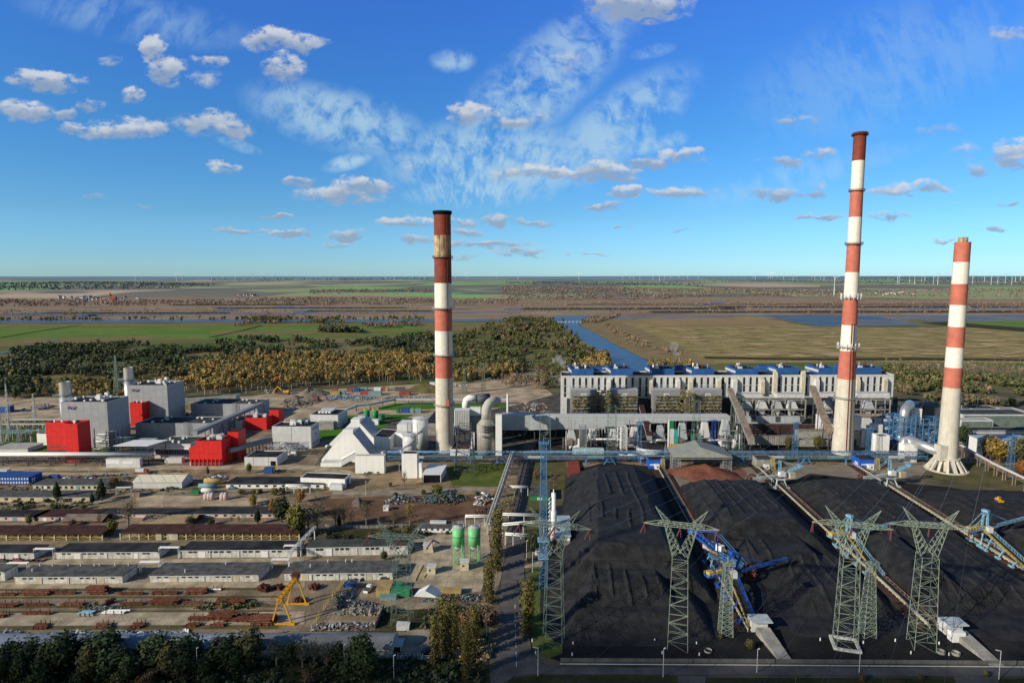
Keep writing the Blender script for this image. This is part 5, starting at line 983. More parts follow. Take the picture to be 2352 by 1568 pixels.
for k,(x,y0,y1) in enumerate(((1010,770,900),(1270,755,900),(800,790,900),(380,800,900),(590,790,900),(1490,730,890),(1715,720,880),(1920,690,850))):
 c=G((Dd(x,0)[0],1022));zt_,zb=ZY(c,Dd(0,y0)[1]),ZY(c,Dd(0,y1)[1]);t=T('fan_unit','grey induced draught fan tower under the long duct, number %s from the left'%['four','five','three','one','two','six','seven','eight'][k],'fan unit',c,'fan towers under the long duct')
 build('outlet_duct',MB().hexa([c+V((-4,-3,zb)),c+V((4,-3,zb)),c+V((4,3,zb)),c+V((-4,3,zb))],[c+V((-2,-2,zt_)),c+V((2,-2,zt_)),c+V((2,2,zt_)),c+V((-2,2,zt_))]),duct if k%2 else lgrey,t);m=MB();lattice(m,c,0,zb,9,9,3,.3);railing(m,[c+V((-4.5,-4.5,zb)),c+V((4.5,-4.5,zb))],1.2,.15);build('frame',m,conc,t)
 build('fan_housing',MB().tube([c+V((-2,-4,4)),c+V((-2,2,4))],3.2,18),conc,t,True)
for k,(pts,r) in enumerate((([(550,893),(800,893),(1050,905)],1.0),([(1185,930),(1195,905),(1360,905)],1.6),([(950,960),(990,958),(1040,985)],1.8),([(1740,908),(1860,905),(1980,908)],1.3),([(1870,910),(1890,950),(1960,965)],2.2),([(2010,895),(2025,930),(2010,980)],2.4),([(360,985),(460,965),(465,890)],2.2))):
 P=[];Yp=G((1300,1030)).y
 for (x,y) in pts:q=Dd(x,y);zz=ZY(V((0,Yp,0)),q[1]);P.append(V((PX(V((0,Yp,zz)),q[0]),Yp,zz)))
 t=T('white_pipe','white insulated pipe behind the blue gantry, '+['thin and long, near the left lattice towers','bent, left of the green unit','short curved piece left of the round tank','straight run at the right end','S-shaped right of the canopy','hooked pipe beside the inclined gallery','dim curved pipe at the left end'][k],'pipe',V((P[0].x,Yp,0)));build('pipe',MB().tube(P,r*.7,12),whitep if k<6 else lgrey,t,True);build('support',MB().bar((P[1].x,Yp,0),(P[1].x,Yp,P[1].z-r*.5),.4),dsteel,t)
c=G((Dd(1175,0)[0],1038));t=T('storage_tank','wide round pale tank with dark roof behind the blue gantry','tank',c);zz=ZY(c,Dd(0,962)[1]);build('shell',MB().cyl(c,11,11,0,zz,40),lgrey,t,True);build('roof',MB().cyl(c,11.2,3,zz+.02,zz+1.4,40),roofd,t)
c=G((Dd(1430,0)[0],1036));t=T('green_unit','green and teal vertical processing unit with a yellow base under the long duct','process unit',c)
for nm,x0,x1,y0,y1,m_ in (('green_vessel',1375,1410,720,790,dgreen),('teal_column',1412,1452,800,940,mat('teal_paint',(.03,.30,.30),.5)),('white_column',1350,1362,705,975,whitep),('pale_column',1375,1412,790,940,lgrey),('yellow_base',1395,1500,940,1000,yellow),('yellow_annex',1500,1570,960,1000,ycont),('green_cap',1590,1612,850,900,dgreen),('green_column',1462,1475,760,920,ggreen)):
 za,zb=ZY(c,Dd(0,y0)[1]),ZY(c,Dd(0,y1)[1]);xa,xb=PX(V((0,c.y,zb)),Dd(x0,0)[0]),PX(V((0,c.y,zb)),Dd(x1,0)[0]);build(nm,MB().box(xa,xb,c.y,c.y+(xb-xa),max(0,zb),za),m_,t)
c_=G((Dd(1500,0)[0],1030));t=T('pipe_rack','tangle of grey pipes and ladders behind the blue gantry in the middle','pipe rack',c_)
for k in range(80):
 r=random.Random(k+400);px=r.uniform(Dd(250,0)[0],Dd(2100,0)[0]);c=G((px,r.uniform(1015,1034)));
 if k%3:build('pipe',MB().tube([c+V((0,0,0)),c+V((0,0,r.uniform(5,20)))],r.uniform(.2,.6),6),[gsteel,conc,rustl,lgrey][k%4],t)
 else:zz=r.uniform(3,16);build('pipe',MB().tube([c+V((0,0,zz)),c+V((r.uniform(6,20),0,zz))],r.uniform(.25,.5),6),[gsteel,conc,whitep][k%3],t)
for k,(x,y0,y1,w_,m_) in enumerate(((905,770,985,6,whitep),(497,765,985,7,gsteel),(1642,850,970,6,gcont))):
 c=G((Dd(x,0)[0],1032));m=MB();lattice(m,c,0,ZY(c,Dd(0,y0)[1]),w_*.8,w_*.8,7,.45);solo('lattice_tower',m,m_,['white lattice tower before the long grey duct','grey lattice tower under the left part of the long duct','pale green lattice tower beside the yellow unit'][k],'lattice tower',c)
#  blue main gantry
x0,x1=Cc(735,0)[0],E(1612,0)[0];a=G((x0,1064));a.x=PX(V((0,a.y,8)),x0);b=a.copy();b.x=PX(V((0,a.y,8)),x1);zt,zb=ZY(a,1035.5),ZY(a,1050.5)
gt=T('conveyor_gantry','very long blue lattice gantry carrying the main coal belt across the whole picture','gantry',(a+b)/2)
n=96;build('truss',truss(MB(),a+V((0,0,zb)),b+V((0,0,zb)),5.5,zt-zb-.6,70,.24),bsteel,gt);build('belt_deck',MB().box(a.x,b.x,a.y-1.2,a.y+1.2,zb+.5,zb+.8),dsteel,gt)
build('pipe',MB().tube([a+V((0,-1.8,zt)),b+V((0,-1.8,zt))],.28,8),lbsteel,gt,True);m=MB();railing(m,[a+V((0,-2.8,zb+1.0)),b+V((0,-2.8,zb+1.0))],1.2,.12);build('railing',m,lbsteel,gt)
for j in range(9):p=a+(b-a)*((j+.5)/9);build('side_panel',MB().box(p.x-7,p.x+5,p.y-2.95,p.y-2.85,zb+.4,zb+2.2),[duct,gcont][j%2],gt)
for px,typ in ((Cc(1410,0)[0],1),(Cc(1570,0)[0],1),(Cc(1880,0)[0],2),(Dd(528,0)[0],1),(Dd(762,0)[0],2),(Dd(1073,0)[0],1),(E(233,0)[0],1),(E(705,0)[0],2),(E(1003,0)[0],1),(E(1297,0)[0],1)):
 X=PX(V((0,a.y,4)),px);m=MB()
 for dy in (-2.6,2.6):
  for dx in ((0,) if typ==1 else (-4.5,4.5)):m.bar((X+dx,a.y+dy,0),(X+(0 if typ==1 else dx*.25),a.y+dy,zb),.7)
  if typ==2:m.bar((X-2.6,a.y+dy,zb*.45),(X+2.6,a.y+dy,zb*.45),.4)
 m.bar((X,a.y-2.6,1),(X,a.y+2.6,zb),.35);build('leg',m,bsteel,gt)
t,a2,b2,z0,z1=gbox('gantry_cabin','pale green glazed cabin section on the blue gantry above the coal','cabin',Dd(400,0)[0],Dd(710,0)[0],1062,Dd(0,995)[1],Dd(0,1045)[1],5,mat('pale_green_panels',(.38,.52,.50),.6,panel=2.4,seam=1.5,pdark=.5))
def hut(label,L,R2,base,top,back,m_,roof,pale=False):
 f=bldg('transfer_house',label,'transfer house',(L,base),(R2,base),top,back,m_,roof,par=.3,group='transfer houses at the heads of the coal conveyors')
 build('annex',MB().obox(at(f,.38,0,0)-f.ey*3,f.ex*f.w*.3,f.ey*2.9,(0,0,3.8)),whitep,f.t);build('annex_window',MB().obox(at(f,.5,0,1.6)-f.ey*3.1,f.ex*1.2,f.ey*.06,(0,0,1.2)),glass,f.t)
 m=MB();lattice(m,at(f,.9,0,0)-f.ey*1.2,0,f.h+1.2,3,2,5,.2);build('stair_frame',m,yrail,f.t);return f
f=hut('bright blue transfer house with a ribbon of white windows, left of the grey canopy',Dd(1158,0)[0],Dd(1312,0)[0],Dd(0,1190)[1],Dd(0,1102)[1],Dd(0,1052)[1],bhut,roofd);windows(f,np.linspace(.1,.75,11),.045,f.h-4.2,f.h-3,m=whitep)
f=hut('beige concrete transfer house between the two blue ones',E(345,0)[0],E(468,0)[0],E(0,892)[1],E(0,822)[1],E(0,788)[1],conc,roofg);opening(f,'glazing',glass,.3,.7,4,f.h-3)
f=hut('bright blue transfer house left of the short striped chimney',E(1118,0)[0],E(1252,0)[0],E(0,893)[1],E(0,822)[1],E(0,785)[1],bhut,roofd);windows(f,np.linspace(.1,.75,9),.05,f.h-4.2,f.h-3,m=whitep);windows(f,(.3,.4,.5,.6),.06,f.h-5,f.h-3,'left',whitep)
c=G(Dd(1690,1200));t=T('open_canopy','grey-green pyramid canopy on lattice posts over the red heap','canopy',c);zc=[ZY(G(Dd(1430,1215)),Dd(0,1066)[1]),ZY(c,Dd(0,970)[1])]
L_,R2=G(Dd(1432,1215)).x-3,G(Dd(1945,1215)).x+3;ze=zc[0];zr=ze+6.5;Yf,Yb=c.y-6,c.y+20;q=[V((L_,Yf,ze)),V((R2,Yf,ze-.2)),V((R2+2,Yb,ze)),V((L_+2,Yb,ze))];r0,r1=V(((L_+R2)/2-1,Yf+3,zr)),V(((L_+R2)/2+1,Yb-3,zr))
m=MB();m.poly([q[0],r0,r1,q[3]][::-1]);m.poly([q[1],q[2],r1,r0][::-1]);m.poly([q[0],q[1],r0]);m.poly([q[2],q[3],r1]);build('roof',m,mat('sage_sheet_roof',(.27,.28,.24),.7,panel=2,var=.12),t)
for k,px in enumerate((1435,1945)):
 p=G(Dd(px,1210));m=MB();lattice(m,p+V((0,2,0)),0,ze,6,6,5,.3);build('lattice_post',m,gsteel,t);m=MB();lattice(m,p+V((0,22,0)),0,ze,5,5,5,.3);build('lattice_post',m,gsteel,t)
m=MB();truss(m,V((L_,Yf+1,ze-1.5)),V((R2,Yf+1,ze-1.5)),1,1.4,18,.2);build('edge_truss',m,gsteel,t)
#  desulphurisation: absorber, ducts, silos, tents
c=G(((Cc(1728,0)[0]),1040));t=T('absorber_tower','round grey absorber tower with a conical top, ring platforms and a big curved duct','absorber tower',c);z_=lambda y:ZY(c,Cc(0,y)[1])
r_=98*.2284*c.y/F*1.0;build('shell',MB().tube([c,c+V((0,0,z_(690))),c+V((0,0,z_(640))),c+V((0,0,z_(630)))],[r_,r_,r_*.55,r_*.5],40),mat('absorber_cladding',(.33,.31,.27),.6,panel=2.5,streak=.3,seam=6),t,True)
zc=z_(560);P=[c+V((0,0,z_(640))),c+V((0,0,zc))]+[c+V((5.5*(1-math.cos(k))*1.0,0+6*(1-math.cos(k)),zc+7*math.sin(k))) for k in np.linspace(.3,1.7,7)]+[c+V((8,16,zc+5))];build('outlet_duct',MB().tube(P,r_*.5,28),mat('duct_tan_top',(.44,.42,.36),.6,panel=2,var=.1),t,True)
for y in (690,715,740,790):
 zz=z_(y);m=MB();rr_=r_+2
 for j in range(14):
  a0,a1=-1.9+2.9*j/14,-1.9+2.9*(j+1)/14;q=lambda a,rr,z:V((c.x+rr*math.cos(a),c.y+rr*math.sin(a),z));m.hexa([q(a0,r_,zz),q(a0,rr_,zz),q(a1,rr_,zz),q(a1,r_,zz)],[q(a0,r_,zz+.25),q(a0,rr_,zz+.25),q(a1,rr_,zz+.25),q(a1,r_,zz+.25)]);m.bar(q(a0,rr_,zz+1.2),q(a1,rr_,zz+1.2),.15);m.bar(q(a0,rr_,zz),q(a0,rr_,zz+1.2),.15)
 build('platform',m,dsteel,t)
for dx in (-1.45,-1.25,.95):build('pipe',MB().tube([c+V((dx*r_,-3,0)),c+V((dx*r_,-3,z_(760)))],.9 if dx<-1.3 else .4,10),whitep,t,True)
t,a,b,z0,z1=gbox('corrugated_duct','white corrugated duct rising between the tall left chimney and the absorber tower','duct',Cc(1405,0)[0],Cc(1560,0)[0],1018,Cc(0,545)[1],Cc(0,745)[1],8,whitep);m=MB()
for j in range(9):x=a.x+(b.x-a.x)*(j+.5)/9;m.box(x-.35,x+.35,a.y-.6,a.y-.02,z0,z1)
build('ribs',m,lgrey,t);[build('column',MB().bar((a.x+(b.x-a.x)*k/3,a.y+2,0),(a.x+(b.x-a.x)*k/3,a.y+2,z0),.8),dsteel,t) for k in range(4)]
t,a,b,z0,z1=gbox('corrugated_duct','white cross duct between the corrugated duct and the absorber tower','duct',Cc(1562,0)[0],Cc(1668,0)[0],1014,Cc(0,525)[1],Cc(0,600)[1],6,whitep)
build('under_box',MB().box(a.x,b.x+2,a.y+.5,a.y+6,0,z0-.1),conc,t)
c0=G((Cc(1520,0)[0],985));t=T('curved_duct','big white curved duct turning into a dark blue-grey cylinder behind the absorber tower','duct',c0);zz=ZY(c0,Cc(0,450)[1]);rr_=60*.2284*c0.y/F
X=lambda px:PX(V((0,c0.y,zz)),Cc(px,0)[0])
build('elbow',MB().tube([V((X(1520),c0.y,ZY(c0,Cc(0,545)[1]))),V((X(1520),c0.y,zz-3)),V((X(1530),c0.y,zz+.5)),V((X(1555),c0.y,zz+2)),V((X(1630),c0.y,zz+2))],rr_*.62,24),whitep,t,True);build('cylinder',MB().tube([V((X(1632),c0.y,zz+1.5)),V((X(1758),c0.y+3,zz+1.5))],rr_*.85,28),mat('slate_duct',(.075,.085,.10),.6,panel=2),t,True)
[build('column',MB().bar((X(p),c0.y,0),(X(p),c0.y,zz-2),.9),dsteel,t) for p in (1520,1640,1750)]
c=G((Cc(1942,0)[0],990));solo('thin_stack',MB().cyl(c,1.1,.9,0,ZY(c,Cc(0,382)[1]),14),whitep,'thin white stack behind the long grey duct','stack',c)
def silo(lab,px,base_row,top_row,wpx,m_,stair=True,top=True,name='silo',cat='silo'):
 c=G((px,base_row));z1=ZY(c,top_row);r=wpx/2*c.y/F*1.02;t=T(name,lab,cat,c);build('shell',MB().cyl(c,r,r,0,z1,36),m_,t,True);build('roof',MB().tube([c+V((0,0,z1+.02)),c+V((0,0,z1+1.2))],[r*1.03,r*.4],36),lgrey,t)
 m=MB();[m.bar((c.x+(r+.6)*math.cos(a),c.y+(r+.6)*math.sin(a),z1+1),(c.x+(r+.6)*math.cos(a+.3),c.y+(r+.6)*math.sin(a+.3),z1+1),.14) for a in np.arange(0,6.28,.3)];[m.bar((c.x+(r+.6)*math.cos(a),c.y+(r+.6)*math.sin(a),z1-.2),(c.x+(r+.6)*math.cos(a),c.y+(r+.6)*math.sin(a),z1+1),.12) for a in np.arange(0,6.28,.3)];build('railing',m,gsteel,t)
 if stair:
  m=MB();
  for j in range(16):a0,a1=-2.9+2.4*j/16,-2.9+2.4*(j+1)/16;m.bar((c.x+(r+.5)*math.cos(a0),c.y+(r+.5)*math.sin(a0),z1*(.35+.5*j/16)),(c.x+(r+.5)*math.cos(a1),c.y+(r+.5)*math.sin(a1),z1*(.35+.5*(j+1)/16)),.5,.9)
  build('spiral_stair',m,gsteel,t)
 return t,c,r,z1
silo('tall pale blue-white silo left of the thick chimney',Cc(1068,0)[0],1032,Cc(0,625)[1],155*.2284,mat('silo_white',(.60,.62,.60),.5,panel=3,streak=.4,pdark=.9))
f=bldg('white_tower','tall white windowless tower below the round white vessel','tower',(Cc(880,0)[0],Cc(0,1233)[1]),(Cc(1033,0)[0],Cc(0,1233)[1]),Cc(0,984)[1],Cc(0,955)[1],white,roofd,par=.3)
build('side_annex',MB().obox(at(f,1,.1,0)+V((.02,0,0)),f.ex*f.w*.28,f.ey*f.d*.7,(0,0,f.h*.62)),white,f.t)
t,c,r,z1=silo('round white vessel with a diagonal stair standing behind the white tower',Cc(959,0)[0],1047,Cc(0,792)[1],140*.2284,mat('vessel_white',(.62,.61,.60),.6,panel=2.5,streak=.3));m=MB();lattice(m,c,z1,z1+9,3,3,3,.25);build('head_frame',m,gsteel,t);build('head_pipe',MB().tube([c+V((2,0,z1)),c+V((2,0,z1+9)),c+V((6,0,z1+9)),c+V((6,0,z1-8))],.35,8),lgrey,t)
f=bldg('storage_hall','white ribbed box hall on open legs right of the white tent-shaped building','industrial building',(Cc(411,0)[0],Cc(0,1183)[1]),(Cc(702,0)[0],Cc(0,1183)[1]),Cc(0,1006)[1],Cc(0,988)[1],white,roofl,par=.2)
f=bldg('gypsum_mill','white cube hall with a dark roof behind the blue gantry','industrial building',(Cc(600,0)[0],1040),(Cc(765,0)[0],1044),Cc(0,806)[1],Cc(0,738)[1],white,roofd,par=.3);build('rear_tower',MB().obox(at(f,1,.55,0)+V((.02,0,0)),f.ex*f.w*.62,f.ey*f.d*.42,(0,0,f.h*1.02)),white,f.t);opening(f,'window',glass,.6,.68,12,14,'right',out=.2);opening(f,'window',glass,.6,.68,6,8,'right',out=.2);build('low_annex',MB().obox(at(f,1.02,.02,0),f.ex*f.w*.6,f.ey*f.d*.4,(0,0,f.h*.3)),lgrey,f.t)
f=bldg('gypsum_shed','small white shed with pale roof behind the tall silo','building',(Cc(830,0)[0],990),(Cc(985,0)[0],990),Cc(0,690)[1],Cc(0,645)[1],white,whitep,par=.3)
f=bldg('dark_roof_hall','dark-roofed hall hidden behind the thick chimney','building',(Cc(1100,0)[0],1000),(Cc(1420,0)[0],1000),Cc(0,680)[1],Cc(0,530)[1],conc,roofd,par=.2)
f=bldg('process_building','low dark-roofed building with white edges right of the thick chimney base','building',(Cc(1365,0)[0],1046),(Cc(1560,0)[0],1046),Cc(0,940)[1],Cc(0,855)[1],white,rbrown,par=.3)
f=bldg('open_garage','white shed with an open dark front and a lean-to roof right of the white tower','garage',(Cc(1090,0)[0],Cc(0,1276)[1]),(Cc(1270,0)[0],Cc(0,1276)[1]),Cc(0,1194)[1],Cc(0,1095)[1],white,whitep,par=0);opening(f,'dark_opening',black,.04,.97,0,f.h-.4)  # open front is a black sheet painted for the shaded interior
def aframe(label,base_l,base_r,apex,ridge_back,capw,m_,z0=0):
 a,b=G(base_l),G(base_r);b.y=a.y;cx=(a.x+b.x)/2+(PX(V((0,a.y,15)),apex[0])-(a.x+b.x)/2)*.55;zt=ZY(a,apex[1]);dep=(G((1176,ridge_back),zt).y-a.y);t=T('tent_store',label,'storage building',(a+b)/2);D_=DD*dep;e=2.2
 build('wall',MB().prism([a,b,b+V((0,0,e)),V((cx+capw,a.y,zt)),V((cx-capw,a.y,zt)),a+V((0,0,e))],D_),m_,t)
 u=V((0,0,.12));rs=MB();g=DD*.2
 o1=b+V((0,0,e));o2=V((cx+capw,a.y,zt));rs.hexa([o1+g,o1+D_,o2+D_,o2+g],[o1+g+u*2,o1+D_+u*2,o2+D_+u*2,o2+g+u*2]);o1=a+V((0,0,e));o2=V((cx-capw,a.y,zt));rs.hexa([o2+g,o2+D_,o1+D_,o1+g],[o2+g+u*2,o2+D_+u*2,o1+D_+u*2,o1+g+u*2]);build('roof',rs,mat('tent_roof_sheet_%d'%int(apex[0]),(.33,.36,.40),.6,panel=1.5,pdark=.85),t)
 build('ridge_cap',MB().obox(V((cx-capw-.6,a.y-.2,zt-.3)),(capw*2+1.2,0,0),DD*(dep*.5),(0,0,2.4)),[m_,duct][0],t);return t,a,b,cx,zt,dep
t,a,b,cx,zt,dep=aframe('white tent-shaped gypsum store with a broad triangular front',Cc(72,1072),Cc(600,1072),Cc(345,772),Cc(0,716)[1],3.2,white)
t2_,a_,b_,cx_,zt_,d_=aframe('slightly taller tent-shaped store continuing behind the white triangular front',(G(Cc(72,1072)) and Cc(150,0)[0],1025),(Cc(650,0)[0],1025),Cc(425,665),Cc(0,612)[1],3.0,white)
f=bldg('low_annex','low white flat annex at the left foot of the tent-shaped store','building',Cc(62,1117),Cc(270,1117),Cc(0,1078)[1],Cc(0,1042)[1],white,lgrey,par=.2)
t=gallery('short sloping white gallery with small windows in front of the tent-shaped store',G(Cc(268,1110)),0.5,G(Cc(412,1105))+V((0,1,0)),6,4,4.5,white,white,sup=False)
f=bldg('low_annex','small grey lean-to at the right foot of the tent-shaped store','building',Cc(572,1045),Cc(690,1045),Cc(0,965)[1],Cc(0,938)[1],white,lgrey,par=.2)
for k,(x0,x1,y0,y1,lab) in enumerate(((495,558,547,628,'left dark green tank with a yellow rail'),(582,645,549,633,'right dark green tank with a yellow rail'))):
 c=G((Cc((x0+x1)/2,0)[0],966));r=(x1-x0)/2*.2284*c.y/F;z1=ZY(c,Cc(0,y0)[1]);t=T('green_tank',lab+', behind the tent-shaped store','tank',c,'dark green tanks');build('shell',MB().cyl(c,r,r,0,z1,32),dgreen,t,True);build('roof',MB().cyl(c,r*1.03,r*.9,z1+.02,z1+.5,32),gsilo,t);m=MB();[m.bar((c.x+r*math.cos(q),c.y+r*math.sin(q),z1),(c.x+r*math.cos(q),c.y+r*math.sin(q),z1+1.6),.25) for q in np.arange(0,6.28,.5)];[m.bar((c.x+r*math.cos(q),c.y+r*math.sin(q),z1+1.6),(c.x+r*math.cos(q+.5),c.y+r*math.sin(q+.5),z1+1.6),.25) for q in np.arange(0,6.28,.5)];build('railing',m,yrail,t)
f=bldg('pump_hut','small white hut in front of the green tanks','hut',Cc(562,697),Cc(640,697),Cc(0,640)[1],Cc(0,630)[1],whitep,roofl,par=.2)
c=G((Cc(676,0)[0],970));solo('dark_tank',MB().cyl(c,3,3,0,8,20),ggreen,'small dark green container tank beside the green tanks','tank',c)
c=G((Cc(480,0)[0],975));solo('dome_tank',MB().tube([c,c+V((0,0,6)),c+V((0,0,8.5))],[8,8,3],30),lgrey,'low pale domed tank behind the ridge of the tent-shaped store','tank',c,smooth=True)
for k,(pts,lab) in enumerate((([Cc(320,600),Cc(420,560),Cc(560,545),Cc(810,492)],'dark elevated pipe bridge edging the bright lawn behind the green tanks'),([Cc(810,492),Cc(1225,492)],'grey pipe bridge on the far edge of the bright lawn left of the thick chimney'),([Cc(1400,492),Cc(1940,490)],'grey pipe bridge on the far edge of the lawn behind the absorber tower'))):
 P=[G(p) for p in pts];t=T('pipe_bridge',lab,'pipe bridge',P[0]);m=MB();s_=MB()
 for p,q in zip(P,P[1:]):m.bar(p+V((0,0,6)),q+V((0,0,6)),3,2);n_=max(1,int((q-p).length/12));[s_.bar(p+(q-p)*j/n_,p+(q-p)*j/n_+V((0,0,5)),.6) for j in range(n_+1)]
 build('duct',m,duct,t);build('supports_frame',s_,dsteel,t)
#  right side plant: silver ducts, blue frames, halls
c=G((E(1455,0)[0],1030));z_=lambda y:ZY(c,E(0,y)[1]);Xp=lambda px,z=15:PX(V((0,c.y,z)),E(px,0)[0]);r_=33*.30555*c.y/F
t=T('silver_duct','tall silver duct curving over to the right inside the blue steel frame','duct',c);build('duct',MB().tube([V((Xp(1442),c.y,z_(650))),V((Xp(1443),c.y,z_(480)))]+[V((Xp(1443+75*(1-math.cos(k))),c.y+6*(1-math.cos(k)),z_(480-52*math.sin(k)))) for k in np.linspace(.3,1.57,6)]+[V((Xp(1560),c.y+14,z_(430)))],r_,28),silver,t,True)
build('lower_elbow',MB().tube([V((Xp(1425),c.y,z_(690))),V((Xp(1425),c.y,z_(650))),V((Xp(1440),c.y+1,z_(640)))],r_*.8,20),silver,t,True)
yb=G((1200,1055)).y;c2=V((PX(V((0,yb,12)),E(1475,0)[0]),yb,0));z2=ZY(c2,E(0,672)[1]);t=T('silver_duct','thick horizontal silver duct running into the side of the short striped chimney','duct',c2);r2=36*.30555*yb/F
cc3=V((C3.x-rad3(14)+1,C3.y-1,z2-2.5));build('duct',MB().tube([V((c2.x-3,yb,1)),V((c2.x-3,yb,z2-4)),V((c2.x-1.5,yb,z2-.8)),V((c2.x+1.5,yb,z2+.2)),cc3*.3+V((c2.x,yb,z2))*.7,cc3],r2,28),silver,t,True);build('collar',MB().cbox(cc3-V((1,1,5)),5,7,11),chc,t)
gbox('stair_tower','slim white stair tower with small windows beside the silver duct','stair tower',E(1527,0)[0],E(1578,0)[0],1024,E(0,440)[1],1024,5,white)
gbox('pump_house','white block below the thick horizontal silver duct','building',E(1452,0)[0],E(1550,0)[0],1062,E(0,712)[1],1062,7,white)
gbox('pump_house','white annex building below the white filter house','building',E(1248,0)[0],E(1340,0)[0],1040,E(0,640)[1],1040,8,white)
for k,(x0,x1,y0,br) in enumerate(((1328,1420,490,1030),(1420,1526,498,1034),(1582,1720,515,1030))):
 a,b=G((E(x0,0)[0],br)),G((E(x1,0)[0],br));t=T('blue_lattice',['blue lattice frame left of the tall silver duct','blue lattice frame around the tall silver duct','blue lattice frame between the white stair tower and the striped chimney'][k],'steel frame',(a+b)/2);m=MB();c4=(a+b)/2+V((0,5,0));zt_=ZY(a,E(0,y0)[1]);lattice(m,c4,0,zt_,(b-a).length,(b-a).length,5,.55,wy0=10,wy1=10)
 for j in range(6):m.bar(a+V((0,0,zt_*j/6)),V((b.x,a.y,zt_*j/6)),.35)
 for j in range(3):m.bar(a+(b-a)*j/3,a+(b-a)*j/3+V((0,0,zt_)),.4)
 build('frame',m,bsteel,t);m=MB();r=random.Random(k)
 for j in range(18):m.cbox(a+(b-a)*r.random()+V((0,r.uniform(2,7),r.uniform(0,zt_*.9))),r.uniform(1,4),2,r.uniform(.5,2))
 build('equipment_boxes',m,duct,t)
gbox('dark_mesh_hall','dark mesh-clad hall behind the tall silver duct','industrial hall',E(1500,0)[0],E(1740,0)[0],990,E(0,415)[1],990,20,mat('mesh_clad',(.07,.075,.08),.8,panel=1.5,seam=1.5,pdark=.4))
for k,(x0,x1,base,top,back,wm,rm,lab) in enumerate(((1880,2400,1000,482,440,lgrey,roofg,'long low workshop hall with glazed front right of the striped chimney'),(1870,2110,1010,525,505,lgrey,roofl,'low glazed lean-to with a pale roof edge right of the striped chimney'),(2110,2400,1000,528,490,lgrey,roofd,'low hall with a pale roof at the far right edge'),(1960,2170,968,440,412,wcream,roofg,'small flat-roofed building behind the workshop hall'),(2170,2400,972,470,428,white,roofg,'flat green-grey roofed building at the far right behind the workshop'),(1890,2420,1020,600,575,dgrey,roofd,'long dark flat-roofed hall right of the striped chimney'))):
 f=bldg('workshop_hall',lab,'industrial hall',(E(x0,0)[0],base),(E(x1,0)[0],base),E(0,top)[1],E(0,back)[1],wm,rm,par=.5)
 if k in (0,1):[opening(f,'glazing',mat('green_glazing_%d'%k,(.16,.20,.17),.4,panel=1.2,seam=1.2,pdark=.4),.02,.98,1.5,f.h-1.2)]
 if k==5:opening(f,'window_band',whitep,.05,.98,f.h-2.5,f.h-1.9);opening(f,'window_band',whitep,.2,.9,f.h-5,f.h-4.5)
f=bldg('vaulted_shed','low shed with a pale blue-grey sloping roof behind the yellow trees on the right','shed',(E(2040,0)[0],1048),(E(2430,0)[0],1048),E(0,682)[1],E(0,640)[1],whitep,mat('pale_blue_roof',(.36,.42,.47),.6),par=0);opening(f,'dark_side',dsteel,.0,.3,0,6)
P=[G(p) for p in (E(1870,790),E(1985,860),E(2110,935),E(2240,1000),E(2420,1090))];t=T('pipe_bridge','rusty pale pipe bridge running diagonally over the grass at the right edge','pipe bridge',P[2]);m=MB();s_=MB()
for p,q in zip(P,P[1:]):
 truss(m,p+V((0,0,6)),q+V((0,0,6)),3,2,8,.25);s_.tube([p+V((.8,0,8.4)),q+V((.8,0,8.4))],.45,8);s_.tube([p+V((-.8,0,8.4)),q+V((-.8,0,8.4))],.45,8)
 for k in (.2,.7):c5=p+(q-p)*k;m.bar(c5+V((1,0,0)),c5+V((1,0,6)),.4);m.bar(c5-V((1,0,0)),c5+V((-1,0,6)),.4)
build('frame',m,rustl,t);build('pipes',s_,lgrey,t)
#  warehouses and the left yard
def gable(name,label,cat,L,R2,eave_row,ridge_row,back_eave_row,wm,rm,group=None,thing=None):
 a,b=G(L),G(R2);he=ZY(a,eave_row);dep=max(4,(G((1176,back_eave_row),he).y-a.y));t=thing or T(name,label,cat,(a+b)/2,group);ex=(b-a).normalized();D_=DD*dep;w=(b-a).length
 hr=he+dep*.2;rr=a+D_/2;hr=max(he+.5,ZY(rr,ridge_row));g0=[a,a+D_,a+D_+V((0,0,he)),a+D_/2+V((0,0,hr-.05)),a+V((0,0,he))]
 build('wall',MB().prism(g0,b-a),wm,t);o=-ex*.4;f=MB();e0=a-DD*.6+V((0,0,he-.1));e1=a+D_+DD*.6+V((0,0,he-.1));r0=a+D_/2+V((0,0,hr+.1));W=ex*(w+.8);u=V((0,0,.18))
 f.hexa([e0+o,e0+o+W,r0+o+W,r0+o],[e0+o+u,e0+o+W+u,r0+o+W+u,r0+o+u]);f.hexa([r0+o,r0+o+W,e1+o+W,e1+o],[r0+o+u,r0+o+W+u,e1+o+W+u,e1+o+u]);build('roof',f,rm,t)
 q=Bl();q.o,q.ex,q.ey,q.w,q.d,q.h,q.t,q.z0=a,ex,DD,w,dep,he,t,0;return q
def vgable(label,L,R2,eave,ridge,back,wm,rm):return gable('store_shed',label,'shed',L,R2,eave,ridge,back,wm,rm)
WG='low storage houses in two rows'
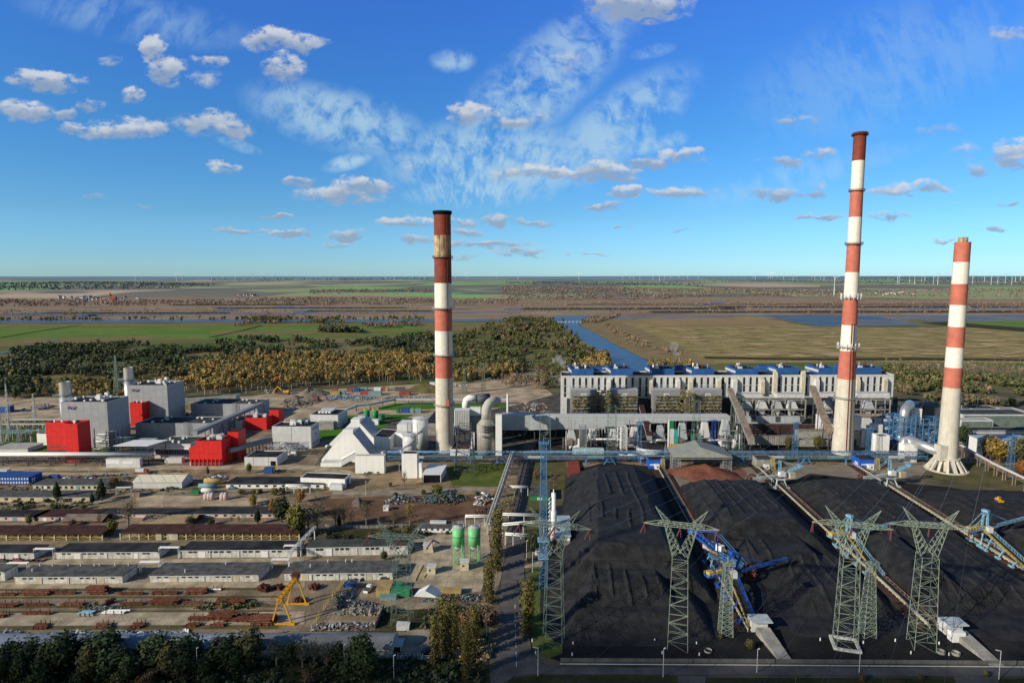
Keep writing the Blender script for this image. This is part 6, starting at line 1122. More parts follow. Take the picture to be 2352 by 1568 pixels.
def ware(label,L,R2,base,top,back,rm,doors,wins,m=concw,base2=None,dcol=whitep,vents=()):
 f=bldg('warehouse',label,'warehouse',(L,base),(R2,base2 or base),top,back,m,rm,par=0)
 for u in doors:opening(f,'door',dcol,u-.03,u+.03,0,f.h*.78,out=.12)
 for u in wins:opening(f,'window',glass,u-.017,u+.017,f.h*.62,f.h*.86,out=.1)
 for k in range(3):u=(k+1)/4;opening(f,'pier',lgrey,u-.004,u+.004,0,f.h-.1,out=.25)
 opening(f,'eaves_board',whitep,0,1,f.h-.35,f.h-.05,out=.5)
 for (u,v) in vents:c=at(f,u,v,0);build('roof_vent',MB().cyl(c,.35,.35,f.h+.3,f.h+1.7,8),lgrey,f.t)
 return f
x_=lambda v:Ff(v,0)[0];y_=lambda v:Ff(0,v)[1];gx=lambda v:Gg(v,0)[0];gy=lambda v:Gg(0,v)[1]
ware('front row warehouse with roof vents and two yellow-plastered doors, left one',x_(130),x_(1055),y_(1068),y_(1003),y_(912),asb,(.22,.80),(.09,.15,.33,.38,.44,.62,.68,.74,.91),base2=y_(1062),dcol=beige,vents=((.08,.95),(.2,.95),(.35,.95),(.47,.95),(.6,.95),(.65,.95),(.8,.95),(.93,.95),(.1,.4)))
ware('front row warehouse in the middle, with two small canopies over its doors',x_(1292),x_(2225),y_(1054),y_(994),y_(892),asb,(.21,.79),(.08,.15,.31,.37,.43,.62,.68,.73,.90),base2=y_(1046),dcol=beige,vents=((.3,.2),(.6,.85)))
ware('front row warehouse on the right, next to the parked cars and the scrap',gx(270),gx(1030),gy(850),gy(797),gy(718),asb,(.19,.78),(.07,.13,.31,.37,.43,.60,.66,.72,.89),base2=gy(842),dcol=beige,vents=((.33,.95),(.5,.95),(.56,.95),(.2,.5)))
ware('front row warehouse cut off by the left edge of the picture',-60,x_(45),y_(1040),y_(960),y_(900),asb,(),(.7,.85))
ware('second row warehouse with two white sliding doors, left of the middle one',x_(480),x_(1365),y_(852),y_(792),y_(722),roofd,(.21,.77),(.08,.13,.28,.33,.38,.45,.61,.66,.71,.86,.9),base2=y_(848))
ware('second row warehouse with a stack of things beside its left wall',x_(1560),x_(2352)+54,y_(843),y_(775),y_(706),roofd,(.18,.72),(.08,.12,.25,.3,.35,.41,.55,.6,.66,.8,.85),base2=y_(836))
ware('second row warehouse with green-grey roof beside the concrete yard',gx(425),gx(1135),gy(678),gy(615),gy(562),roofg,(.22,),(.11,.15,.30,.35,.4,.60,.65,.70,.84,.9),base2=gy(664))
ware('second row warehouse cut off by the left edge, with dark cars in front',-60,x_(300),y_(855),y_(798),y_(735),roofd,(.7,),(.4,.85))
def openshed(label,L,R2,base,top,back,n,panels=()):
 a,b=G((L,base)),G((R2,base));h=ZY(a,top);dep=G((1176,back),h).y-a.y;t=T('open_shed',label,'storage shed',(a+b)/2,'open timber sheds with brown roofs');ex=(b-a);w=V((0,0,h))
 s_=DD*.8;build('roof',MB().hexa([a-s_+w,b-s_+w,b+DD*dep+w+V((0,0,.8)),a+DD*dep+w+V((0,0,.8))],[a-s_+w+V((0,0,.3)),b-s_+w+V((0,0,.3)),b+DD*dep+w+V((0,0,1.1)),a+DD*dep+w+V((0,0,1.1))]),rbrown,t);build('back_wall',MB().obox(a+DD*(dep-1),ex,DD*.4,w),rustl,t)
 for k in range(n+1):
  p=a+ex*k/n;build('post',MB().cbox(p+DD*.3,.6,.6,h),beige,t)
 m=MB()
 for k in range(n):
  p,q=a+ex*k/n+DD*.3,a+ex*(k+1)/n+DD*.3;m.bar(p+V((0,0,h*.5)),q+V((0,0,h*.5)),.18);m.bar(p+V((0,0,h*.1)),q+V((0,0,h*.45)),.14);m.bar(p+V((0,0,h*.9)),q+V((0,0,h*.5)),.14);m.bar(p+V((0,0,h*.5)),q+V((0,0,h*.95)),.12)
 build('bracing',m,yrail,t)
 for k,w_ in panels:p=a+ex*k;build('door_panel',MB().obox(p-DD*.1,ex.normalized()*w_,DD*.2,(0,0,h*.95)),beige,t)
openshed('open brown-roofed shed with timber cross bracing, left of the round bush',-40,x_(880),y_(695),y_(640),y_(578),10)
openshed('longest open brown-roofed shed, with two closed cream door panels',x_(1035),gx(372),y_(690),y_(630),y_(568),19,((.2,3),(.27,5)))
for (x0,x1,base,top,back,wm,rm,lab,wins) in ((x_(285),x_(1130)-60,y_(262),y_(215),y_(165),beige,asb,'long low building with a row of small windows behind the two tall dark firs',12),(-60,x_(780),y_(360),y_(318),y_(268),creamy,asb,'yellow-plastered low building with dark roof at the far left',9),(x_(1945),x_(2352)+115,y_(245),y_(208),y_(152),whitep,roofd,'low white building with a black roof left of the white garage',11),(-60,x_(330),y_(525),y_(488),y_(438),pinky,roofd,'pinkish low building with a dark roof at the left edge',3),(x_(295),x_(800),y_(525),y_(488),y_(430),pinky,rbrown,'long low pinkish building with a brown roof',8),(x_(810),x_(1660),y_(497),y_(465),y_(422),pinky,roofd,'long low white-fronted building behind the rusty canopies',4),(x_(1665),gx(200),y_(498),y_(462),y_(410),pinky,roofd,'long low cream building with windows beside the dark fir',9)):
 f=bldg('low_building',lab,'building',(x0,base),(x1,base),top,back,wm,rm,par=0);windows(f,np.linspace(.06,.94,wins),min(.035,1.6/f.w*1.4),f.h*.3,f.h*.75);opening(f,'eaves_board',lgrey,0,1,f.h-.3,f.h-.02,out=.4)
 [opening(f,'door',gcont if k else whitep,u,u+2.2/f.w,0,f.h*.75,out=.12) for k,u in enumerate((.15,.6))]
f=bldg('workshop','white flat-roofed workshop with a band of dark windows, beside the sand lot','building',(gx(383),gy(190)),(gx(695),gy(202)),gy(125),gy(92),white,roofd,par=.4);opening(f,'window',glass,.2,.32,1.2,3.0);opening(f,'window',glass,.36,.45,1.2,3.0);opening(f,'gate',bpent,.25,.75,0,f.h*.75,'right');build('lean_to',MB().obox(at(f,.7,0,0)-f.ey*4,f.ex*f.w*.28,f.ey*3.9,(0,0,3.5)),wcont,f.t)
gable('tent_hall','cream white tent hall with a ribbed membrane roof','tent hall',(x_(1148),y_(245)),(x_(1565),y_(245)),y_(192),y_(131),y_(140),lgrey,mat('membrane',(.62,.56,.44),.6,panel=8,var=.05))
gable('store_shed','low rusty-ribbed canopy roof on posts in front of the brown-roofed building','shed',(x_(535),y_(545)),(x_(880),y_(545)),y_(524),y_(468),y_(470),rustm,rtan)
gable('store_shed','tan arched shed roof between the bare trees','shed',(x_(1210),y_(565)),(x_(1660),y_(560)),y_(548),y_(478),y_(480),rustm,mat('tan_sheet',(.30,.23,.14),.9,panel=2))
f=bldg('gate_office','small white office with rooftop units beside the green silos','building',(gx(1205),gy(510)),(gx(1450),gy(512)),gy(478),gy(438),whitep,asb,par=0);windows(f,np.linspace(.08,.92,6),.06,1.2,2.8);build('roof_unit',MB().obox(at(f,.3,.6,f.h+.35),f.ex*9,f.ey*2,(0,0,1.4)),lgrey,f.t)
f=bldg('container_office','blue stacked container offices with many white windows','office building',(-40,y_(216)),(x_(252),y_(216)),y_(152),y_(108),bcont,bcont,par=0)
for lv in (1.0,3.7,6.4):
 if lv+1.3>f.h:break
 for u in np.linspace(.02,.97,17):opening(f,'window',whitep,u-.014,u+.014,lv,lv+1.2,out=.08)
windows(f,(.25,.4),.08,1,4,'right',m=whitep)
for (x,y,w_,d_,h_,m_,lab,nm,cat) in ((30,118,8,4,3,lgrey,'small grey hut behind the blue container offices','hut','hut'),(470,165,6,3,3,bcont,'single small blue container behind the low building','container','container'),(2315,112,6,4,4,bcont,'blue container between two small autumn trees','container','container')):
 c=G(Ff(x,y));solo(nm,MB().cbox(c,w_,d_,h_),m_,lab,cat,c)
def portal(label,L,R2,base,top,m_=whitep,w=1.2):
 a,b=G((L,base)),G((R2,base));h=ZY(a,top);t=T('pipe_portal',label,'pipe portal',(a+b)/2,'white pipe portals between the storage houses');m=MB()
 for dy in (0,w):m.tube([a+V((0,dy,.1)),a+V((0,dy,h)),b+V((0,dy,h)),b+V((0,dy,.1))],.28,8)
 build('pipe',m,m_,t);build('trestle',MB().bar(a,a+V((0,0,h)),.2).bar(b,b+V((0,0,h)),.2),lgrey,t)
portal('white pipe portal between the left warehouses of the second row',x_(296),x_(462),y_(855),y_(768));portal('white pipe portal between the middle warehouses of the second row',x_(1372),x_(1538),y_(848),y_(756));portal('white pipe portal left of the front row warehouse with roof vents',x_(70),x_(240),y_(985),y_(890));portal('white pipe portal between the two middle front row warehouses',x_(1203),x_(1372),y_(970),y_(880));portal('white pipe portal behind the right front row warehouse',gx(180),gx(300),gy(770),gy(702));portal('white pipe portal left of the green-grey roofed warehouse',gx(268),gx(385),gy(678),gy(605))
portal('pipe portal on the track beside the tent hall',x_(1000),x_(1125),y_(300),y_(240),lgrey)
P0,P1=G(Gg(300,740)),G(Gg(485,560));t=T('pipe_bridge','slanting white pipe trestle rising behind the green-grey roofed warehouse','pipe bridge',P0);m=MB();truss(m,P0+V((0,0,5)),P1+V((0,0,6)),1.5,1.2,12,.2);build('frame',m,lgrey,t)
for k in (.02,.5,.98):p=P0+(P1-P0)*k;build('leg',MB().bar(p,p+V((0,0,5)),.4),whitep,t)
p=[G(Gg(*q)) for q in ((178,1160),(322,1160),(285,1018),(425,1018))];hC=ZY((p[0]+p[1])/2,gy(985));t=T('gantry_crane','yellow portal crane standing over rusty pipe stacks','crane',(p[0]+p[3])/2)
ap=[(p[0]+p[1])/2+V((0,0,hC)),(p[2]+p[3])/2+V((0,0,hC+.5))];
for k,(u,v) in enumerate(((0,1),(2,3))):
 m=MB();m.bar(p[u],ap[k]-V((1,0,0)),.55);m.bar(p[v],ap[k]+V((1,0,0)),.55);m.bar(p[u]+V((0,0,.5)),p[v]+V((0,0,.5)),.6);build('leg_frame',m,yellow,t);build('wheel_box',MB().cbox(p[u],2.2,.8,1),yellow,t);build('wheel_box',MB().cbox(p[v],2.2,.8,1),yellow,t)
d=(ap[1]-ap[0]).normalized();m=MB();truss(m,ap[0]-d*2,ap[1]+d*3,1.6,1.5,14,.26);build('bridge',m,yellow,t);build('trolley',MB().cbox(ap[1]+V((0,0,1.2)),2.6,2.6,2),rustm,t)
for k,(x0,x1) in enumerate(((1449,1530),(1560,1641))):
 c=G(((gx(x0)+gx(x1))/2,gy(735)));c.y-=0;r=(gx(x1)-gx(x0))/2*c.y/F;zt_,zb=ZY(c,gy(472)),ZY(c,gy(600));t=T('green_silo',['left','right'][k]+' bright green cement silo on steel legs','silo',c,'green cement silos');build('shell',MB().cyl(c,r,r,zb,zt_,32),gsilo,t,True);build('cone',MB().tube([c+V((0,0,ZY(c,gy(645)))),c+V((0,0,zb))],[.5,r],28),gsteel,t,True);build('band',MB().cyl(c,r+.08,r+.08,(zb+zt_)/2,(zb+zt_)/2+.3,32),dgreen,t)
 build('lid',MB().tube([c+V((0,0,zt_+.02)),c+V((0,0,zt_+1.0))],[r,r*.25],28),lgrey,t);m=MB();[m.bar((c.x+r*math.cos(q),c.y+r*math.sin(q),zt_),(c.x+r*math.cos(q),c.y+r*math.sin(q),zt_+2),.12) for q in np.arange(0,6.28,.5)];[m.bar((c.x+r*math.cos(q),c.y+r*math.sin(q),zt_+2),(c.x+r*math.cos(q+.5),c.y+r*math.sin(q+.5),zt_+2),.12) for q in np.arange(0,6.28,.5)];build('railing',m,gsteel,t)
 for sx in (-1,1):
  for sy in (-1,1):build('leg',MB().bar((c.x+sx*r*.75,c.y+sy*r*.75,0),(c.x+sx*r*.75,c.y+sy*r*.75,zb+1),.4),gsilo,t)
 m=MB();[m.bar((c.x-r*.75,c.y-r*.75,z),(c.x+r*.75,c.y-r*.75,z+zd),.2) for z in (.5,zb*.5) for zd in (0,zb*.45)];build('bracing',m,gsilo,t)
 build('filter_pipe',MB().tube([c+V((r*1.1,0,2)),c+V((r*1.1,0,zt_+2)),c+V((0,0,zt_+2))],.25,8),gsteel,t)
for (x,y,w_,d_,h_,lab) in ((1536,768,4,3.5,4.2,'small beige cabin below the green silos'),(1283,645,5,3.5,4.0,'small grey weighing cabin behind, near the green-grey roofed warehouse'),(1303,795,4,3.5,3.6,'small grey weighing cabin with a flat roof beside the yellow kerbs'),(985,355,3,3,2.5,'white box on the red-brown scrap yard'),(635,205,7,4,3.5,'white box container below the workshop wall')):
 c=G(Gg(x,y));t=T('cabin',lab,'cabin',c);build('wall',MB().cbox(c,w_,d_,h_),whitep if 'white' in lab else beige,t);build('roof',MB().cbox(c+V((0,0,h_+.01)),w_+.6,d_+.6,.3),lgrey,t);build('window',MB().cbox(c+V((-.6,-d_/2-.03,h_*.5)),1,.04,.8),glass,t)
for (p0,p1) in (((1185,855),(1240,745)),((1245,835),(1268,798))):a,b=G(Gg(*p0)),G(Gg(*p1));solo('kerb_rail',MB().bar(a+V((0,0,.3)),b+V((0,0,.3)),.5),yrail,'yellow ramp kerb beside the weighing cabin' if p0[0]<1200 else 'short yellow kerb nearer the green silos','kerb',a)
def vault(label,L,R2,base,eave,ridge,back,wm,rm):
 a,b=G((L,base)),G((R2,base));he=ZY(a,eave);dep=G((1176,back),he).y-a.y;t=T('vaulted_hall',label,'hall',(a+b)/2);ex=b-a;build('wall',MB().obox(a,ex,DD*dep,(0,0,he)),wm,t);m=MB();n=10;hr=max(he+1.5,ZY(a+DD*dep/2,ridge));pr=[(-.5+(dep+1)*k/n,he+.03+(hr-he)*math.sin(math.pi*k/n)) for k in range(n+1)]
 for (d0,z0),(d1,z1) in zip(pr,pr[1:]):m.hexa([a+DD*d0+V((0,0,z0-.15)),b+DD*d0+V((0,0,z0-.15)),b+DD*d1+V((0,0,z1-.15)),a+DD*d1+V((0,0,z1-.15))],[a+DD*d0+V((0,0,z0)),b+DD*d0+V((0,0,z0)),b+DD*d1+V((0,0,z1)),a+DD*d1+V((0,0,z1))])
 build('roof',m,rm,t);build('gable_fill',MB().prism([b-ex*.002+DD*d0+V((0,0,z0-.12)) for d0,z0 in pr],ex*.001),wm,t);return t
halr=mat('blue_grey_sheet_roof',(.26,.29,.34),.6,panel=3,seam=0,streak=.2,var=.12)
vault('long low hall with a curved blue-grey roof behind the dark trees',x_(-300),545,1508,1487,1459,1455,concw,halr)
vault('shorter low hall with a curved brownish-grey sheet roof, right end of the bottom row',548,900,1510,gy(1322),gy(1232),gy(1220),concw,mat('grey_ribbed_roof',(.21,.21,.215),.7,panel=1.2,var=.15))
f=bldg('open_garage','small lean-to canopy on posts at the right end of the curved-roof hall','shed',(904,gy(1350)),(gx(1085),gy(1350)),gy(1308),gy(1262),concw,lgrey,par=0);opening(f,'dark_opening',black,.03,.97,0,f.h-.3)  # black sheet paints the shade under the canopy
def pipestack(x,y,wpx,rows,layers,m_,label,name='pipe_stack',rot=0.0,s=.45):
 c=G(Ff(x,y));L_=wpx*.2671*c.y/F;t=T(name,label,'pipe stack',c,'rusty pipe stacks in the yard');m=MB();d=V((math.cos(rot),math.sin(rot),0));nrm=V((-d.y,d.x,0));r=random.Random(int(x*7+y))
 for j in range(rows):
  for k in range(layers):o=c+nrm*(j-rows/2)*s*2.05+V((0,0,.7+k*s*1.8))+d*r.uniform(-1,1);m.tube([o-d*L_/2,o+d*L_/2],s*.9,6)
 build('pipes',m,m_,t)
 for u in (-.35,0,.35):q=MB();o=c+d*L_*u;q.bar(o-nrm*rows*s*1.2+V((0,0,.3)),o+nrm*rows*s*1.2+V((0,0,.3)),.5);q.bar(o+nrm*rows*s*1.2,o+nrm*rows*s*1.2+V((0,0,1.8)),.22);q.bar(o-nrm*rows*s*1.2,o-nrm*rows*s*1.2+V((0,0,1.6)),.3);build('rack',q,rustm,t)
 return t
k=0
for (x,y,w_,rr_,ly,lab) in ((320,1155,250,3,2,'orange-rusty pipes on a rack, second from the left in the upper line'),(90,1160,150,2,1,'low rusty pipe bundle at the left end of the upper line'),(560,1150,230,2,1,'thin pipe rack left of the tall orange bundle'),(855,1145,170,3,4,'tall orange-rusty pipe bundle, highest of the upper line'),(1140,1155,220,2,1,'half-empty rusty rack right of the tall orange bundle'),(1410,1148,230,3,1,'low rusty rack in the middle of the upper line'),(1700,1140,170,4,2,'pair of rusty pipe layers right of the middle rack'),(80,1255,180,3,1,'rusty rack at the left end of the second line'),(325,1250,220,2,1,'nearly empty rack, second in the second line'),(640,1245,200,3,1,'rusty pipe rack in the left middle of the second line'),(1140,1242,200,2,1,'low dark rack right of the leaning beams'),(1420,1230,250,4,2,'long neat orange pipe stack in the second line'),(1660,1235,200,2,1,'half-empty rack beside the long orange stack'),(1990,1228,260,4,2,'rusty pipe stack at the right end of the second line'),(330,1325,250,2,1,'single rack alone left of the blue pipes'),(30,1345,80,3,1,'orange bundle at the left edge in the third line'),(1730,1368,230,3,1,'flat rusty sheets left of the big stack by the crane'),(1920,1352,230,5,2,'dark red stack just left of the crane'),(2270,1395,190,6,3,'thick dark red pipe stack under the yellow crane'),(2060,1375,260,4,1,'long brown pipes beside the crane stack'),(360,1436,120,4,1,'small flat orange sheet pile in the last line, left'),(905,1432,140,4,1,'small flat orange sheet pile in the last line, middle'),(1190,1430,110,4,1,'small flat rusty sheet pile in the last line, right of the middle one'),(1660,1425,120,3,1,'small brown sheet pile in the last line, near the white post'),(1870,1424,120,3,1,'brown sheets in the last line, beside the crane stack')):
 pipestack(x,y,w_,rr_,ly,rustm if k%3 else mat('rusty_orange_%d'%k,(.15,.062,.040),.85,var=.35,scale=.8),lab);k+=1
pipestack(760,1325,120,4,1,lbsteel,'bright blue pipes lying in front of the grey pipe heap','blue_pipes');pipestack(1000,1312,200,3,1,whitep,'white pipes lying right of the blue pipes','white_pipes')
pipestack(2265,1125,55,5,3,rustm,'upright leaning bundle of dark rusty beams left of the crane',rot=1.2);pipestack(940,1235,70,2,2,rustm,'leaning pair of beams in the second line',rot=.8);pipestack(1870,1120,110,1,1,whitep,'single white pipe in the upper line')
for (gx0,gy0,lab) in ((120,910,'dark beam bundle left of the crane top'),(228,905,'dark beam bundle right behind the crane beam'),(475,905,'dark beam bundle right of the crane'),(365,1000,'red beam pile inside the far crane leg')):
 q=Gg(gx0,gy0);pipestack(q[0]/.2671,(q[1]-1055.4)/.2671,60,4,2,rustm,lab,rot=1.1)
def debris(label,pts,n,sz,mats_,h=1.5,name='scrap',seed=1,cat='scrap'):
 rg=np.random.default_rng(seed);P=scatter_pts(pts,n,rg);m=MB();r=random.Random(seed);cx,cy=P.mean(0);sp=P.std(0)+1e-3
 for (x,y) in P:
  k=max(.1,1-(((x-cx)/sp[0]/2)**2+((y-cy)/sp[1]/2)**2));s=sz*r.uniform(.3,1.2);m.cm=r.randrange(len(mats_));ex=V((r.gauss(0,1),r.gauss(0,1),r.gauss(0,.4))).normalized();ey=ex.cross(V((r.gauss(0,.3),r.gauss(0,.3),1))).normalized();ez=ex.cross(ey)
  o=V((x,y,.2+h*k*r.random()));m.obox(o-ex*s/2,ex*s*r.uniform(.6,1.8),ey*s*r.uniform(.3,.8),ez*s*r.uniform(.1,.5))
 o=build(name,m,mats_,None,loc=(float(cx),float(cy),0));return tag(o,label,cat,kind='stuff')
debris('mixed scrap heap with white pieces, left of three on the red-brown ground',[Cc(700,1490),Cc(780,1430),Cc(900,1410),Cc(1080,1450),Cc(900,1500)],420,1.6,debm,3,seed=1)
debris('large dark scrap heap in the middle of the red-brown ground',[Cc(1080,1490),Cc(1120,1410),Cc(1400,1400),Cc(1560,1440),Cc(1400,1500)],700,1.7,[debm[0],rustm,debm[4],debm[3],debm[0]],4,seed=2)
debris('pale scrap heap nearest the road on the red-brown ground',[Cc(1590,1500),Cc(1640,1420),Cc(1780,1400),Cc(1820,1460),Cc(1700,1510)],420,1.5,[debm[1],debm[0],rustm,whitep],3.5,seed=3)
debris('rust-red scrap strip below the pale scrap heap',[Gg(1600,390),Gg(1610,340),Gg(1720,335),Gg(1700,395)],220,1.4,[rustm,debm[0]],1.5,seed=4)
debris('jumble of scrap along the yard fence beside the crane',[Gg(620,1040),Gg(660,940),Gg(760,930),Gg(740,1000),Gg(920,1010),Gg(900,1040)],420,1.1,debm,1.5,seed=5)
debris('timber and crate piles in the yard corner behind the curved-roof hall',[Gg(430,1200),Gg(470,1160),Gg(900,1150),Gg(890,1195)],420,1.2,[wood,debm[0],debm[1]],1.2,seed=6)
debris('stacked grey crates right of the scrap by the fence',[Gg(600,1085),Gg(700,1060),Gg(960,1040),Gg(960,1090)],240,1.5,[wood,conc],1.8,seed=7)
debris('rubble line right of the white tarpaulin',[Gg(1320,940),Gg(1640,950),Gg(1650,1000),Gg(1230,1000)],420,1.2,debm+[wood],1.2,seed=8)
debris('loose things lying along the front row warehouse wall',[Gg(700,870),Gg(720,845),Gg(840,840),Gg(720,880)],90,1.2,debm,1,seed=9)
debris('grey pipe fittings heap behind the blue pipes',[Ff(700,1305),Ff(850,1270),Ff(1110,1275),Ff(1000,1300)],220,1.1,[debm[1],conc,debm[4]],1.2,seed=10)
debris('coiled rusty mesh heap on the stack by the crane',[Ff(2000,1345),Ff(2220,1330),Ff(2240,1350),Ff(2020,1358)],260,.9,[rustm,debm[0]],1.6,seed=11)
debris('line of small odds and ends behind the long curved-roof hall',[Ff(-50,1510),Ff(-50,1480),Ff(180,1490),Ff(160,1512)],160,1.1,[wood,debm[0],debm[1]],1,seed=12)
debris('light grey packages in a line behind the long curved-roof hall',[Ff(180,1505),Ff(480,1490),Ff(1250,1490),Ff(1620,1475),Ff(1600,1500),Ff(1250,1505)],260,1.6,[whitep,gcont,debm[1],debm[0]],.8,seed=13)
debris('dark cars and scrap beside the left warehouse wall',[Ff(0,880),Ff(60,868),Ff(400,865),Ff(380,882)],60,1.6,[debm[0],rustm],.8,seed=14)
debris('clutter of small things behind the tent hall',[Ff(1150,130),Ff(500,165),Ff(520,155),Ff(1150,120)],120,1.5,debm,.9,seed=15)
debris('stored material and small huts right of the tent hall',[Ff(1740,170),Ff(1780,145),Ff(1960,150),Ff(1960,175)],120,2,debm+[whitep],1.4,seed=16)
debris('rows of blue and grey drums on the far storage lot left of the thick chimney',[Cc(90,440),Cc(140,400),Cc(410,400),Cc(400,425),Cc(300,448)],520,2.2,[debm[1],debm[3],gcont],1.2,seed=20)
debris('grey-blue material rows right of the drums on the far storage lot',[Cc(350,448),Cc(430,415),Cc(630,420),Cc(560,448)],280,2.2,[debm[1],gcont,debm[3]],1.0,seed=21)
debris('dark machinery lines on the far storage lot',[Cc(620,465),Cc(740,410),Cc(1210,415),Cc(1210,430),Cc(800,440)],300,2.2,[debm[0],debm[1]],1.0,seed=22)
debris('concrete rubble heap with digger behind the grey halls',[B(1180,455),B(1260,415),B(1350,440),B(1320,460)],160,2.5,[conc,gravel],3,seed=23)
debris('broad rubble field between the gravel heaps',[B(1450,560),B(1500,500),B(1700,490),B(1950,560),B(1700,640),B(1450,640)],420,2.2,[conc,gravel,rustm,debm[0]],1.4,seed=24)
debris('white sacks and pallets on the far lot right of the thick chimney',[Cc(1160,320),Cc(1160,290),Cc(1500,300),Cc(1560,300),Cc(1400,315)],160,2.2,[whitep,debm[1],rustm],1.5,seed=25)
debris('pale debris on the bare hill behind the absorber tower',[Cc(1720,240),Cc(1760,220),Cc(1840,245),Cc(1800,260)],70,2.2,[conc,debm[1]],1,seed=26)
debris('metal stock and machinery near the boiler house corner',[Cc(2030,530),Cc(2120,470),Cc(2338,480),Cc(2338,560),Cc(2080,570)],300,2.2,[debm[1],rustm,conc,debm[0]],1.5,seed=27)
debris('dark gear rows on the far lot at the left',[A(60,690),A(200,690),A(760,660),A(700,600),A(600,600)],60,3,[debm[0],debm[3]],1.5,seed=28)
for k,(x,y,r_,h_,lab) in enumerate(((1760,470,13,8,'largest grey gravel cone behind the grey halls'),(1860,475,15,7,'broad gravel heap right of the largest cone'),(1620,590,11,6,'tan sand heap in front of the rubble field'),(1770,545,11,6,'pointed gravel heap in the middle of the rubble'),(1450,592,8,4,'small tan heap left of the rubble field'),(1590,525,12,5,'brown heap behind the tan sand heap'))):
 cone_heap('gravel_heap',lab,'heap',G(B(x,y)),r_,h_,gravel,k+11)
cone_heap('gravel_heap','dark gravel heap at the left end of the container lot','heap',G(Cc(40,395)),11,5,gravel,31,1.4);cone_heap('soil_mound','bush-covered mound left of the thick chimney','mound',G(Cc(1120,360)),16,11,rough_g,33,1.5)
cone_heap('gravel_heap','dark tarpaulin-grey cone on the red-brown scrap yard','heap',G(Gg(790,312)),5,4.5,debm[0],35,.9)
def container(x,y,w_,m_,lab,rot=0.0,n=1):
 c=G(Cc(x,y));L_=w_*.2284*c.y/F;t=T('shipping_container',lab,'container',c,'shipping containers on the far lot');build('body',MB().cbox(c,L_,6 if L_>12 else 4,4.6,rot),m_,t);build('door',MB().cbox(c+V((L_/2+.04,0,.2)),.08,2.2,4),m_,t)
for (x,y,w_,m_,lab) in ((205,360,60,rcont,'dark red container behind the yellow one'),(210,393,95,ycont,'yellow container on the far lot'),(288,390,50,gcont,'blue-grey container at the right end of the yellow one'),(355,362,52,rcont,'light red container left of the blue ones'),(425,362,60,bcont,'dark blue container in the back line'),(485,352,90,gcont,'long teal container in the back line'),(510,390,100,rcont,'long red container in the front line'),(612,396,130,gcont,'longest teal container in the front line'),(635,354,70,wcont,'white container in the back line'),(700,352,34,rcont,'small red-brown container in the back line'),(727,352,26,ycont,'small yellow-brown container in the back line'),(860,355,100,debm[0],'dark open container in the back line near the chimney'),(910,395,110,rcont,'red container nearest the thick chimney'),(1185,300,55,wcont,'white container on the bush-covered mound')):container(x,y,w_,m_,lab)
for (x,w_,m_,lab) in ((840,30,ggreen,'green-grey container left in the line on the lawn'),(895,50,bcont,'blue container, first of two in the line on the lawn'),(935,34,bcont,'blue container, second of two in the line on the lawn'),(985,34,gcont,'grey container in the line on the lawn'),(1045,60,gcont,'wide grey container at the right end of the line on the lawn')):container(x,572,w_,m_,lab)
f=bldg('blue_hall','blue building at the far left edge behind the switchyard','building',(-60,A(0,700)[1]),(A(85,0)[0],A(0,700)[1]),A(0,622)[1],A(0,600)[1],bcont,roofl,par=.2)
def digger(label,c,s,m_=yellow,rot=0.0):
 t=T('digger',label,'digger',c);q=lambda x,y,z:c+V((x*math.cos(rot)-y*math.sin(rot),x*math.sin(rot)+y*math.cos(rot),z))*1.0
 for sy in (-1,1):build('track',MB().cbox(q(0,sy*1.3*s,0),4.6*s,.7*s,1.1*s,rot),dsteel,t)
 build('body',MB().cbox(q(-.6*s,0,1.2*s),3.6*s,2.6*s,1.5*s,rot),m_,t);build('cab',MB().cbox(q(1.0*s,.6*s,1.2*s),1.6*s,1.3*s,2.3*s,rot),glass,t);m=MB();m.bar(q(1.6*s,0,2*s),q(4.6*s,0,5*s),.6*s);m.bar(q(4.6*s,0,5*s),q(7.2*s,0,2*s),.45*s);m.cbox(q(7.2*s,0,.8*s),1*s,1.4*s,1.2*s,rot);build('boom',m,m_,t)
digger('yellow long-armed digger on the rubble behind the grey halls',G(B(1480,470)),1.9,rot=math.pi)
digger('orange-red digger among the gravel heaps',G(B(1860,555)),1.6,rcont)
c=G(I(1572,392));c.z=5;t=T('bulldozer','small orange-yellow bulldozer working on the coal at the right','bulldozer',c)
for sy in (-1,1):build('track',MB().cbox(c+V((sy*1.7,0,0)),1,6,1.6),dsteel,t)
build('body',MB().cbox(c+V((0,.6,1.2)),3,4.6,1.8),yellow,t);build('cab',MB().cbox(c+V((0,-.4,3.0)),2.2,2.2,1.8),yellow,t);build('cab_window',MB().cbox(c+V((0,-1.56,3.3)),1.7,.1,1.1),glass,t);build('blade',MB().cbox(c+V((0,-3.6,.2)),5,.4,2),yellow,t);build('exhaust',MB().bar(c+V((.6,1.5,3)),c+V((.6,1.5,4.6)),.25),dsteel,t)
for q_ in t.children:pass
t.scale=(.62,.62,.62)
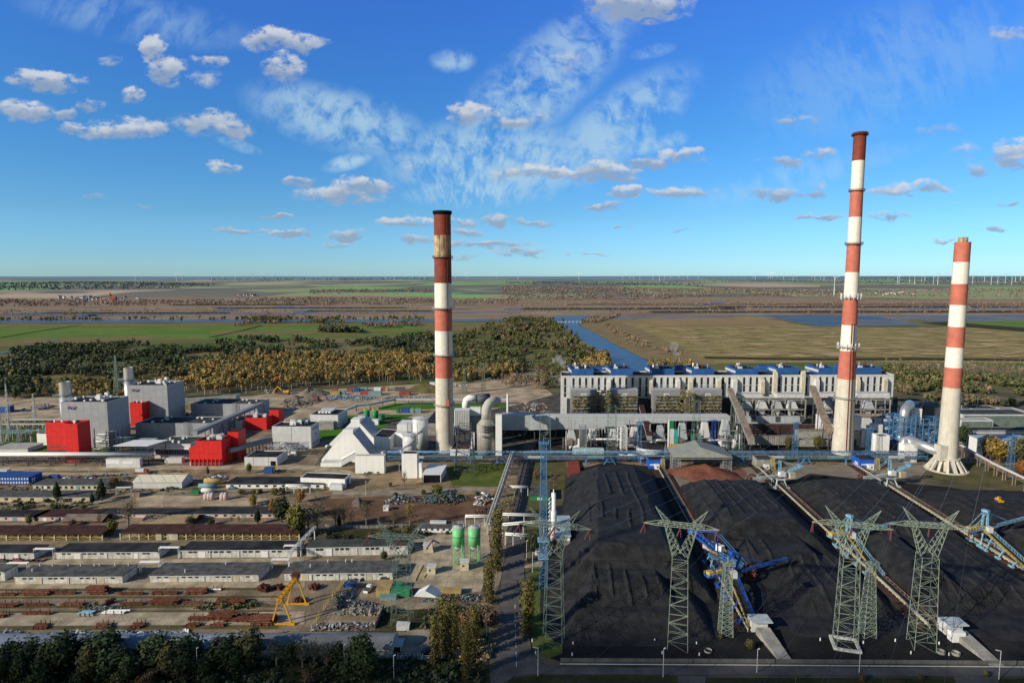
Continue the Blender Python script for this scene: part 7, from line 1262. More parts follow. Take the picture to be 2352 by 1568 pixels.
def car(label,c,m_,rot=0.0,kind='car'):
 t=T('parked_'+kind,label,kind,c);cs,sn=math.cos(rot),math.sin(rot);q=lambda x,y,z:c+V((x*cs-y*sn,x*sn+y*cs,z));L_,W_,H_={'car':(4.4,1.8,.75),'van':(5.6,2.0,1.0),'truck':(8.5,2.4,1.1)}[kind]
 m=MB();m.cbox(q(0,0,.35),L_,W_,H_,rot)
 if kind=='car':m.hexa([q(-1.9,-.8,1.1),q(1.2,-.8,1.1),q(1.2,.8,1.1),q(-1.9,.8,1.1)],[q(-1.4,-.7,1.6),q(.5,-.7,1.6),q(.5,.7,1.6),q(-1.4,.7,1.6)])
 elif kind=='van':m.cbox(q(1.2,0,1.3),2.0,1.9,1.0,rot)
 else:m.cbox(q(3.2,0,1.3),2.0,2.3,1.6,rot)
 build('body',m,m_,t)
 if kind=='truck':build('cargo_box',MB().cbox(q(-1.0,0,1.47),6.0,2.5,2.2,rot),wcont,t)
 if kind=='van':build('cargo_bed',MB().cbox(q(-1.3,0,1.37),2.9,1.9,.3,rot),dsteel,t)
 for sx in (-.3,.3):
  for sy in (-.5,.5):p=q(sx*L_,sy*W_,.38);d=V((-sn,cs,0))*.1;build('wheel',MB().tube([p-d,p+d],.38,12),belt,t)
 zz={'car':1.15,'van':1.7,'truck':2.2}[kind];build('windscreen',MB().cbox(q({'car':.9,'van':2.25,'truck':4.25}[kind],0,zz),.12,1.5,.5,rot),glass,t);return t
car('white pickup van on the yard left of the yellow and green containers',G(Gg(857,920)),whitep,1.35,'van');car('white truck at the side track below the blue mast',G(H(160,700)),whitep,0,'truck');car('red truck on the far road behind the tent hall',G(Ff(1220,118)),rcont,0,'truck')
for k,(x,y,m_,r_,lab) in enumerate(((1555,455,whitep,1.5,''),)):pass
for (p,m_,lab,r_) in ((B(1995,1110),whitep,'white car near the foot of the tent-shaped store',1.2),(B(1890,1015),whitep,'white car on the lawn edge behind the office block',.1),(Ff(1995,250),gcont,'teal car in front of the black-roofed white building',.1),(Ff(560,170),whitep,'white car behind the long low building',0),(Ff(730,168),dsteel,'dark car behind the long low building',0),(Ff(1090,165),dsteel,'dark car left of the tent hall',.1),(Gg(780,835),bcont,'blue car at the wall of the right front row warehouse',.2),(Gg(975,838),dsteel,'dark car at the corner of the right front row warehouse',.1),(Ff(160,875),rcont,'dark red car beside the left second row warehouse',.1),(Ff(25,880),dsteel,'black car at the left edge beside the second row warehouse',.1),(Gg(1275,1150)and Gg(1270,1350),dsteel,'dark car behind the palisade at the end of the curved-roof halls',.8),(Cc(1450,1015) and E(2260,958),lbsteel,'pale blue car under the pipe bridge at the right edge',.3)):car(lab,G(p),m_,r_)
for (x,y,w_,d_,h_,m_,lab) in ((975,930,6,9,3.4,ycont,'yellow stacked containers beside the green skips'),(1065,948,11,4,3,dgreen,'big green skip in the yard'),(1045,905,6,4,2.6,dgreen,'smaller dark green skip behind the big one'),(1000,975,7,3,1.6,gcont,'flat grey-green skip in front of the yellow containers'),(728,888,5,2.6,1.2,bcont,'blue flat pallet stack near the yard fence'),(1440,940,9,3,2.2,ycont,'row of pale yellow sacks behind the rubble line'),(1105,1185,5,3,2,lgrey,'pair of grey boxes at the end of the yard wall')):c=G(Gg(x,y));t=T('skip',lab,'skip',c);build('body',MB().cbox(c,w_,d_,h_),m_,t);build('rim',MB().cbox(c+V((0,0,h_+.01)),w_+.3,d_+.3,.2),m_,t)
c=G(Gg(1265,965));t=T('tarpaulin_tent','white tarpaulin pitched over goods beside the green skips','tarpaulin',c);build('sheet',MB().prism([c+V((-5,-3,2)),c+V((6,-3,1.2)),c+V((0,-3,4.5))],(1.5,6,0)),whitep,t)
for (x,y,w_,h_,m_,lab,nm) in ((1840,210,12,4,ycont,'yellow tank container right of the tent hall','tank_container'),(1790,245,12,3,gcont,'pale tank container below the yellow one','tank_container'),(1790,285,8,3,lgrey,'grey tanker body beside the track','tank_container'),(1685,288,5,2,dgreen,'small green skip beside the track','skip'),(1170,320,6,3,rustl,'rusty small shed by the pipe portal','hut')):c=G(Ff(x,y));t=T(nm,lab,'container',c);build('body',MB().tube([c+V((-w_/2,0,h_/2+.3)),c+V((w_/2,0,h_/2+.3))],h_/2,12) if 'tank' in nm else MB().cbox(c,w_,3,h_),m_,t,'tank' in nm);build('frame',MB().cbox(c,w_*.9,2.4,.4),dsteel,t)
for k,x in enumerate((1775,1800,1825,1915,1940)):
 c=G(Ff(x,345));t=T('small_silo','upright pale pink sack silo, %s in the row beside the track'%['first','second','third','fourth','fifth'][k],'silo',c,'pale upright sack silos');build('shell',MB().tube([c,c+V((0,0,3.4)),c+V((0,0,4.4))],[1.7,1.7,.8],14),pinky,t,True);build('lid',MB().cyl(c,.85,.5,4.42,4.8,12),lgrey,t)
def fence(label,pts,h=2.0,m_=gsteel,step=4,solid=False,t_=.12,cat='fence'):
 P=[G(p) if not hasattr(p,'x') else p for p in pts];t=T('fence',label,cat,P[0]);m=MB();q=MB()
 for a,b in zip(P,P[1:]):
  n=max(1,int((b-a).length/step));[q.bar(a+(b-a)*k/n,a+(b-a)*k/n+V((0,0,h)),t_*1.5) for k in range(n+1)]
  if solid:m.bar(a+V((0,0,h/2)),b+V((0,0,h/2)),.2,h)
  else:[m.bar(a+V((0,0,z)),b+V((0,0,z)),t_*.6) for z in (h*.15,h*.4,h*.65,h*.95)]
 build('rails',m,m_,t);build('posts',q,m_,t)
fence('yellowish mesh fence running diagonally between the crane yard and the scrap',[Gg(460,1190),Gg(590,990),Gg(700,850)],2.4,yrail,2.5);fence('dark fence along the tracks of the crane yard',[Gg(905,1190),Gg(970,1045)],2.4,wood,1.5,True);fence('low palisade in front of the curved-roof halls',[(620,1512),(1000,1515),(1130,1500)],1.8,lgrey,2.5)
fence('white metal fence right of the lean-to canopy',[Gg(1065,1395),Gg(1240,1398)],2.0,whitep,1.5);fence('wire fence along the green plots behind the second row',[Gg(560,470),Gg(860,482),Gg(1150,470)],1.6,lgrey,4)
fence('concrete retaining wall along the coal yard and the bottom road',[(1288,1519),(1700,1521),(2420,1526)],1.5,mat('stained_shade_wall',(.14,.135,.125),.9,streak=.6),6,True,cat='wall')  # dark wall tone paints in the cloud shade; streaks are stains
for k in range(12):
 r=random.Random(k+77);p=[Ff(580+k*42,166),Ff(640+k*30,172)][k%2] if k<6 else (1415+(k-6)*14+r.uniform(0,5),1054+r.uniform(0,1));car(['%s parked car behind the long low building, in the row'%['first','second','third','fourth','fifth','sixth'][k%6],'%s parked car under the blue gantry left of the blue transfer house'%['first','second','third','fourth','fifth','sixth'][k%6]][k>5],G(p),[whitep,dsteel,rcont,gcont,bcont][k%5],r.uniform(-.2,.2),'van' if k%4==3 else 'car')
for k,(x,y,m_,lab) in enumerate(((870,1092,lgrey,'grey tank wagon on the track behind the coal ridge'),(985,1092,wcont,'white tank wagon on the track behind the coal ridge'))):c=G(Dd(x,y));t=T('tank_wagon',lab,'wagon',c);build('tank',MB().tube([c+V((-6,0,2.6)),c+V((6,0,2.6))],1.4,14),m_,t,True);build('bogie_frame',MB().cbox(c+V((0,0,.4)),12.5,2,.8),dsteel,t)
#  coal conveyors, stackers, reclaimers
def LP(s,y,z=0):return V((lane(s,y),y,z))
pic='coal field'
for k,(s,y0,y1,nm) in enumerate(((94.5,236,452,'leftmost'),(167.5,238,456,'middle'),(241,236,456,'rightmost'))):
 t=T('belt_conveyor','long ground belt conveyor with pale side frames between coal heaps, %s of three'%nm,'conveyor',LP(s,340),'stockyard conveyors on the coal field');a,b=LP(s,y0),LP(s,y1);d=b-a;n=V((d.y,-d.x,0)).normalized()
 build('track_bed',MB().obox(a-n*6+V((0,0,.05)),n*12,d,(0,0,.35)),mat('coaly_track_bed_%d'%k,(.085,.066,.052),.95,col2=(.03,.028,.026),var=.3,scale=.25),t)
 build('belt',MB().obox(a-n*1.0+V((0,0,1.5)),n*2.0,d,(0,0,.3)),belt,t)
 for sg in (-1,1):
  m=MB();m.bar(a+n*sg*1.5+V((0,0,1.3)),b+n*sg*1.5+V((0,0,1.3)),.5,.7);m.bar(a+n*sg*1.9+V((0,0,2.4)),b+n*sg*1.9+V((0,0,2.4)),.18);N_=int(d.length/3)
  for j in range(N_):p=a+d*j/N_+n*sg*1.5;m.bar(p,p+V((0,0,1.4)),.25);m.bar(p+n*sg*.4+V((0,0,1.4)),p+n*sg*.4+V((0,0,2.4)),.12)
  build('side_frame',m,beige if sg<0 else rustl,t);build('rail',MB().bar(a+n*sg*4.5+V((0,0,.5)),b+n*sg*4.5+V((0,0,.5)),.3),rustm,t)
for k,(px,py,lab) in enumerate(((1742,1448,'small pale tail house at the near end of the leftmost conveyor'),(2187,1455,'pale tail house with a white box at the near end of the middle conveyor'))):
 c=G((px,py));t=T('tail_house',lab,'tail house',c);build('wall',MB().cbox(c+V((0,1.5,0)),6.4,5,4.6),lgrey,t);build('roof',MB().cbox(c+V((.6,.6,4.62)),8,6.4,.35),mat('tail_roof_%d'%k,(.42,.47,.48),.7),t)
 q=c+V((.5,-2.6,0));build('ramp',MB().hexa([q+V((-2.5,0,0)),q+V((2.8,0,0)),q+V((4.2,-18,0)),q+V((-.8,-18,0))][::-1],[q+V((-2.5,0,3)),q+V((2.8,0,3)),q+V((4.2,-18,.3)),q+V((-.8,-18,.3))][::-1]),conc,t)
 if k:build('white_box',MB().cbox(c+V((-1.6,-4.5,0)),5,3,4),whitep,t)
def stacker(label,piv,m1,rotb=.35):
 t=T('stacker',label,'stacker',piv,'slewing stackers on the coal conveyors');c=piv;bd=V((math.cos(rotb),math.sin(rotb),0));q=V((-bd.y,bd.x,0))
 m=MB()
 for sx in (-1,1):
  for sy in (-1,1):m.bar(c+V((sx*4.5,sy*4,.8)),c+V((sx*2.4,sy*2.4,7)),.5);m.cbox(c+V((sx*4.5,sy*4,.3)),1.2,4,1.2)
  m.bar(c+V((sx*4.5,-4,1.6)),c+V((sx*4.5,4,1.6)),.5);m.bar(c+V((sx*2.4,-2.4,7)),c+V((sx*2.4,2.4,7)),.6)
 build('portal',m,m1,t);build('turntable',MB().cyl(c,3.2,3.2,7,8,20),dsteel,t)
 P=c+V((0,0,9));build('counter_arm',MB().obox(P-bd*13-q*1.6,bd*14,q*3.2,(0,0,.9)),m1,t);m=MB();railing(m,[P-bd*13-q*1.6+V((0,0,.9)),P-q*1.6+V((0,0,.9))],1.3,.16);railing(m,[P-bd*13+q*1.6+V((0,0,.9)),P+q*1.6+V((0,0,.9))],1.3,.16);m.cbox(P-bd*11+V((0,0,.9)),2.5,2.5,1.5,rotb);m.cbox(P-bd*6+V((0,0,.9)),3,1.5,1,rotb);build('railing',m,yrail,t)
 for sg in (-1,1):build('mast',MB().bar(P+q*sg*1.3,P+q*sg*1.0+V((0,0,9)),.9),m1,t);build('stay',MB().bar(P+q*sg*1+V((0,0,9)),P-bd*12+q*sg*1.2+V((0,0,1)),.25),m1,t);build('stay',MB().bar(P+q*sg+V((0,0,9)),P+bd*18+q*sg*.9+V((0,0,1.5)),.22),m1,t)
 build('mast_head',MB().cbox(P+V((0,0,8.8)),2,3.2,1.2,rotb),m1,t);build('mast_strut',MB().bar(P+bd*2,P+bd*5+V((0,0,7)),.8),m1,t)
 m=MB();truss(m,P+bd*1+V((0,0,-.8)),P+bd*32+V((0,0,1.0)),1.4,.9,18,.15);build('boom',m,m1,t);build('boom_belt',MB().bar(P+bd*1+V((0,0,.3)),P+bd*32+V((0,0,1.3)),.7,.15),belt,t)
 for sg in (-1,1):a=c+V((sg*1.5,-1,8.5));b=c+V((sg*1.5-1.7,-31,2));m=MB();m.bar(a,b,.3,.5);railing(m,[a+V((sg*.6,0,0)),b+V((sg*.6,0,0))],1.4,.16);build('ramp_side',m,yrail if sg<0 else m1,t)
 build('ramp_belt',MB().bar(c+V((0,-1,8.7)),c+V((-1.7,-31,2.2)),2.0,.2),belt,t)
 for k in (8,17,26):p=c+V((-1.7*k/30,-k,0));z=8.5-6.5*k/31;m=MB();[m.bar(p+V((sx*4.3,0,.6)),p+V((sx*1.6,0,z)),.5) for sx in (-1,1)];m.bar(p+V((-2,0,z-.3)),p+V((2,0,z-.3)),.6);[m.cbox(p+V((sx*4.4,0,.3)),1,3,1) for sx in (-1,1)];build('ramp_support',m,m1,t)
 build('transfer_chute',MB().cbox(c+V((.3,-3,7)),2.4,2.4,4),lgrey,t);return t
s1=stacker('bright royal blue slewing stacker with a thin boom over the second coal heap',LP(95,268),bbsteel)
stacker('light blue slewing stacker on the middle conveyor, behind the second pylon from the right',LP(167,310),lbsteel);stacker('light blue slewing stacker on the rightmost conveyor, cut by the right edge',LP(241,317),lbsteel)
def reclaimer(label,c,rot,m1,m2,wheel=True):
 t=T('reclaimer',label,'bucket-wheel reclaimer',c,'bucket-wheel reclaimers');d=V((math.cos(rot),math.sin(rot),0));q=V((-d.y,d.x,0));m=MB()
 for sx in (-1,1):
  for sy in (-1,1):m.bar(c+V((sx*4,sy*4,.6)),c+V((sx*2,sy*2,6)),.7);m.cbox(c+V((sx*4.4,sy*4,.3)),1.2,3.4,1.1)
 m.cbox(c+V((0,0,5.5)),6,6,.8);build('portal',m,m2,t);build('turntable',MB().cyl(c,2.6,2.6,6.3,7.3,20),dsteel,t);P=c+V((0,0,8));build('machine_house',MB().cbox(P-q*2.4,4,2.6,3,rot),whitep,t);build('counterweight_box',MB().cbox(P+d*7-q*2.6-V((0,0,1.5)),4,3.5,3.6,rot),beige,t)
 for sg in (-1,1):
  build('mast',MB().bar(P+q*sg*1.2,P+q*sg*.8+V((0,0,10)),.6),m1,t);m=MB();m.bar(P+q*sg*1.6,P+d*6+q*sg*1.6+V((0,0,2.5)),.8);m.bar(P+d*6+q*sg*1.6+V((0,0,2.5)),P+d*16+q*sg*1.6+V((0,0,5)),.9);build('counter_arm',m,m1,t);build('stay',MB().bar(P+q*sg*.8+V((0,0,10)),P+d*15+q*sg*1.4+V((0,0,5.2)),.25),m1,t);build('stay',MB().bar(P+q*sg*.8+V((0,0,10)),P-d*17+q*sg*.8+V((0,0,.6)),.2),m2,t)
 m=MB();[m.bar(P+d*(6+k*2)+q*1.6+V((0,0,2.5+k*.5)),P+d*(6+k*2)-q*1.6+V((0,0,2.5+k*.5)),.5) for k in range(6)];build('arm_rungs',m,m1,t);build('arm_ballast',MB().cbox(P+d*15.2+V((0,0,4.2)),2.6,3.8,1.8,rot),m1,t)
 m=MB();truss(m,P-d*1-V((0,0,1)),P-d*19-V((0,0,2)),2,1.5,10,.26);build('wheel_boom',m,m2,t);W=P-d*20-V((0,0,1.6));m=MB();n=10;rr=3.2
 for k in range(n):
  a0,a1=2*math.pi*k/n,2*math.pi*(k+1)/n;f_=lambda a,r,o=0:W+d*(r*math.cos(a))+V((0,0,r*math.sin(a)))+q*o
  m.bar(f_(a0,rr,1.3),f_(a1,rr,1.3),.5);m.bar(W+q*1.3,f_(a0,rr,1.3),.3);m.bar(f_(a0,rr,.6),f_(a0,rr,2.2),.9)
 build('bucket_wheel',m,rustm,t);m=MB();railing(m,[P-q*3.4-d*3,P-q*3.4+d*3],1.3,.15);railing(m,[P+q*3-d*3,P+q*3+d*3],1.3,.15);build('railing',m,yrail,t);return t
reclaimer('bright blue reclaimer with bent double arm, beside the royal blue stacker',LP(94.5,291),R(122),bbsteel,bsteel);reclaimer('light blue bucket-wheel reclaimer at the far end of the middle conveyor',LP(167,408),R(12),lbsteel,mat('pale_machine_paint',(.35,.42,.42),.6,var=.3));reclaimer('light blue bucket-wheel reclaimer near the short striped chimney',LP(241,410),R(12),lbsteel,MATS['pale_machine_paint'])
#  pylons
def pylon(label,base_px,rot,m_=pygreen,wide=7.4,zw=35.5,zc=47.6,arm=13.4,bt=.17):
 c=G(base_px);t=T('power_pylon',label,'pylon',c,'green cat-head pylons');m=MB();lattice(m,c,0,zw,wide,5.6,10,bt,rot,xx=False);build('lattice_body',m,m_,t);d=V((math.cos(rot),math.sin(rot),0));q=V((-d.y,d.x,0))
 for sg in (-1,1):
  m=MB();A0,A1=c+d*sg*2.8+V((0,0,zw)),c+d*sg*6.0+V((0,0,zc));B0=c+d*sg*-.2+V((0,0,zw+2))
  for o in (-1.6,1.6):m.bar(A0+q*o,A1+q*o*.6,bt);m.bar(B0+q*o,A1-d*sg*1.4+q*o*.6,bt*.8)
  for k in range(5):
   u,v=k/5,(k+1)/5;a_=A0+(A1-A0)*u;b_=B0+(A1-d*sg*1.6-B0)*v;m.bar(a_+q*1.2,b_+q*1.2,.16);m.bar(a_-q*1.2,b_-q*1.2,.16);m.bar(a_+q*1.2,a_-q*1.2,.14);m.bar(b_,A0+(A1-A0)*v,.16)
  m.bar(c-d*sg*2.0+V((0,0,zw)),c+d*sg*2.4+V((0,0,zw+4.5)),.22);build('fork_arm',m,m_,t)
  m=MB();T0=c+d*sg*5.2+V((0,0,zc+1));T1=c+d*sg*9.4+V((0,0,zc+6.4));[m.bar(T0+d*ox+q*oy,T1,bt*.9) for ox,oy in ((-1.0,-.9),(1.2,-1),(1.2,1),(-1.2,1))];[m.bar(T0+(T1-T0)*k+d*(1-k)*1.2,T0+(T1-T0)*(k+.15)-d*(1-k)*1.2,.14) for k in (0,.2,.4,.6)];build('earth_wire_peak',m,m_,t)
 m=MB();truss(m,c-d*arm*.62+V((0,0,zc-.6)),c+d*arm*.62+V((0,0,zc-.6)),1.8,1.4,14,.17)
 for sg in (-1,1):
  for (oy,oz) in ((-1,-.6),(1,-.6),(0,1.1)):m.bar(c+d*sg*arm*.62+q*oy+V((0,0,zc+oz)),c+d*sg*arm*1.02+V((0,0,zc-.4)),.2)
 build('cross_arm',m,m_,t)
 for x in (-1,0,1):
  for dd in (-1,1):o=c+d*x*arm*.98+V((0,0,zc-.7));e=o+V((-2.2*dd,-2.8*dd,-2.4));build('insulator',MB().tube([o,e],.3,6),insul,t)
  build('hanging_insulator',MB().tube([o,o-V((0,0,4))],.16,6),insul,t)
 return t,c,d
PY=[pylon('green pylon with a wide fork head in front of the leftmost coal ridge',H(1070,1318),-.27),pylon('green pylon on a white concrete base frame, second from the right',I(537,1312),-.28),pylon('green pylon with tall horn tips, rightmost of the large ones',I(1052,1318),-.20,zw=36),pylon('dark green pylon standing on the lawn beside the blue mast',H(230,1318),-.22,pydark,bt=.13),pylon('thin dark green pylon on the grass plot left of the poplars',Gg(1097,1140),-.12,pydark,zw=26,zc=36,bt=.13)]
c=PY[1][1];m=MB();d=PY[1][2];q=V((-d.y,d.x,0))
for sg in (-1,1):m.bar(c+d*sg*4.3-q*4.6+V((0,0,.5)),c+d*sg*4.3+q*4.6+V((0,0,.5)),1,1);m.bar(c+q*sg*4.3-d*3.7+V((0,0,.5)),c+q*sg*4.3+d*3.7+V((0,0,.5)),1,1)
build('base_frame',m,concw,PY[1][0])
k=0
for P_i in PY[:4]:
 for (dx,dy) in ((-7,-5),(6.5,-6),(-8,3),(7.5,1)):
  if P_i is PY[1] and dy<0:continue
  c=P_i[1]+V((dx,dy,0));solo('bollard',MB().cyl(c,.25,.22,0,1.2,10),whitep,'small white bollard on the ground around a pylon foot','bollard',c,'white bollards around the pylon feet')
for (x,y) in ((1185,1365),(1287,1375)):c=G(I(x,y));solo('concrete_ring',MB().tube([c,c+V((0,0,1))],1.5,18,False).tube([c+V((0,0,1)),c+V((0,0,.2))],1.1,18,False),conc,'%s round concrete well ring near the rightmost pylon'%('left' if x<1200 else 'right'),'well ring',c)
c=G(H(1277,1355));solo('concrete_ring',MB().tube([c,c+V((0,0,.8))],1.4,18,False),conc,'lone round well ring right of the front pylon','well ring',c)
def mast(label,base,top,w0,w1,m_,n=12,plat=True,t_=.2,grp=None,xx=True):
 c=G(base);z1=ZY(c,top);t=T('lattice_mast',label,'mast',c,grp);m=MB();lattice(m,c,0,z1,w0,w1,n,t_,xx=xx);build('lattice_body',m,m_,t)
 if plat:m=MB();m.cbox(c+V((0,0,z1)),w1+2,w1+2,.3);railing(m,[c+V((-w1/2-1,-w1/2-1,z1)),c+V((w1/2+1,-w1/2-1,z1)),c+V((w1/2+1,w1/2+1,z1))],1.3,.14);m.bar(c+V((0,0,z1)),c+V((0,0,z1+3)),.3);build('platform',m,m_,t)
 return t
mb_=mast('tall slim blue lattice mast beside the centre road',(1247,1352),1018,3.6,2.4,bsteel,22);c=G((1247,1352));z=ZY(c,1240)
build('mid_platform',MB().cbox(c+V((0,0,z)),5,5,.5).cbox(c+V((0,0,z-8)),4.6,4.6,.4),lbsteel,mb_)
for px,py,ty,lab,ms in ((Dd(1063,0)[0],1042,Dd(0,728)[1],'blue lattice mast behind the round tank',bsteel),(Dd(1805,0)[0],1040,Dd(0,712)[1],'bright blue lattice mast behind the grey canopy',bbsteel),(E(627,0)[0],1046,E(0,548)[1],'blue lattice mast left of the tallest chimney base',bsteel),(E(1183,0)[0],1046,E(0,592)[1],'blue lattice mast right of the tallest chimney base',bsteel),(E(2243,0)[0],1092,E(0,650)[1],'blue lattice mast at the yellow trees on the right',bsteel)):mast(lab,(px,py),ty,3.4,2.4,ms,10,True,.17,None,False)
mast('slim green lattice tower between the front pylon and the royal blue stacker',H(1393,1240),H(0,760)[1],4.6,2.6,pygreen,14);mast('slim green lattice tower beside the second pylon, with a small platform',I(685,1245),I(0,760)[1],4.8,2.2,pygreen,14)
def cross(label,base,top,w0,arms,m_,t_=.35,spread=1):
 c=G(base);z1=ZY(c,top);t=T('lattice_pylon',label,'pylon',c);m=MB();lattice(m,c,0,z1,w0,w0*.12,9,t_);build('lattice_body',m,m_,t)
 for f_,w_ in arms:m=MB();z=z1*f_;[m.bar(c+V((sg*w_,0,z)),c+V((0,oy,z+oz)),t_*.8) for sg in (-1,1) for oy,oz in ((-.6,0),(.6,0),(0,2.4))];build('cross_arm',m,m_,t)
cross('far green pylon with two cross arms behind the nearer silver stack',A(1437,480),A(0,10)[1]-3,6,((.80,13),(.58,11)),pydark,.45);cross('dark lattice pylon left of the absorber tower, farther of the two',Cc(1700,355),Cc(0,70)[1],5,((.70,14),(.9,6)),pydark);cross('dark lattice pylon just right of the thick chimney on the far lot',Cc(1508,375),Cc(0,130)[1],6,((.97,2),),pydark,.3)
mast('grey-green four-legged lattice tower in front of the corrugated duct',Cc(1515,1170),Cc(0,690)[1],15,8.5,dsteel,8,False,.4);mast('dark green lattice tower in front of the stepped duct, left',Dd(786,1050),Dd(0,560)[1],7,6,pydark,9,False,.2,None,False);mast('dark green lattice tower in front of the stepped duct, middle',Dd(1630,1050),Dd(0,500)[1],6.5,4,pydark,9,False,.2,None,False);mast('dark green lattice tower left of the bunker bay',Dd(2030,1040),Dd(0,470)[1],8,6.5,pydark,9,False,.2,None,False);mast('dark lattice tower left of the blue mast over the gantry',Dd(115,1110),Dd(0,620)[1],9,7,pydark,9,False,.2,None,False)
for k,(x,y,tp) in enumerate(((105,800,340),(430,850,460),(755,780,440),(20,1080,640),(235,1050,860),(115,1000,760))):c=G(A(x,y));z=ZY(c,A(0,tp)[1]);m=MB();lattice(m,c,0,z,3,.6,8,.22);solo('lattice_mast',m,gsteel,['tall thin spire mast over the switchyard, leftmost','thin spire mast in the middle of the switchyard','thin spire mast beside the nearer silver stack','short spire mast at the left edge','small post mast at the switchyard front','thin mast between the two left spires'][k],'mast',c)
for k,(x0,x1,y) in enumerate(((-60,380,968),(-60,540,940),(150,760,800),(-60,560,860))):
 a,b=G(A(x0,y+70)),G(A(x1,y+70));b.y=a.y;z=7;t=T('busbar_portal','long pale green busbar portal in the switchyard, '+['nearest row','second nearest row','farthest row','third row'][k],'busbar portal',(a+b)/2,'switchyard busbar portals');m=MB();m.bar(a+V((0,0,z)),b+V((0,0,z)),.5);m.bar(a+V((0,3,z)),b+V((0,3,z)),.35);build('busbar',m,gcont if k<2 else lgrey,t);n=9
 for j in range(n):p=a+(b-a)*j/(n-1);build('post',MB().bar(p,p+V((0,0,z)),.45),pygreen,t)
pr=None
for k in range(70):
 r=random.Random(k+900);x,y=r.uniform(-20,560),r.uniform(840,1060);c=G(A(x,y))
 if pr is None:pr=T('switchgear_post','grey insulator post in the outdoor switchyard at the left','insulator post',c,'switchyard insulator posts');build('post',MB().bar(c,c+V((0,0,4)),.35),lgrey,pr);build('insulator_head',MB().cbox(c+V((0,0,4)),1.2,.5,1.4),insul,pr)
 else:dup(pr,c,r.uniform(0,3),scale=r.uniform(.8,1.3))
c=G(H(228,608));z_=lambda y:ZY(c,H(0,y)[1]);t=T('white_column','tall white insulated column with pipes beside the blue-white hut','process column',c);build('shell',MB().tube([c,c+V((0,0,z_(400))),c+V((0,0,z_(395))),c+V((0,0,z_(280)))],[1.7,1.7,1.3,1.2],20),whitep,t,True);build('vent_pipe',MB().cyl(c,.3,.3,z_(280),z_(255),8),whitep,t)
for k in range(9):z=z_(600)*.0+4+k*(z_(280)-6)/9;build('pipe_loop',MB().tube([c+V((-1.6,-1,z)),c+V((-2.6,-1.4,z+1)),c+V((-1.5,-1,z+2.4))],.3,8),whitep if k%2 else lgrey,t,True)
f=bldg('pale_blue_house','pale blue and white banded tall hut against the left coal slope','building',H(245,690),H(340,690),H(0,575)[1],H(0,440)[1],dgrey,mat('pale_blue_roof_b',(.38,.47,.50),.6),par=0);opening(f,'white_band',whitep,0,1,f.h*.75,f.h*.9);
f=gable('red_roofed_hut','narrow hut with rusty red metal roof beside the coal, below the gantry','hut',Dd(352,1290),Dd(470,1290),Dd(0,1272)[1],Dd(0,1190)[1],Dd(0,1110)[1],ggreen,rred)
f=bldg('green_hut','green-walled hut with dark flat roof and white windows left of the white column','hut',H(70,335),H(200,338),H(0,296)[1],H(0,240)[1],ggreen,asb,par=0);windows(f,(.42,.52,.6),.06,.8,2.4,m=whitep)
for k,(p0,p1,h) in enumerate(((Gg(1800,545),H(300,545),7),(Gg(1820,600),Gg(1985,612),6),(Gg(1540,470),Gg(1740,470),6),(Cc(1940,1410),Cc(2145,1412),6),(Gg(280,235),Gg(450,235),5),(Gg(1735,460),Gg(2060,470),6.5))):
 a,b=G(p0),G(p1);t=T('pipe_trestle','white pipe trestle '+['crossing the centre road to the white column','small, below the main road crossing','behind the green silos','over the centre road near the gantry','in front of the black-roofed low building','farther one, over the centre road by the poplars'][k],'pipe trestle',(a+b)/2);m=MB();[m.tube([a+V((0,o,h+z)),b+V((0,o,h+z))],.32,8) for o,z in ((-.8,0),(0,.7),(.8,0))];build('pipes',m,whitep,t,True);[build('leg',MB().bar(a+(b-a)*j/3,a+(b-a)*j/3+V((0,0,h)),.45),lgrey,t) for j in range(4)]
a,b=G(Gg(1700,560)),G(Cc(1990,1080));t=T('inclined_pipe_bridge','pale encrusted pipe bridge running along the left side of the centre road','pipe bridge',(a+b)/2);m=MB();truss(m,a+V((0,0,6)),b+V((0,0,6)),3,2.4,34,.35);m.tube([a+V((.6,0,8.6)),b+V((.6,0,8.6))],.6,8);m.tube([a+V((-.8,0,8.6)),b+V((-.8,0,8.6))],.45,8);build('pipes',m,mat('weathered_pale_lagging',(.45,.42,.37),.85,var=.35,scale=.8),t)
for k in range(12):p=a+(b-a)*(k+.5)/12;build('leg',MB().bar(p-V((1.3,0,0)),p+V((-1.3,0,6)),.4).bar(p+V((-1.3,0,3)),p+V((1.3,0,3)),.3),lgrey,t)
l0=None
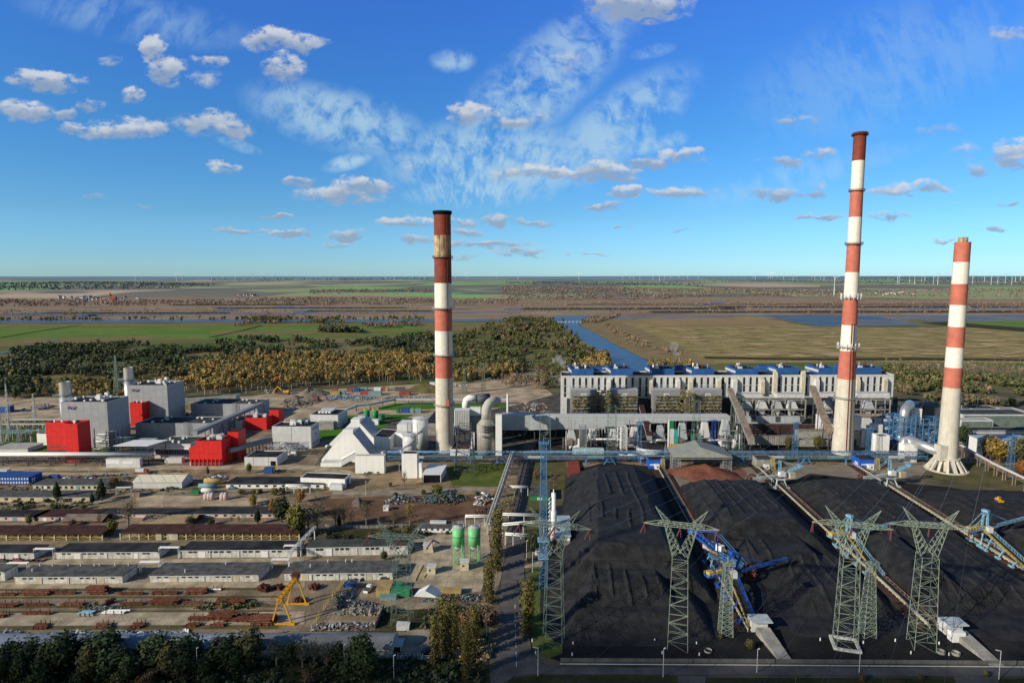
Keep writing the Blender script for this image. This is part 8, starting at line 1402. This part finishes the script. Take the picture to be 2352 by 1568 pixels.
for k,(bp,tp,arm) in enumerate(((H(124,1520),H(0,1330)[1],-1),(H(972,1528),H(0,1335)[1],0),(H(1607,1500),H(0,1340)[1],0),(I(632,1500),I(0,1352)[1],-1),(I(1578,1545),I(0,1350)[1],-1),(Gg(692,1490),Gg(0,1300)[1],0),(Gg(1690,1240),Gg(0,1080)[1],1),(Gg(840,250),Gg(0,155)[1],0),(Gg(2012,790),Gg(0,655)[1],0),(Gg(1970,690),Gg(0,570)[1],0),(Cc(515,1390),Cc(0,1268)[1],0),(Ff(1395,410),Ff(0,320)[1],0),(Ff(768,120),Ff(0,85)[1],0),(Cc(852,1170),Cc(0,1100)[1],0),((5,1566),1505,0),((455,1560),1488,0),((905,1560),1505,0))):
 c=G(bp);h=ZY(c,tp);lab=['lamp post at the road fork beside the leftmost pylon','lamp post on the bottom road below the front pylon','lamp post at the retaining wall near the concrete ramp','lamp post below the second pylon from the right','lamp post at the bottom right by the road','lamp post in the dark verge before the curved-roof halls','lamp post with an arm beside the poplars','lamp post at the workshop on the plant road','lamp post right of the centre road','round-headed lamp post by the centre road','lamp post on the plant road beside the scrap','thin reddish post on the sand lot','post by the road behind the fir trees','short lamp post right of the white box hall','lamp post at the bottom left corner','lamp post among the dark pines','lamp post at the right end of the dark pines'][k]
 t=T('street_lamp',lab,'street lamp',c,'street lamps');build('pole',MB().tube([c,c+V((0,0,h))],[.16,.10],8),lgrey,t);build('lamp_head',MB().bar(c+V((0,0,h)),c+V((arm*1.8 if arm else .7,0,h+.4)),.35,.25),lgrey,t)
#  overhead cables
def wire(p,q,sag,m_,label,r=.048,grp='overhead power cables'):
 n=18;P=[p+(q-p)*k/n-V((0,0,4*sag*(k/n)*(1-k/n))) for k in range(n+1)];solo('power_cable',MB().tube(P,r,4,False),m_,label,'cable',p,grp)
for i,(t,c,d) in enumerate(PY[:4]):
 for x in (-1,0,1):
  s_=c+d*x*13.1+V((-2.2,-2.8,44.5));wire(s_,s_+V((-95,-120,2)),5,dsteel,'thin cable running from a large green pylon towards the bottom left');s2=c+d*x*13.1+V((2.2,2.8,44.5));wire(s2,s2+V((240,300,-6)),9,gsteel,'thin cable running from a large green pylon to the far right')
for k,y in enumerate((130,175,250,262)):p,q=G(A(-50,400)),G(A(1420,480));z=ZY(q,A(0,[75,185,290,100][k])[1]);wire(V((q.x,q.y,z)),V((p.x-40,q.y-60,z+4)),4,dsteel,'cable leaving the far green pylon towards the left edge',.13)
#  wind turbines and the villages
def turb_mesh():
 m=MB();m.tube([(0,0,0),(0,0,100)],[2.6,1.5],8);m.cbox(V((0,0,99.5)),4,8,4)
 for k in range(3):a=2*math.pi*k/3+.4;d=V((math.cos(a),0,math.sin(a)));s_=V((-math.sin(a),0,math.cos(a)));c=V((0,-5,101));m.hexa([c+s_*1.6,c-s_*1.6,c-s_*1.6+V((0,.8,0)),c+s_*1.6+V((0,.8,0))],[c+d*48+s_*.5,c+d*48-s_*.5,c+d*48-s_*.5+V((0,.5,0)),c+d*48+s_*.5+V((0,.5,0))])
 me=bpy.data.meshes.new('wind_turbine');me.from_pydata(m.v,[],m.f);me.materials.append(mat('turbine_white',(.62,.66,.70),.5,var=.02));return me
TM=turb_mesh();rT=random.Random(3)
tx=[310,325,405,418,455,485,512,540,560,580,600,612,625,885,895,905,948,963,975,1035,1046,1070,1075,1140,1190,1330,1430,1447,1500,1515,1527,1540,1560,1580,1604,1730,1735,1765,1770,1775,1785,1800,1822,1830,1865,1872,1885,1893,2062,2066,2090,2102,2118,2125,2145,2155,2235,2262,2278,2293,2310,2325,2333,2345,1455,1470]
for k,x in enumerate(tx):
 y=rT.uniform(9500,15000) if x<2050 else rT.uniform(6500,9000);p=V(((x-1176)/F*y*CP,y,0));p.z=float(hz(p.x,p.y));o=link('wind_turbine',TM);o.location=p;o.scale=(rT.uniform(.8,1.15),)*3;o.rotation_euler=(0,0,rT.uniform(-.6,.6));tag(o,'tiny pale wind turbine on the far horizon','wind turbine','wind turbines along the horizon')
o=link('wind_turbine',TM);p=V(((1918-1176)/F*3900*CP,3900,float(hz(2000,3900))));o.location=p;o.scale=(1.1,)*3;tag(o,'nearer wind turbine just left of the tallest chimney, larger than the rest','wind turbine')
def house_mesh(wm,rm):
 m=MB();m.box(-6,6,-4.5,4.5,0,5);m.cm=1;m.prism([(-6.5,-5.2,5),(-6.5,5.2,5),(-6.5,0,10)],(13,0,0));me=bpy.data.meshes.new('village_house');me.from_pydata(m.v,[],m.f);[me.materials.append(x) for x in (wm,rm)];me.polygons.foreach_set('material_index',m.mi);return me
hw=mat('far_house_white',(.62,.62,.62),var=.02);hr_=mat('far_roof_red',(.22,.075,.055),var=.02);hg=mat('far_roof_grey',(.13,.14,.16),var=.02)
HM=[house_mesh(hw,hr_),house_mesh(hw,hg),house_mesh(mat('far_house_cream',(.5,.44,.36),var=.02),hr_)]
rH=random.Random(5)
for k in range(95):
 if k<62:x,y=rH.gauss(430,95),rH.uniform(107,134);x=min(max(x,272),660);p=GH(*J(x,y));lab='small house with a steep roof in the village on the left beyond the marsh';grp='houses of the left village'
 elif k<86:x,y=rH.uniform(1655,1860),rH.uniform(110,124);p=GH(*K(x,y));lab='small white house in the village strip right of the tallest chimney';grp='houses of the right village'
 else:x,y=rH.uniform(1060,1170),rH.uniform(98,104);p=GH(*J(x,y));lab='small pale farm building on the green slope left of the thick chimney';grp='farm buildings on the slope'
 o=link('village_house',HM[(0,1,1,2,1)[rH.randrange(5)]]);o.location=p+V((0,0,1));o.rotation_euler=(0,0,rH.uniform(-1,1));s_=rH.uniform(.7,1.15);o.scale=(s_*1.3,s_,s_*1.25);tag(o,lab,'house',grp)
p=GH(*J(515,122));m=MB();m.box(p.x-14,p.x+14,p.y-8,p.y+8,0,14);m.prism([p+V((-14,-9,14)),p+V((-14,9,14)),p+V((-14,0,28))],(28,0,0));m.cbox(p+V((-18,0,0)),9,9,34);m.tube([p+V((-18,0,34)),p+V((-18,0,48))],[5,.3],4);solo('village_church',m,mat('church_brick',(.25,.09,.06),var=.1),'red brick church rising over the left village','church',p)
#  steam and the shadow-casting cloud
def puff(label,c,parts,dens=.35,name='steam'):
 m=bpy.data.materials.new('steam_vapour');nt,N,L=nodes_of(m);N.remove(N['Principled BSDF']);v=N.new('ShaderNodeVolumePrincipled');v.inputs['Color'].default_value=(.95,.95,.95,1);n=N.new('ShaderNodeTexNoise');n.inputs['Scale'].default_value=.35;n.inputs['Detail'].default_value=4;g=N.new('ShaderNodeNewGeometry');tc=N.new('ShaderNodeTexCoord');L.new(tc.outputs['Object'],n.inputs['Vector']);r=N.new('ShaderNodeMapRange');L.new(n.outputs[0],r.inputs[0]);r.inputs[1].default_value=.42;r.inputs[2].default_value=.62;r.inputs[4].default_value=dens;L.new(r.outputs[0],v.inputs['Density']);L.new(v.outputs[0],N['Material Output'].inputs['Volume'])
 mb=MB()
 for (dx,dz,rr) in parts:q=c+V((dx,0,dz));mb.tube([q+V((0,0,rr*math.sin(a))) for a in np.linspace(-1.5,1.5,9)],[rr*math.cos(a) for a in np.linspace(-1.5,1.5,9)],14)
 o=solo(name,mb,m,label,'steam',c,smooth=True);o['kind']='stuff';return o
f=g1;puff('thin white steam plume rising from the big red box roof',G(A(890,1100))+V((0,3,0))+V((0,0,ZY(G(A(890,1100)),A(0,780)[1]))),((0,1,1.6),(-2,4.5,2.4),(-4.5,8,2.8),(-5,13,3.2),(-2,16,3),(-8,16,3)),.16)
puff('white steam puff above the left end of the boiler house',at(bh,.02,.3,bh.h)+V((-2,0,2)),((2,0,1.6),(0,5,2.6),(-3,9,3.4),(-7,14,4),(-11,12,3)),.14);puff('faint steam plume above the boiler house beside the canal',at(bh,pxu(bh,Dd(1515,0)[0],bh.h),.3,bh.h)+V((0,0,1)),((0,3,1.3),(1,8,2),(-3,13,3),(-7,19,4),(-10,26,5)),.06)
sd=V((-math.cos(SUN_AZ)*math.cos(SUN_EL),-math.sin(SUN_AZ)*math.cos(SUN_EL),math.sin(SUN_EL)))
def cloud(label,poly_centres,H_=620,tr=.55):
 m=bpy.data.materials.new('cloud_vapour');nt,N,L=nodes_of(m);b=N['Principled BSDF'];N.remove(b);d=N.new('ShaderNodeBsdfTranslucent');d.inputs[0].default_value=(.9,.9,.9,1);tr_=N.new('ShaderNodeBsdfTransparent');mx=N.new('ShaderNodeMixShader');mx.inputs[0].default_value=tr;L.new(tr_.outputs[0],mx.inputs[1]);L.new(d.outputs[0],mx.inputs[2]);L.new(mx.outputs[0],N['Material Output'].inputs['Surface'])
 mb=MB();r=random.Random(2)
 for (x,y,rx) in poly_centres:
  c=V((x,y,0))+sd*(H_/sd.z);mb.tube([c+V((0,0,rx*.3*math.sin(a))) for a in np.linspace(-1.4,1.4,7)],[rx*math.cos(a)*r.uniform(.9,1.1) for a in np.linspace(-1.4,1.4,7)],22)
 c=V(mb.v[0]);o=solo('cloud',mb,m,label,'cloud',c,smooth=True);o['kind']='structure';return o
cloud('pale cloud drifting behind the camera, shading the near ground',[(-260,165,62),(-165,170,58),(-70,165,62),(25,168,60),(110,160,62),(190,150,62),(280,145,70)])
#  single trees and bushes (trunk + crown each)
PR={}
def proto(kind,ci,v):
 key=(kind,ci,v)
 if key in PR:return PR[key]
 rg=np.random.default_rng(hash((len(kind),ci,v))%999+v*7+ord(kind[0]));one=lambda*a:np.array(a,float)
 shp,w,nl,lf,tr={'poplar':('column',2.2,1700,.055,.04),'fir':('cone',4.6,900,.07,.1),'pine':('round',6.2,1500,.045,.12),'round':('round',6.6,1000,.05,.16),'bare':('round',5.5,330,.03,.3),'shrub':('round',11,600,.045,.02)}[kind]
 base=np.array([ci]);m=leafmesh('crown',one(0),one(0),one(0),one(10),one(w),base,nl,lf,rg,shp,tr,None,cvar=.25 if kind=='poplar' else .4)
 t=MB();r=random.Random(v);t.tube([(0,0,0),(.1,0,4),(0,.1,8)],[.28,.18,.05],7)
 for k in range(16 if kind=='bare' else 7):
  a=r.uniform(0,6.28);z=r.uniform(2.2,6.5);L_=w*.36*r.uniform(.7,1.2);p,q=V((0,0,z)),V((L_*math.cos(a),L_*math.sin(a),min(9.6,z+L_*.9)))
  t.tube([p,q],[.10,.03],5)
  if kind=='bare':
   for j in range(4):s_=p.lerp(q,r.uniform(.35,.95));t.tube([s_,s_+V((r.uniform(-1,1),r.uniform(-1,1),r.uniform(.5,1.6)))],[.05,.015],4)
 tm=bpy.data.meshes.new('trunk');tm.from_pydata(t.v,[],t.f);tm.materials.append(bark if kind !='bare' else MATS['twig']);PR[key]=(tm,m);return PR[key]
mat('twig',(.19,.155,.115),.9,var=.2)
CK={'g':(.045,.06,.022),'d':(.045,.062,.026),'y':(.24,.16,.035),'o':(.26,.11,.03),'yg':(.14,.13,.035),'br':(.13,.075,.04),'ol':(.10,.09,.035),'b':(.15,.125,.07),'pp':(.135,.115,.035)}
def tree(kind,col,base,top,label,group=None,wk=1.0,v=None):
 c=G(base);h=max(1.2,ZY(c,top));v=(int(base[0])%3) if v is None else v;tm,cm=proto(kind,CK[col],v);nm={'poplar':'poplar_tree','fir':'fir_tree','pine':'pine_tree','round':'leafy_tree','bare':'bare_tree','shrub':'shrub'}[kind]
 t=T(nm,label,{'shrub':'shrub'}.get(kind,'tree'),c,group);s=h/10;t.scale=(s*wk,s*wk,s);t.rotation_euler=(0,0,(base[0]*7.3)%6.28)
 for n_,me in (('trunk',tm),('crown',cm)):o=link(n_,me,t)
for x,b_,tp,w_,lab in ((1762,780,355,1.15,'tall golden-green poplar left of the centre road, farthest of the row'),(1712,1010,690,1.3,'dark broad poplar next along the centre road'),(1690,960,720,1.2,'poplar squeezed behind the dark broad one'),(1375,1350,955,1.1,'tall brownish poplar at the left of the lower group'),(1460,1340,965,1.0,'poplar in the middle of the lower group'),(1420,1400,1010,1.0,'poplar just before the middle of the lower group'),(1600,1400,1030,1.2,'dark poplar at the right of the lower group'),(1325,1440,1090,1.1,'short brown poplar leftmost of the lower group'),(1550,1530,1150,1.3,'broad olive poplar nearest to the camera'),(1975,1235,850,1.5,'lone poplar on the lawn right of the centre road')):tree('poplar','pp',Gg(x,b_),Gg(0,tp)[1],lab,'poplars along the centre road',w_*.98)
N3=lambda x,y:(x*.3739,1382.2+y*.3739)
for k,(x,b_,tp,kd,cl,w_) in enumerate(((60,420,235,'pine','d',1.2),(180,430,225,'pine','d',1.2),(130,490,330,'round','g',1),(380,430,190,'pine','g',1.25),(290,470,300,'pine','d',1.2),(520,380,215,'pine','d',1),(640,400,175,'pine','d',1.45),(570,470,270,'round','ol',1.15),(700,470,270,'pine','d',1.3),(900,400,230,'pine','d',1.0),(970,440,200,'pine','d',1.1),(1060,470,245,'round','ol',1),(1140,420,200,'pine','d',1.3),(1130,490,300,'round','g',1),(1390,420,200,'pine','d',1.2),(1440,450,280,'pine','g',1),(1535,400,165,'round','ol',1.0),(1700,400,225,'bare','g',1.2),(1790,390,240,'pine','d',.9),(1860,400,230,'bare','ol',1),(1930,390,225,'bare','ol',1),(2010,410,240,'bare','g',1),(2080,400,240,'round','g',.8),(2220,440,190,'pine','d',.9),(2240,490,300,'pine','g',1.2),(2160,450,290,'shrub','d',1),(740,520,420,'shrub','ol',1),(900,520,430,'shrub','br',1),(930,510,400,'bare','b',1),(250,520,400,'shrub','g',1),(480,520,430,'shrub','d',1),(1900,500,420,'shrub','br',.9),(1300,520,440,'shrub','d',1),(20,500,320,'pine','g',1),(800,500,330,'pine','d',1),(1250,480,330,'pine','d',1))):
 b0=N3(x,b_);tree(kd,cl,(b0[0],min(b0[1],1575)),N3(0,tp)[1],{'pine':'dark pine in the shaded belt before the curved-roof halls','round':'olive tree among the dark pines at the bottom left','bare':'thin half-bare tree in front of the brownish curved roof','shrub':'shaded bush at the bottom left edge'}[kd],'trees along the bottom left',w_*1.2)
for kd,cl,b_,tp,lab,w_ in (('fir','d',Ff(495,360),180,'tall dark fir in front of the yellow-plastered building, left of two',1),('fir','d',Ff(878,355),158,'tall dark fir, right of two',1.15),('fir','d',Ff(795,385),275,'smaller dark fir between the slanting pipe and the building',1),('fir','d',Ff(650,345),275,'dark bushy conifer in front of the yellow-plastered building',1),('fir','d',Ff(2215,552),408,'dark fir in front of the cream low building',1.1),('round','br',Ff(985,235),150,'reddish brown tree left of the tent hall',1.3),('round','yg',Ff(255,570),458,'yellow-green young tree before the pinkish building',.8),('round','yg',Ff(965,640),515,'round yellow-green tree between the open sheds',1.2),('bare','b',Ff(1105,575),335,'large bare tree in front of the tan arched shed',1.3),('fir','br',Ff(1788,135),50,'small rusty conifer at the plant road',.8),('round','yg',Ff(2145,120),25,'yellow-green poplar-like tree at the grey low building',.8),('fir','y',B(1350,1440),None,'small yellow tree beside the blue container',.8),('shrub','g',Ff(1640,560),480,'dark bush right of the tan arched shed',1),('shrub','g',Ff(1820,560),500,'second dark bush in front of the cream low building',1),('bare','b',Ff(1995,550),470,'tiny bare tree near the dark bushes',.8),('bare','b',Ff(2055,555),465,'another tiny bare tree near the dark bushes',.7),('bare','ol',Ff(855,570),460,'thin tree at the corner of the rusty canopy',.8),('shrub','br',Ff(620,570),510,'brown bush before the rusty canopy',1.1),('shrub','y',Ff(2180,400),330,'yellowish bush on the sand lot',.8),('shrub','ol',Ff(2070,300),250,'olive bush in front of the black-roofed building, left',.9),('shrub','yg',Ff(2180,300),250,'olive bush in front of the black-roofed building, middle',.9),('shrub','y',Ff(232,275),232,'yellow bush left of the yellow-plastered building',.7),('shrub','d',Ff(470,420),390,'dark hedge clump on the verge at the left',2),('shrub','d',Ff(560,415),385,'dark hedge clump right of the other one',2),('shrub','ol',Ff(720,425),380,'olive scrub below the slanting pipe',1.2)):
 tree(kd,cl,b_,Ff(0,tp)[1] if tp else B(0,1335)[1],lab,None,w_)
for kd,cl,x,y,tp,lab,w_ in (('pine','d',250,440,255,'dark round pine behind the brown-roofed shed',1.1),('round','o',205,400,265,'orange tree left of the dark round pine',.9),('round','o',385,300,210,'orange tree behind the dark round pine',1.1),('round','yg',355,545,300,'tall yellow-green tree at the end of the open shed',.9),('bare','b',440,530,290,'tall bare tree beside the yellow-green one',1),('bare','b',500,520,270,'tall bare tree right of the first bare one',1),('fir','d',82,450,335,'dark conifer before the cream building end',1.1),('fir','g',655,480,370,'narrow dark conifer on the green plot',.8),('bare','b',630,480,290,'thin tall bare tree left of the narrow conifer',.8),('bare','b',690,470,300,'thin bare tree right of the narrow conifer',.9),('bare','ol',845,470,265,'bare tree in the middle of the scrap yard front',.9),('bare','b',740,480,330,'small bare tree on the scrap yard edge',.7),('bare','ol',935,470,380,'low bare tree before the scrap yard',.9),('bare','ol',1035,470,340,'slender tree before the dark scrap heap',.8),('bare','y',1150,480,260,'yellowish bare tree left of the small white office',.9),('shrub','br',880,560,500,'reddish bush on the green plot',1),('shrub','ol',960,560,480,'olive bush cluster on the green plot',1.2),('shrub','d',1060,555,490,'dark bush on the green plot',1.1),('shrub','ol',1130,560,470,'tall olive bush by the concrete yard',1),('shrub','d',720,560,520,'small dark bush at the warehouse wall',1),('shrub','d',1270,530,500,'clipped bush before the small white office',1.2),('shrub','d',1415,525,495,'clipped bush right of the small white office',1.1),('pine','g',970,705,640,'grey-green pine against the right warehouse of the second row',1.3),('shrub','yg',1340,245,170,'big yellow-green willow bush behind the scrap heaps',1.1),('shrub','ol',1245,245,205,'olive bush left of the willow bush',.9),('shrub','d',1050,265,225,'dark bush at the left scrap heap',1),('shrub','d',1625,255,220,'dark bush behind the pale scrap heap',.9),('round','o',1765,270,195,'orange bush beside the encrusted pipe bridge',.9),('bare','b',1850,440,230,'bare tree over the encrusted pipe bridge',1.2),('bare','b',1800,420,260,'second bare tree over the encrusted pipe bridge',1),('shrub','d',2020,640,500,'dark shrub at the pipe trestle right of the road',.8),('bare','b',1110,190,70,'small bare tree in front of the white tower',.9),('shrub','br',1015,190,155,'brown bush on the pale sand',.8),('shrub','d',100,235,200,'bush before the white-edged building',1),('shrub','yg',200,250,190,'yellow-green bush by the track',.8),('shrub','y',50,310,240,'yellow bush behind the cream building',.8),('round','y',35,1290,1180,'golden tree at the bottom beside the curved roofs',1),('shrub','br',1700,1160,1040,'reddish undergrowth below the poplars',1.2),('shrub','br',1560,1180,1050,'reddish undergrowth left of the lamp post',1.2),('shrub','d',1420,1500,1420,'dark ground bush below the nearest poplar',1.2)):
 tree(kd,cl,Gg(x,y),Gg(0,tp)[1],lab,None,w_)
for kd,cl,b_,tp,lab,w_ in (('bare','br',H(232,270),H(0,120)[1],'reddish bare tree left of the red-roofed hut',1.2),('shrub','br',H(130,190),H(0,110)[1],'brown thicket right of the centre road top',.9),('shrub','yg',H(425,170),H(0,130)[1],'small yellow bush between the red-roofed hut and the coal',.7),('shrub','y',H(235,690),H(0,610)[1],'yellow bush at the foot of the white column',.9),('shrub','d',H(100,690),H(0,580)[1],'dark shrub left of the white column',.8),('shrub','ol',E(580,745),E(0,640)[1],'olive tree behind the gantry left of the tallest chimney',.6),('shrub','yg',E(800,745),E(0,635)[1],'yellow-green bush against the grey-brown duct',.6),('round','y',E(2100,830),E(0,640)[1],'yellow tree at the corner of the vaulted shed',1.3),('round','y',E(2170,850),E(0,680)[1],'golden tree, broadest of the right group',1.3),('round','ol',E(2310,850),E(0,650)[1],'brown-olive tree right of the blue mast',1.2),('round','o',E(2340,960),E(0,820)[1],'orange tree at the right edge below the others',1.3),('round','d',E(1890,720),E(0,560)[1],'dark tree hiding behind the short striped chimney',1.1),('bare','ol',H(1870,1568),H(0,1440)[1]+14,'thin bush on the verge below the road, left',.6),('shrub','br',I(1050,1550),I(0,1505)[1],'red-brown bush on the verge by the side road',.8),('shrub','br',I(650,1560),I(0,1500)[1],'brown bush beside the lamp post on the verge',.7),('shrub','yg',I(1490,1530),I(0,1480)[1],'yellowish bush on the bottom right verge',.7),('shrub','o',Gg(1980,730),Gg(0,690)[1],'orange hedge at the corner of the centre road',.8),('shrub','ol',(1655,1466),1455,'weeds around the foot of the slim green tower',1),('shrub','ol',(1722,1490),1468,'weeds left of the concrete ramp',.9)):
 tree(kd,cl,b_,tp,lab,None,w_)
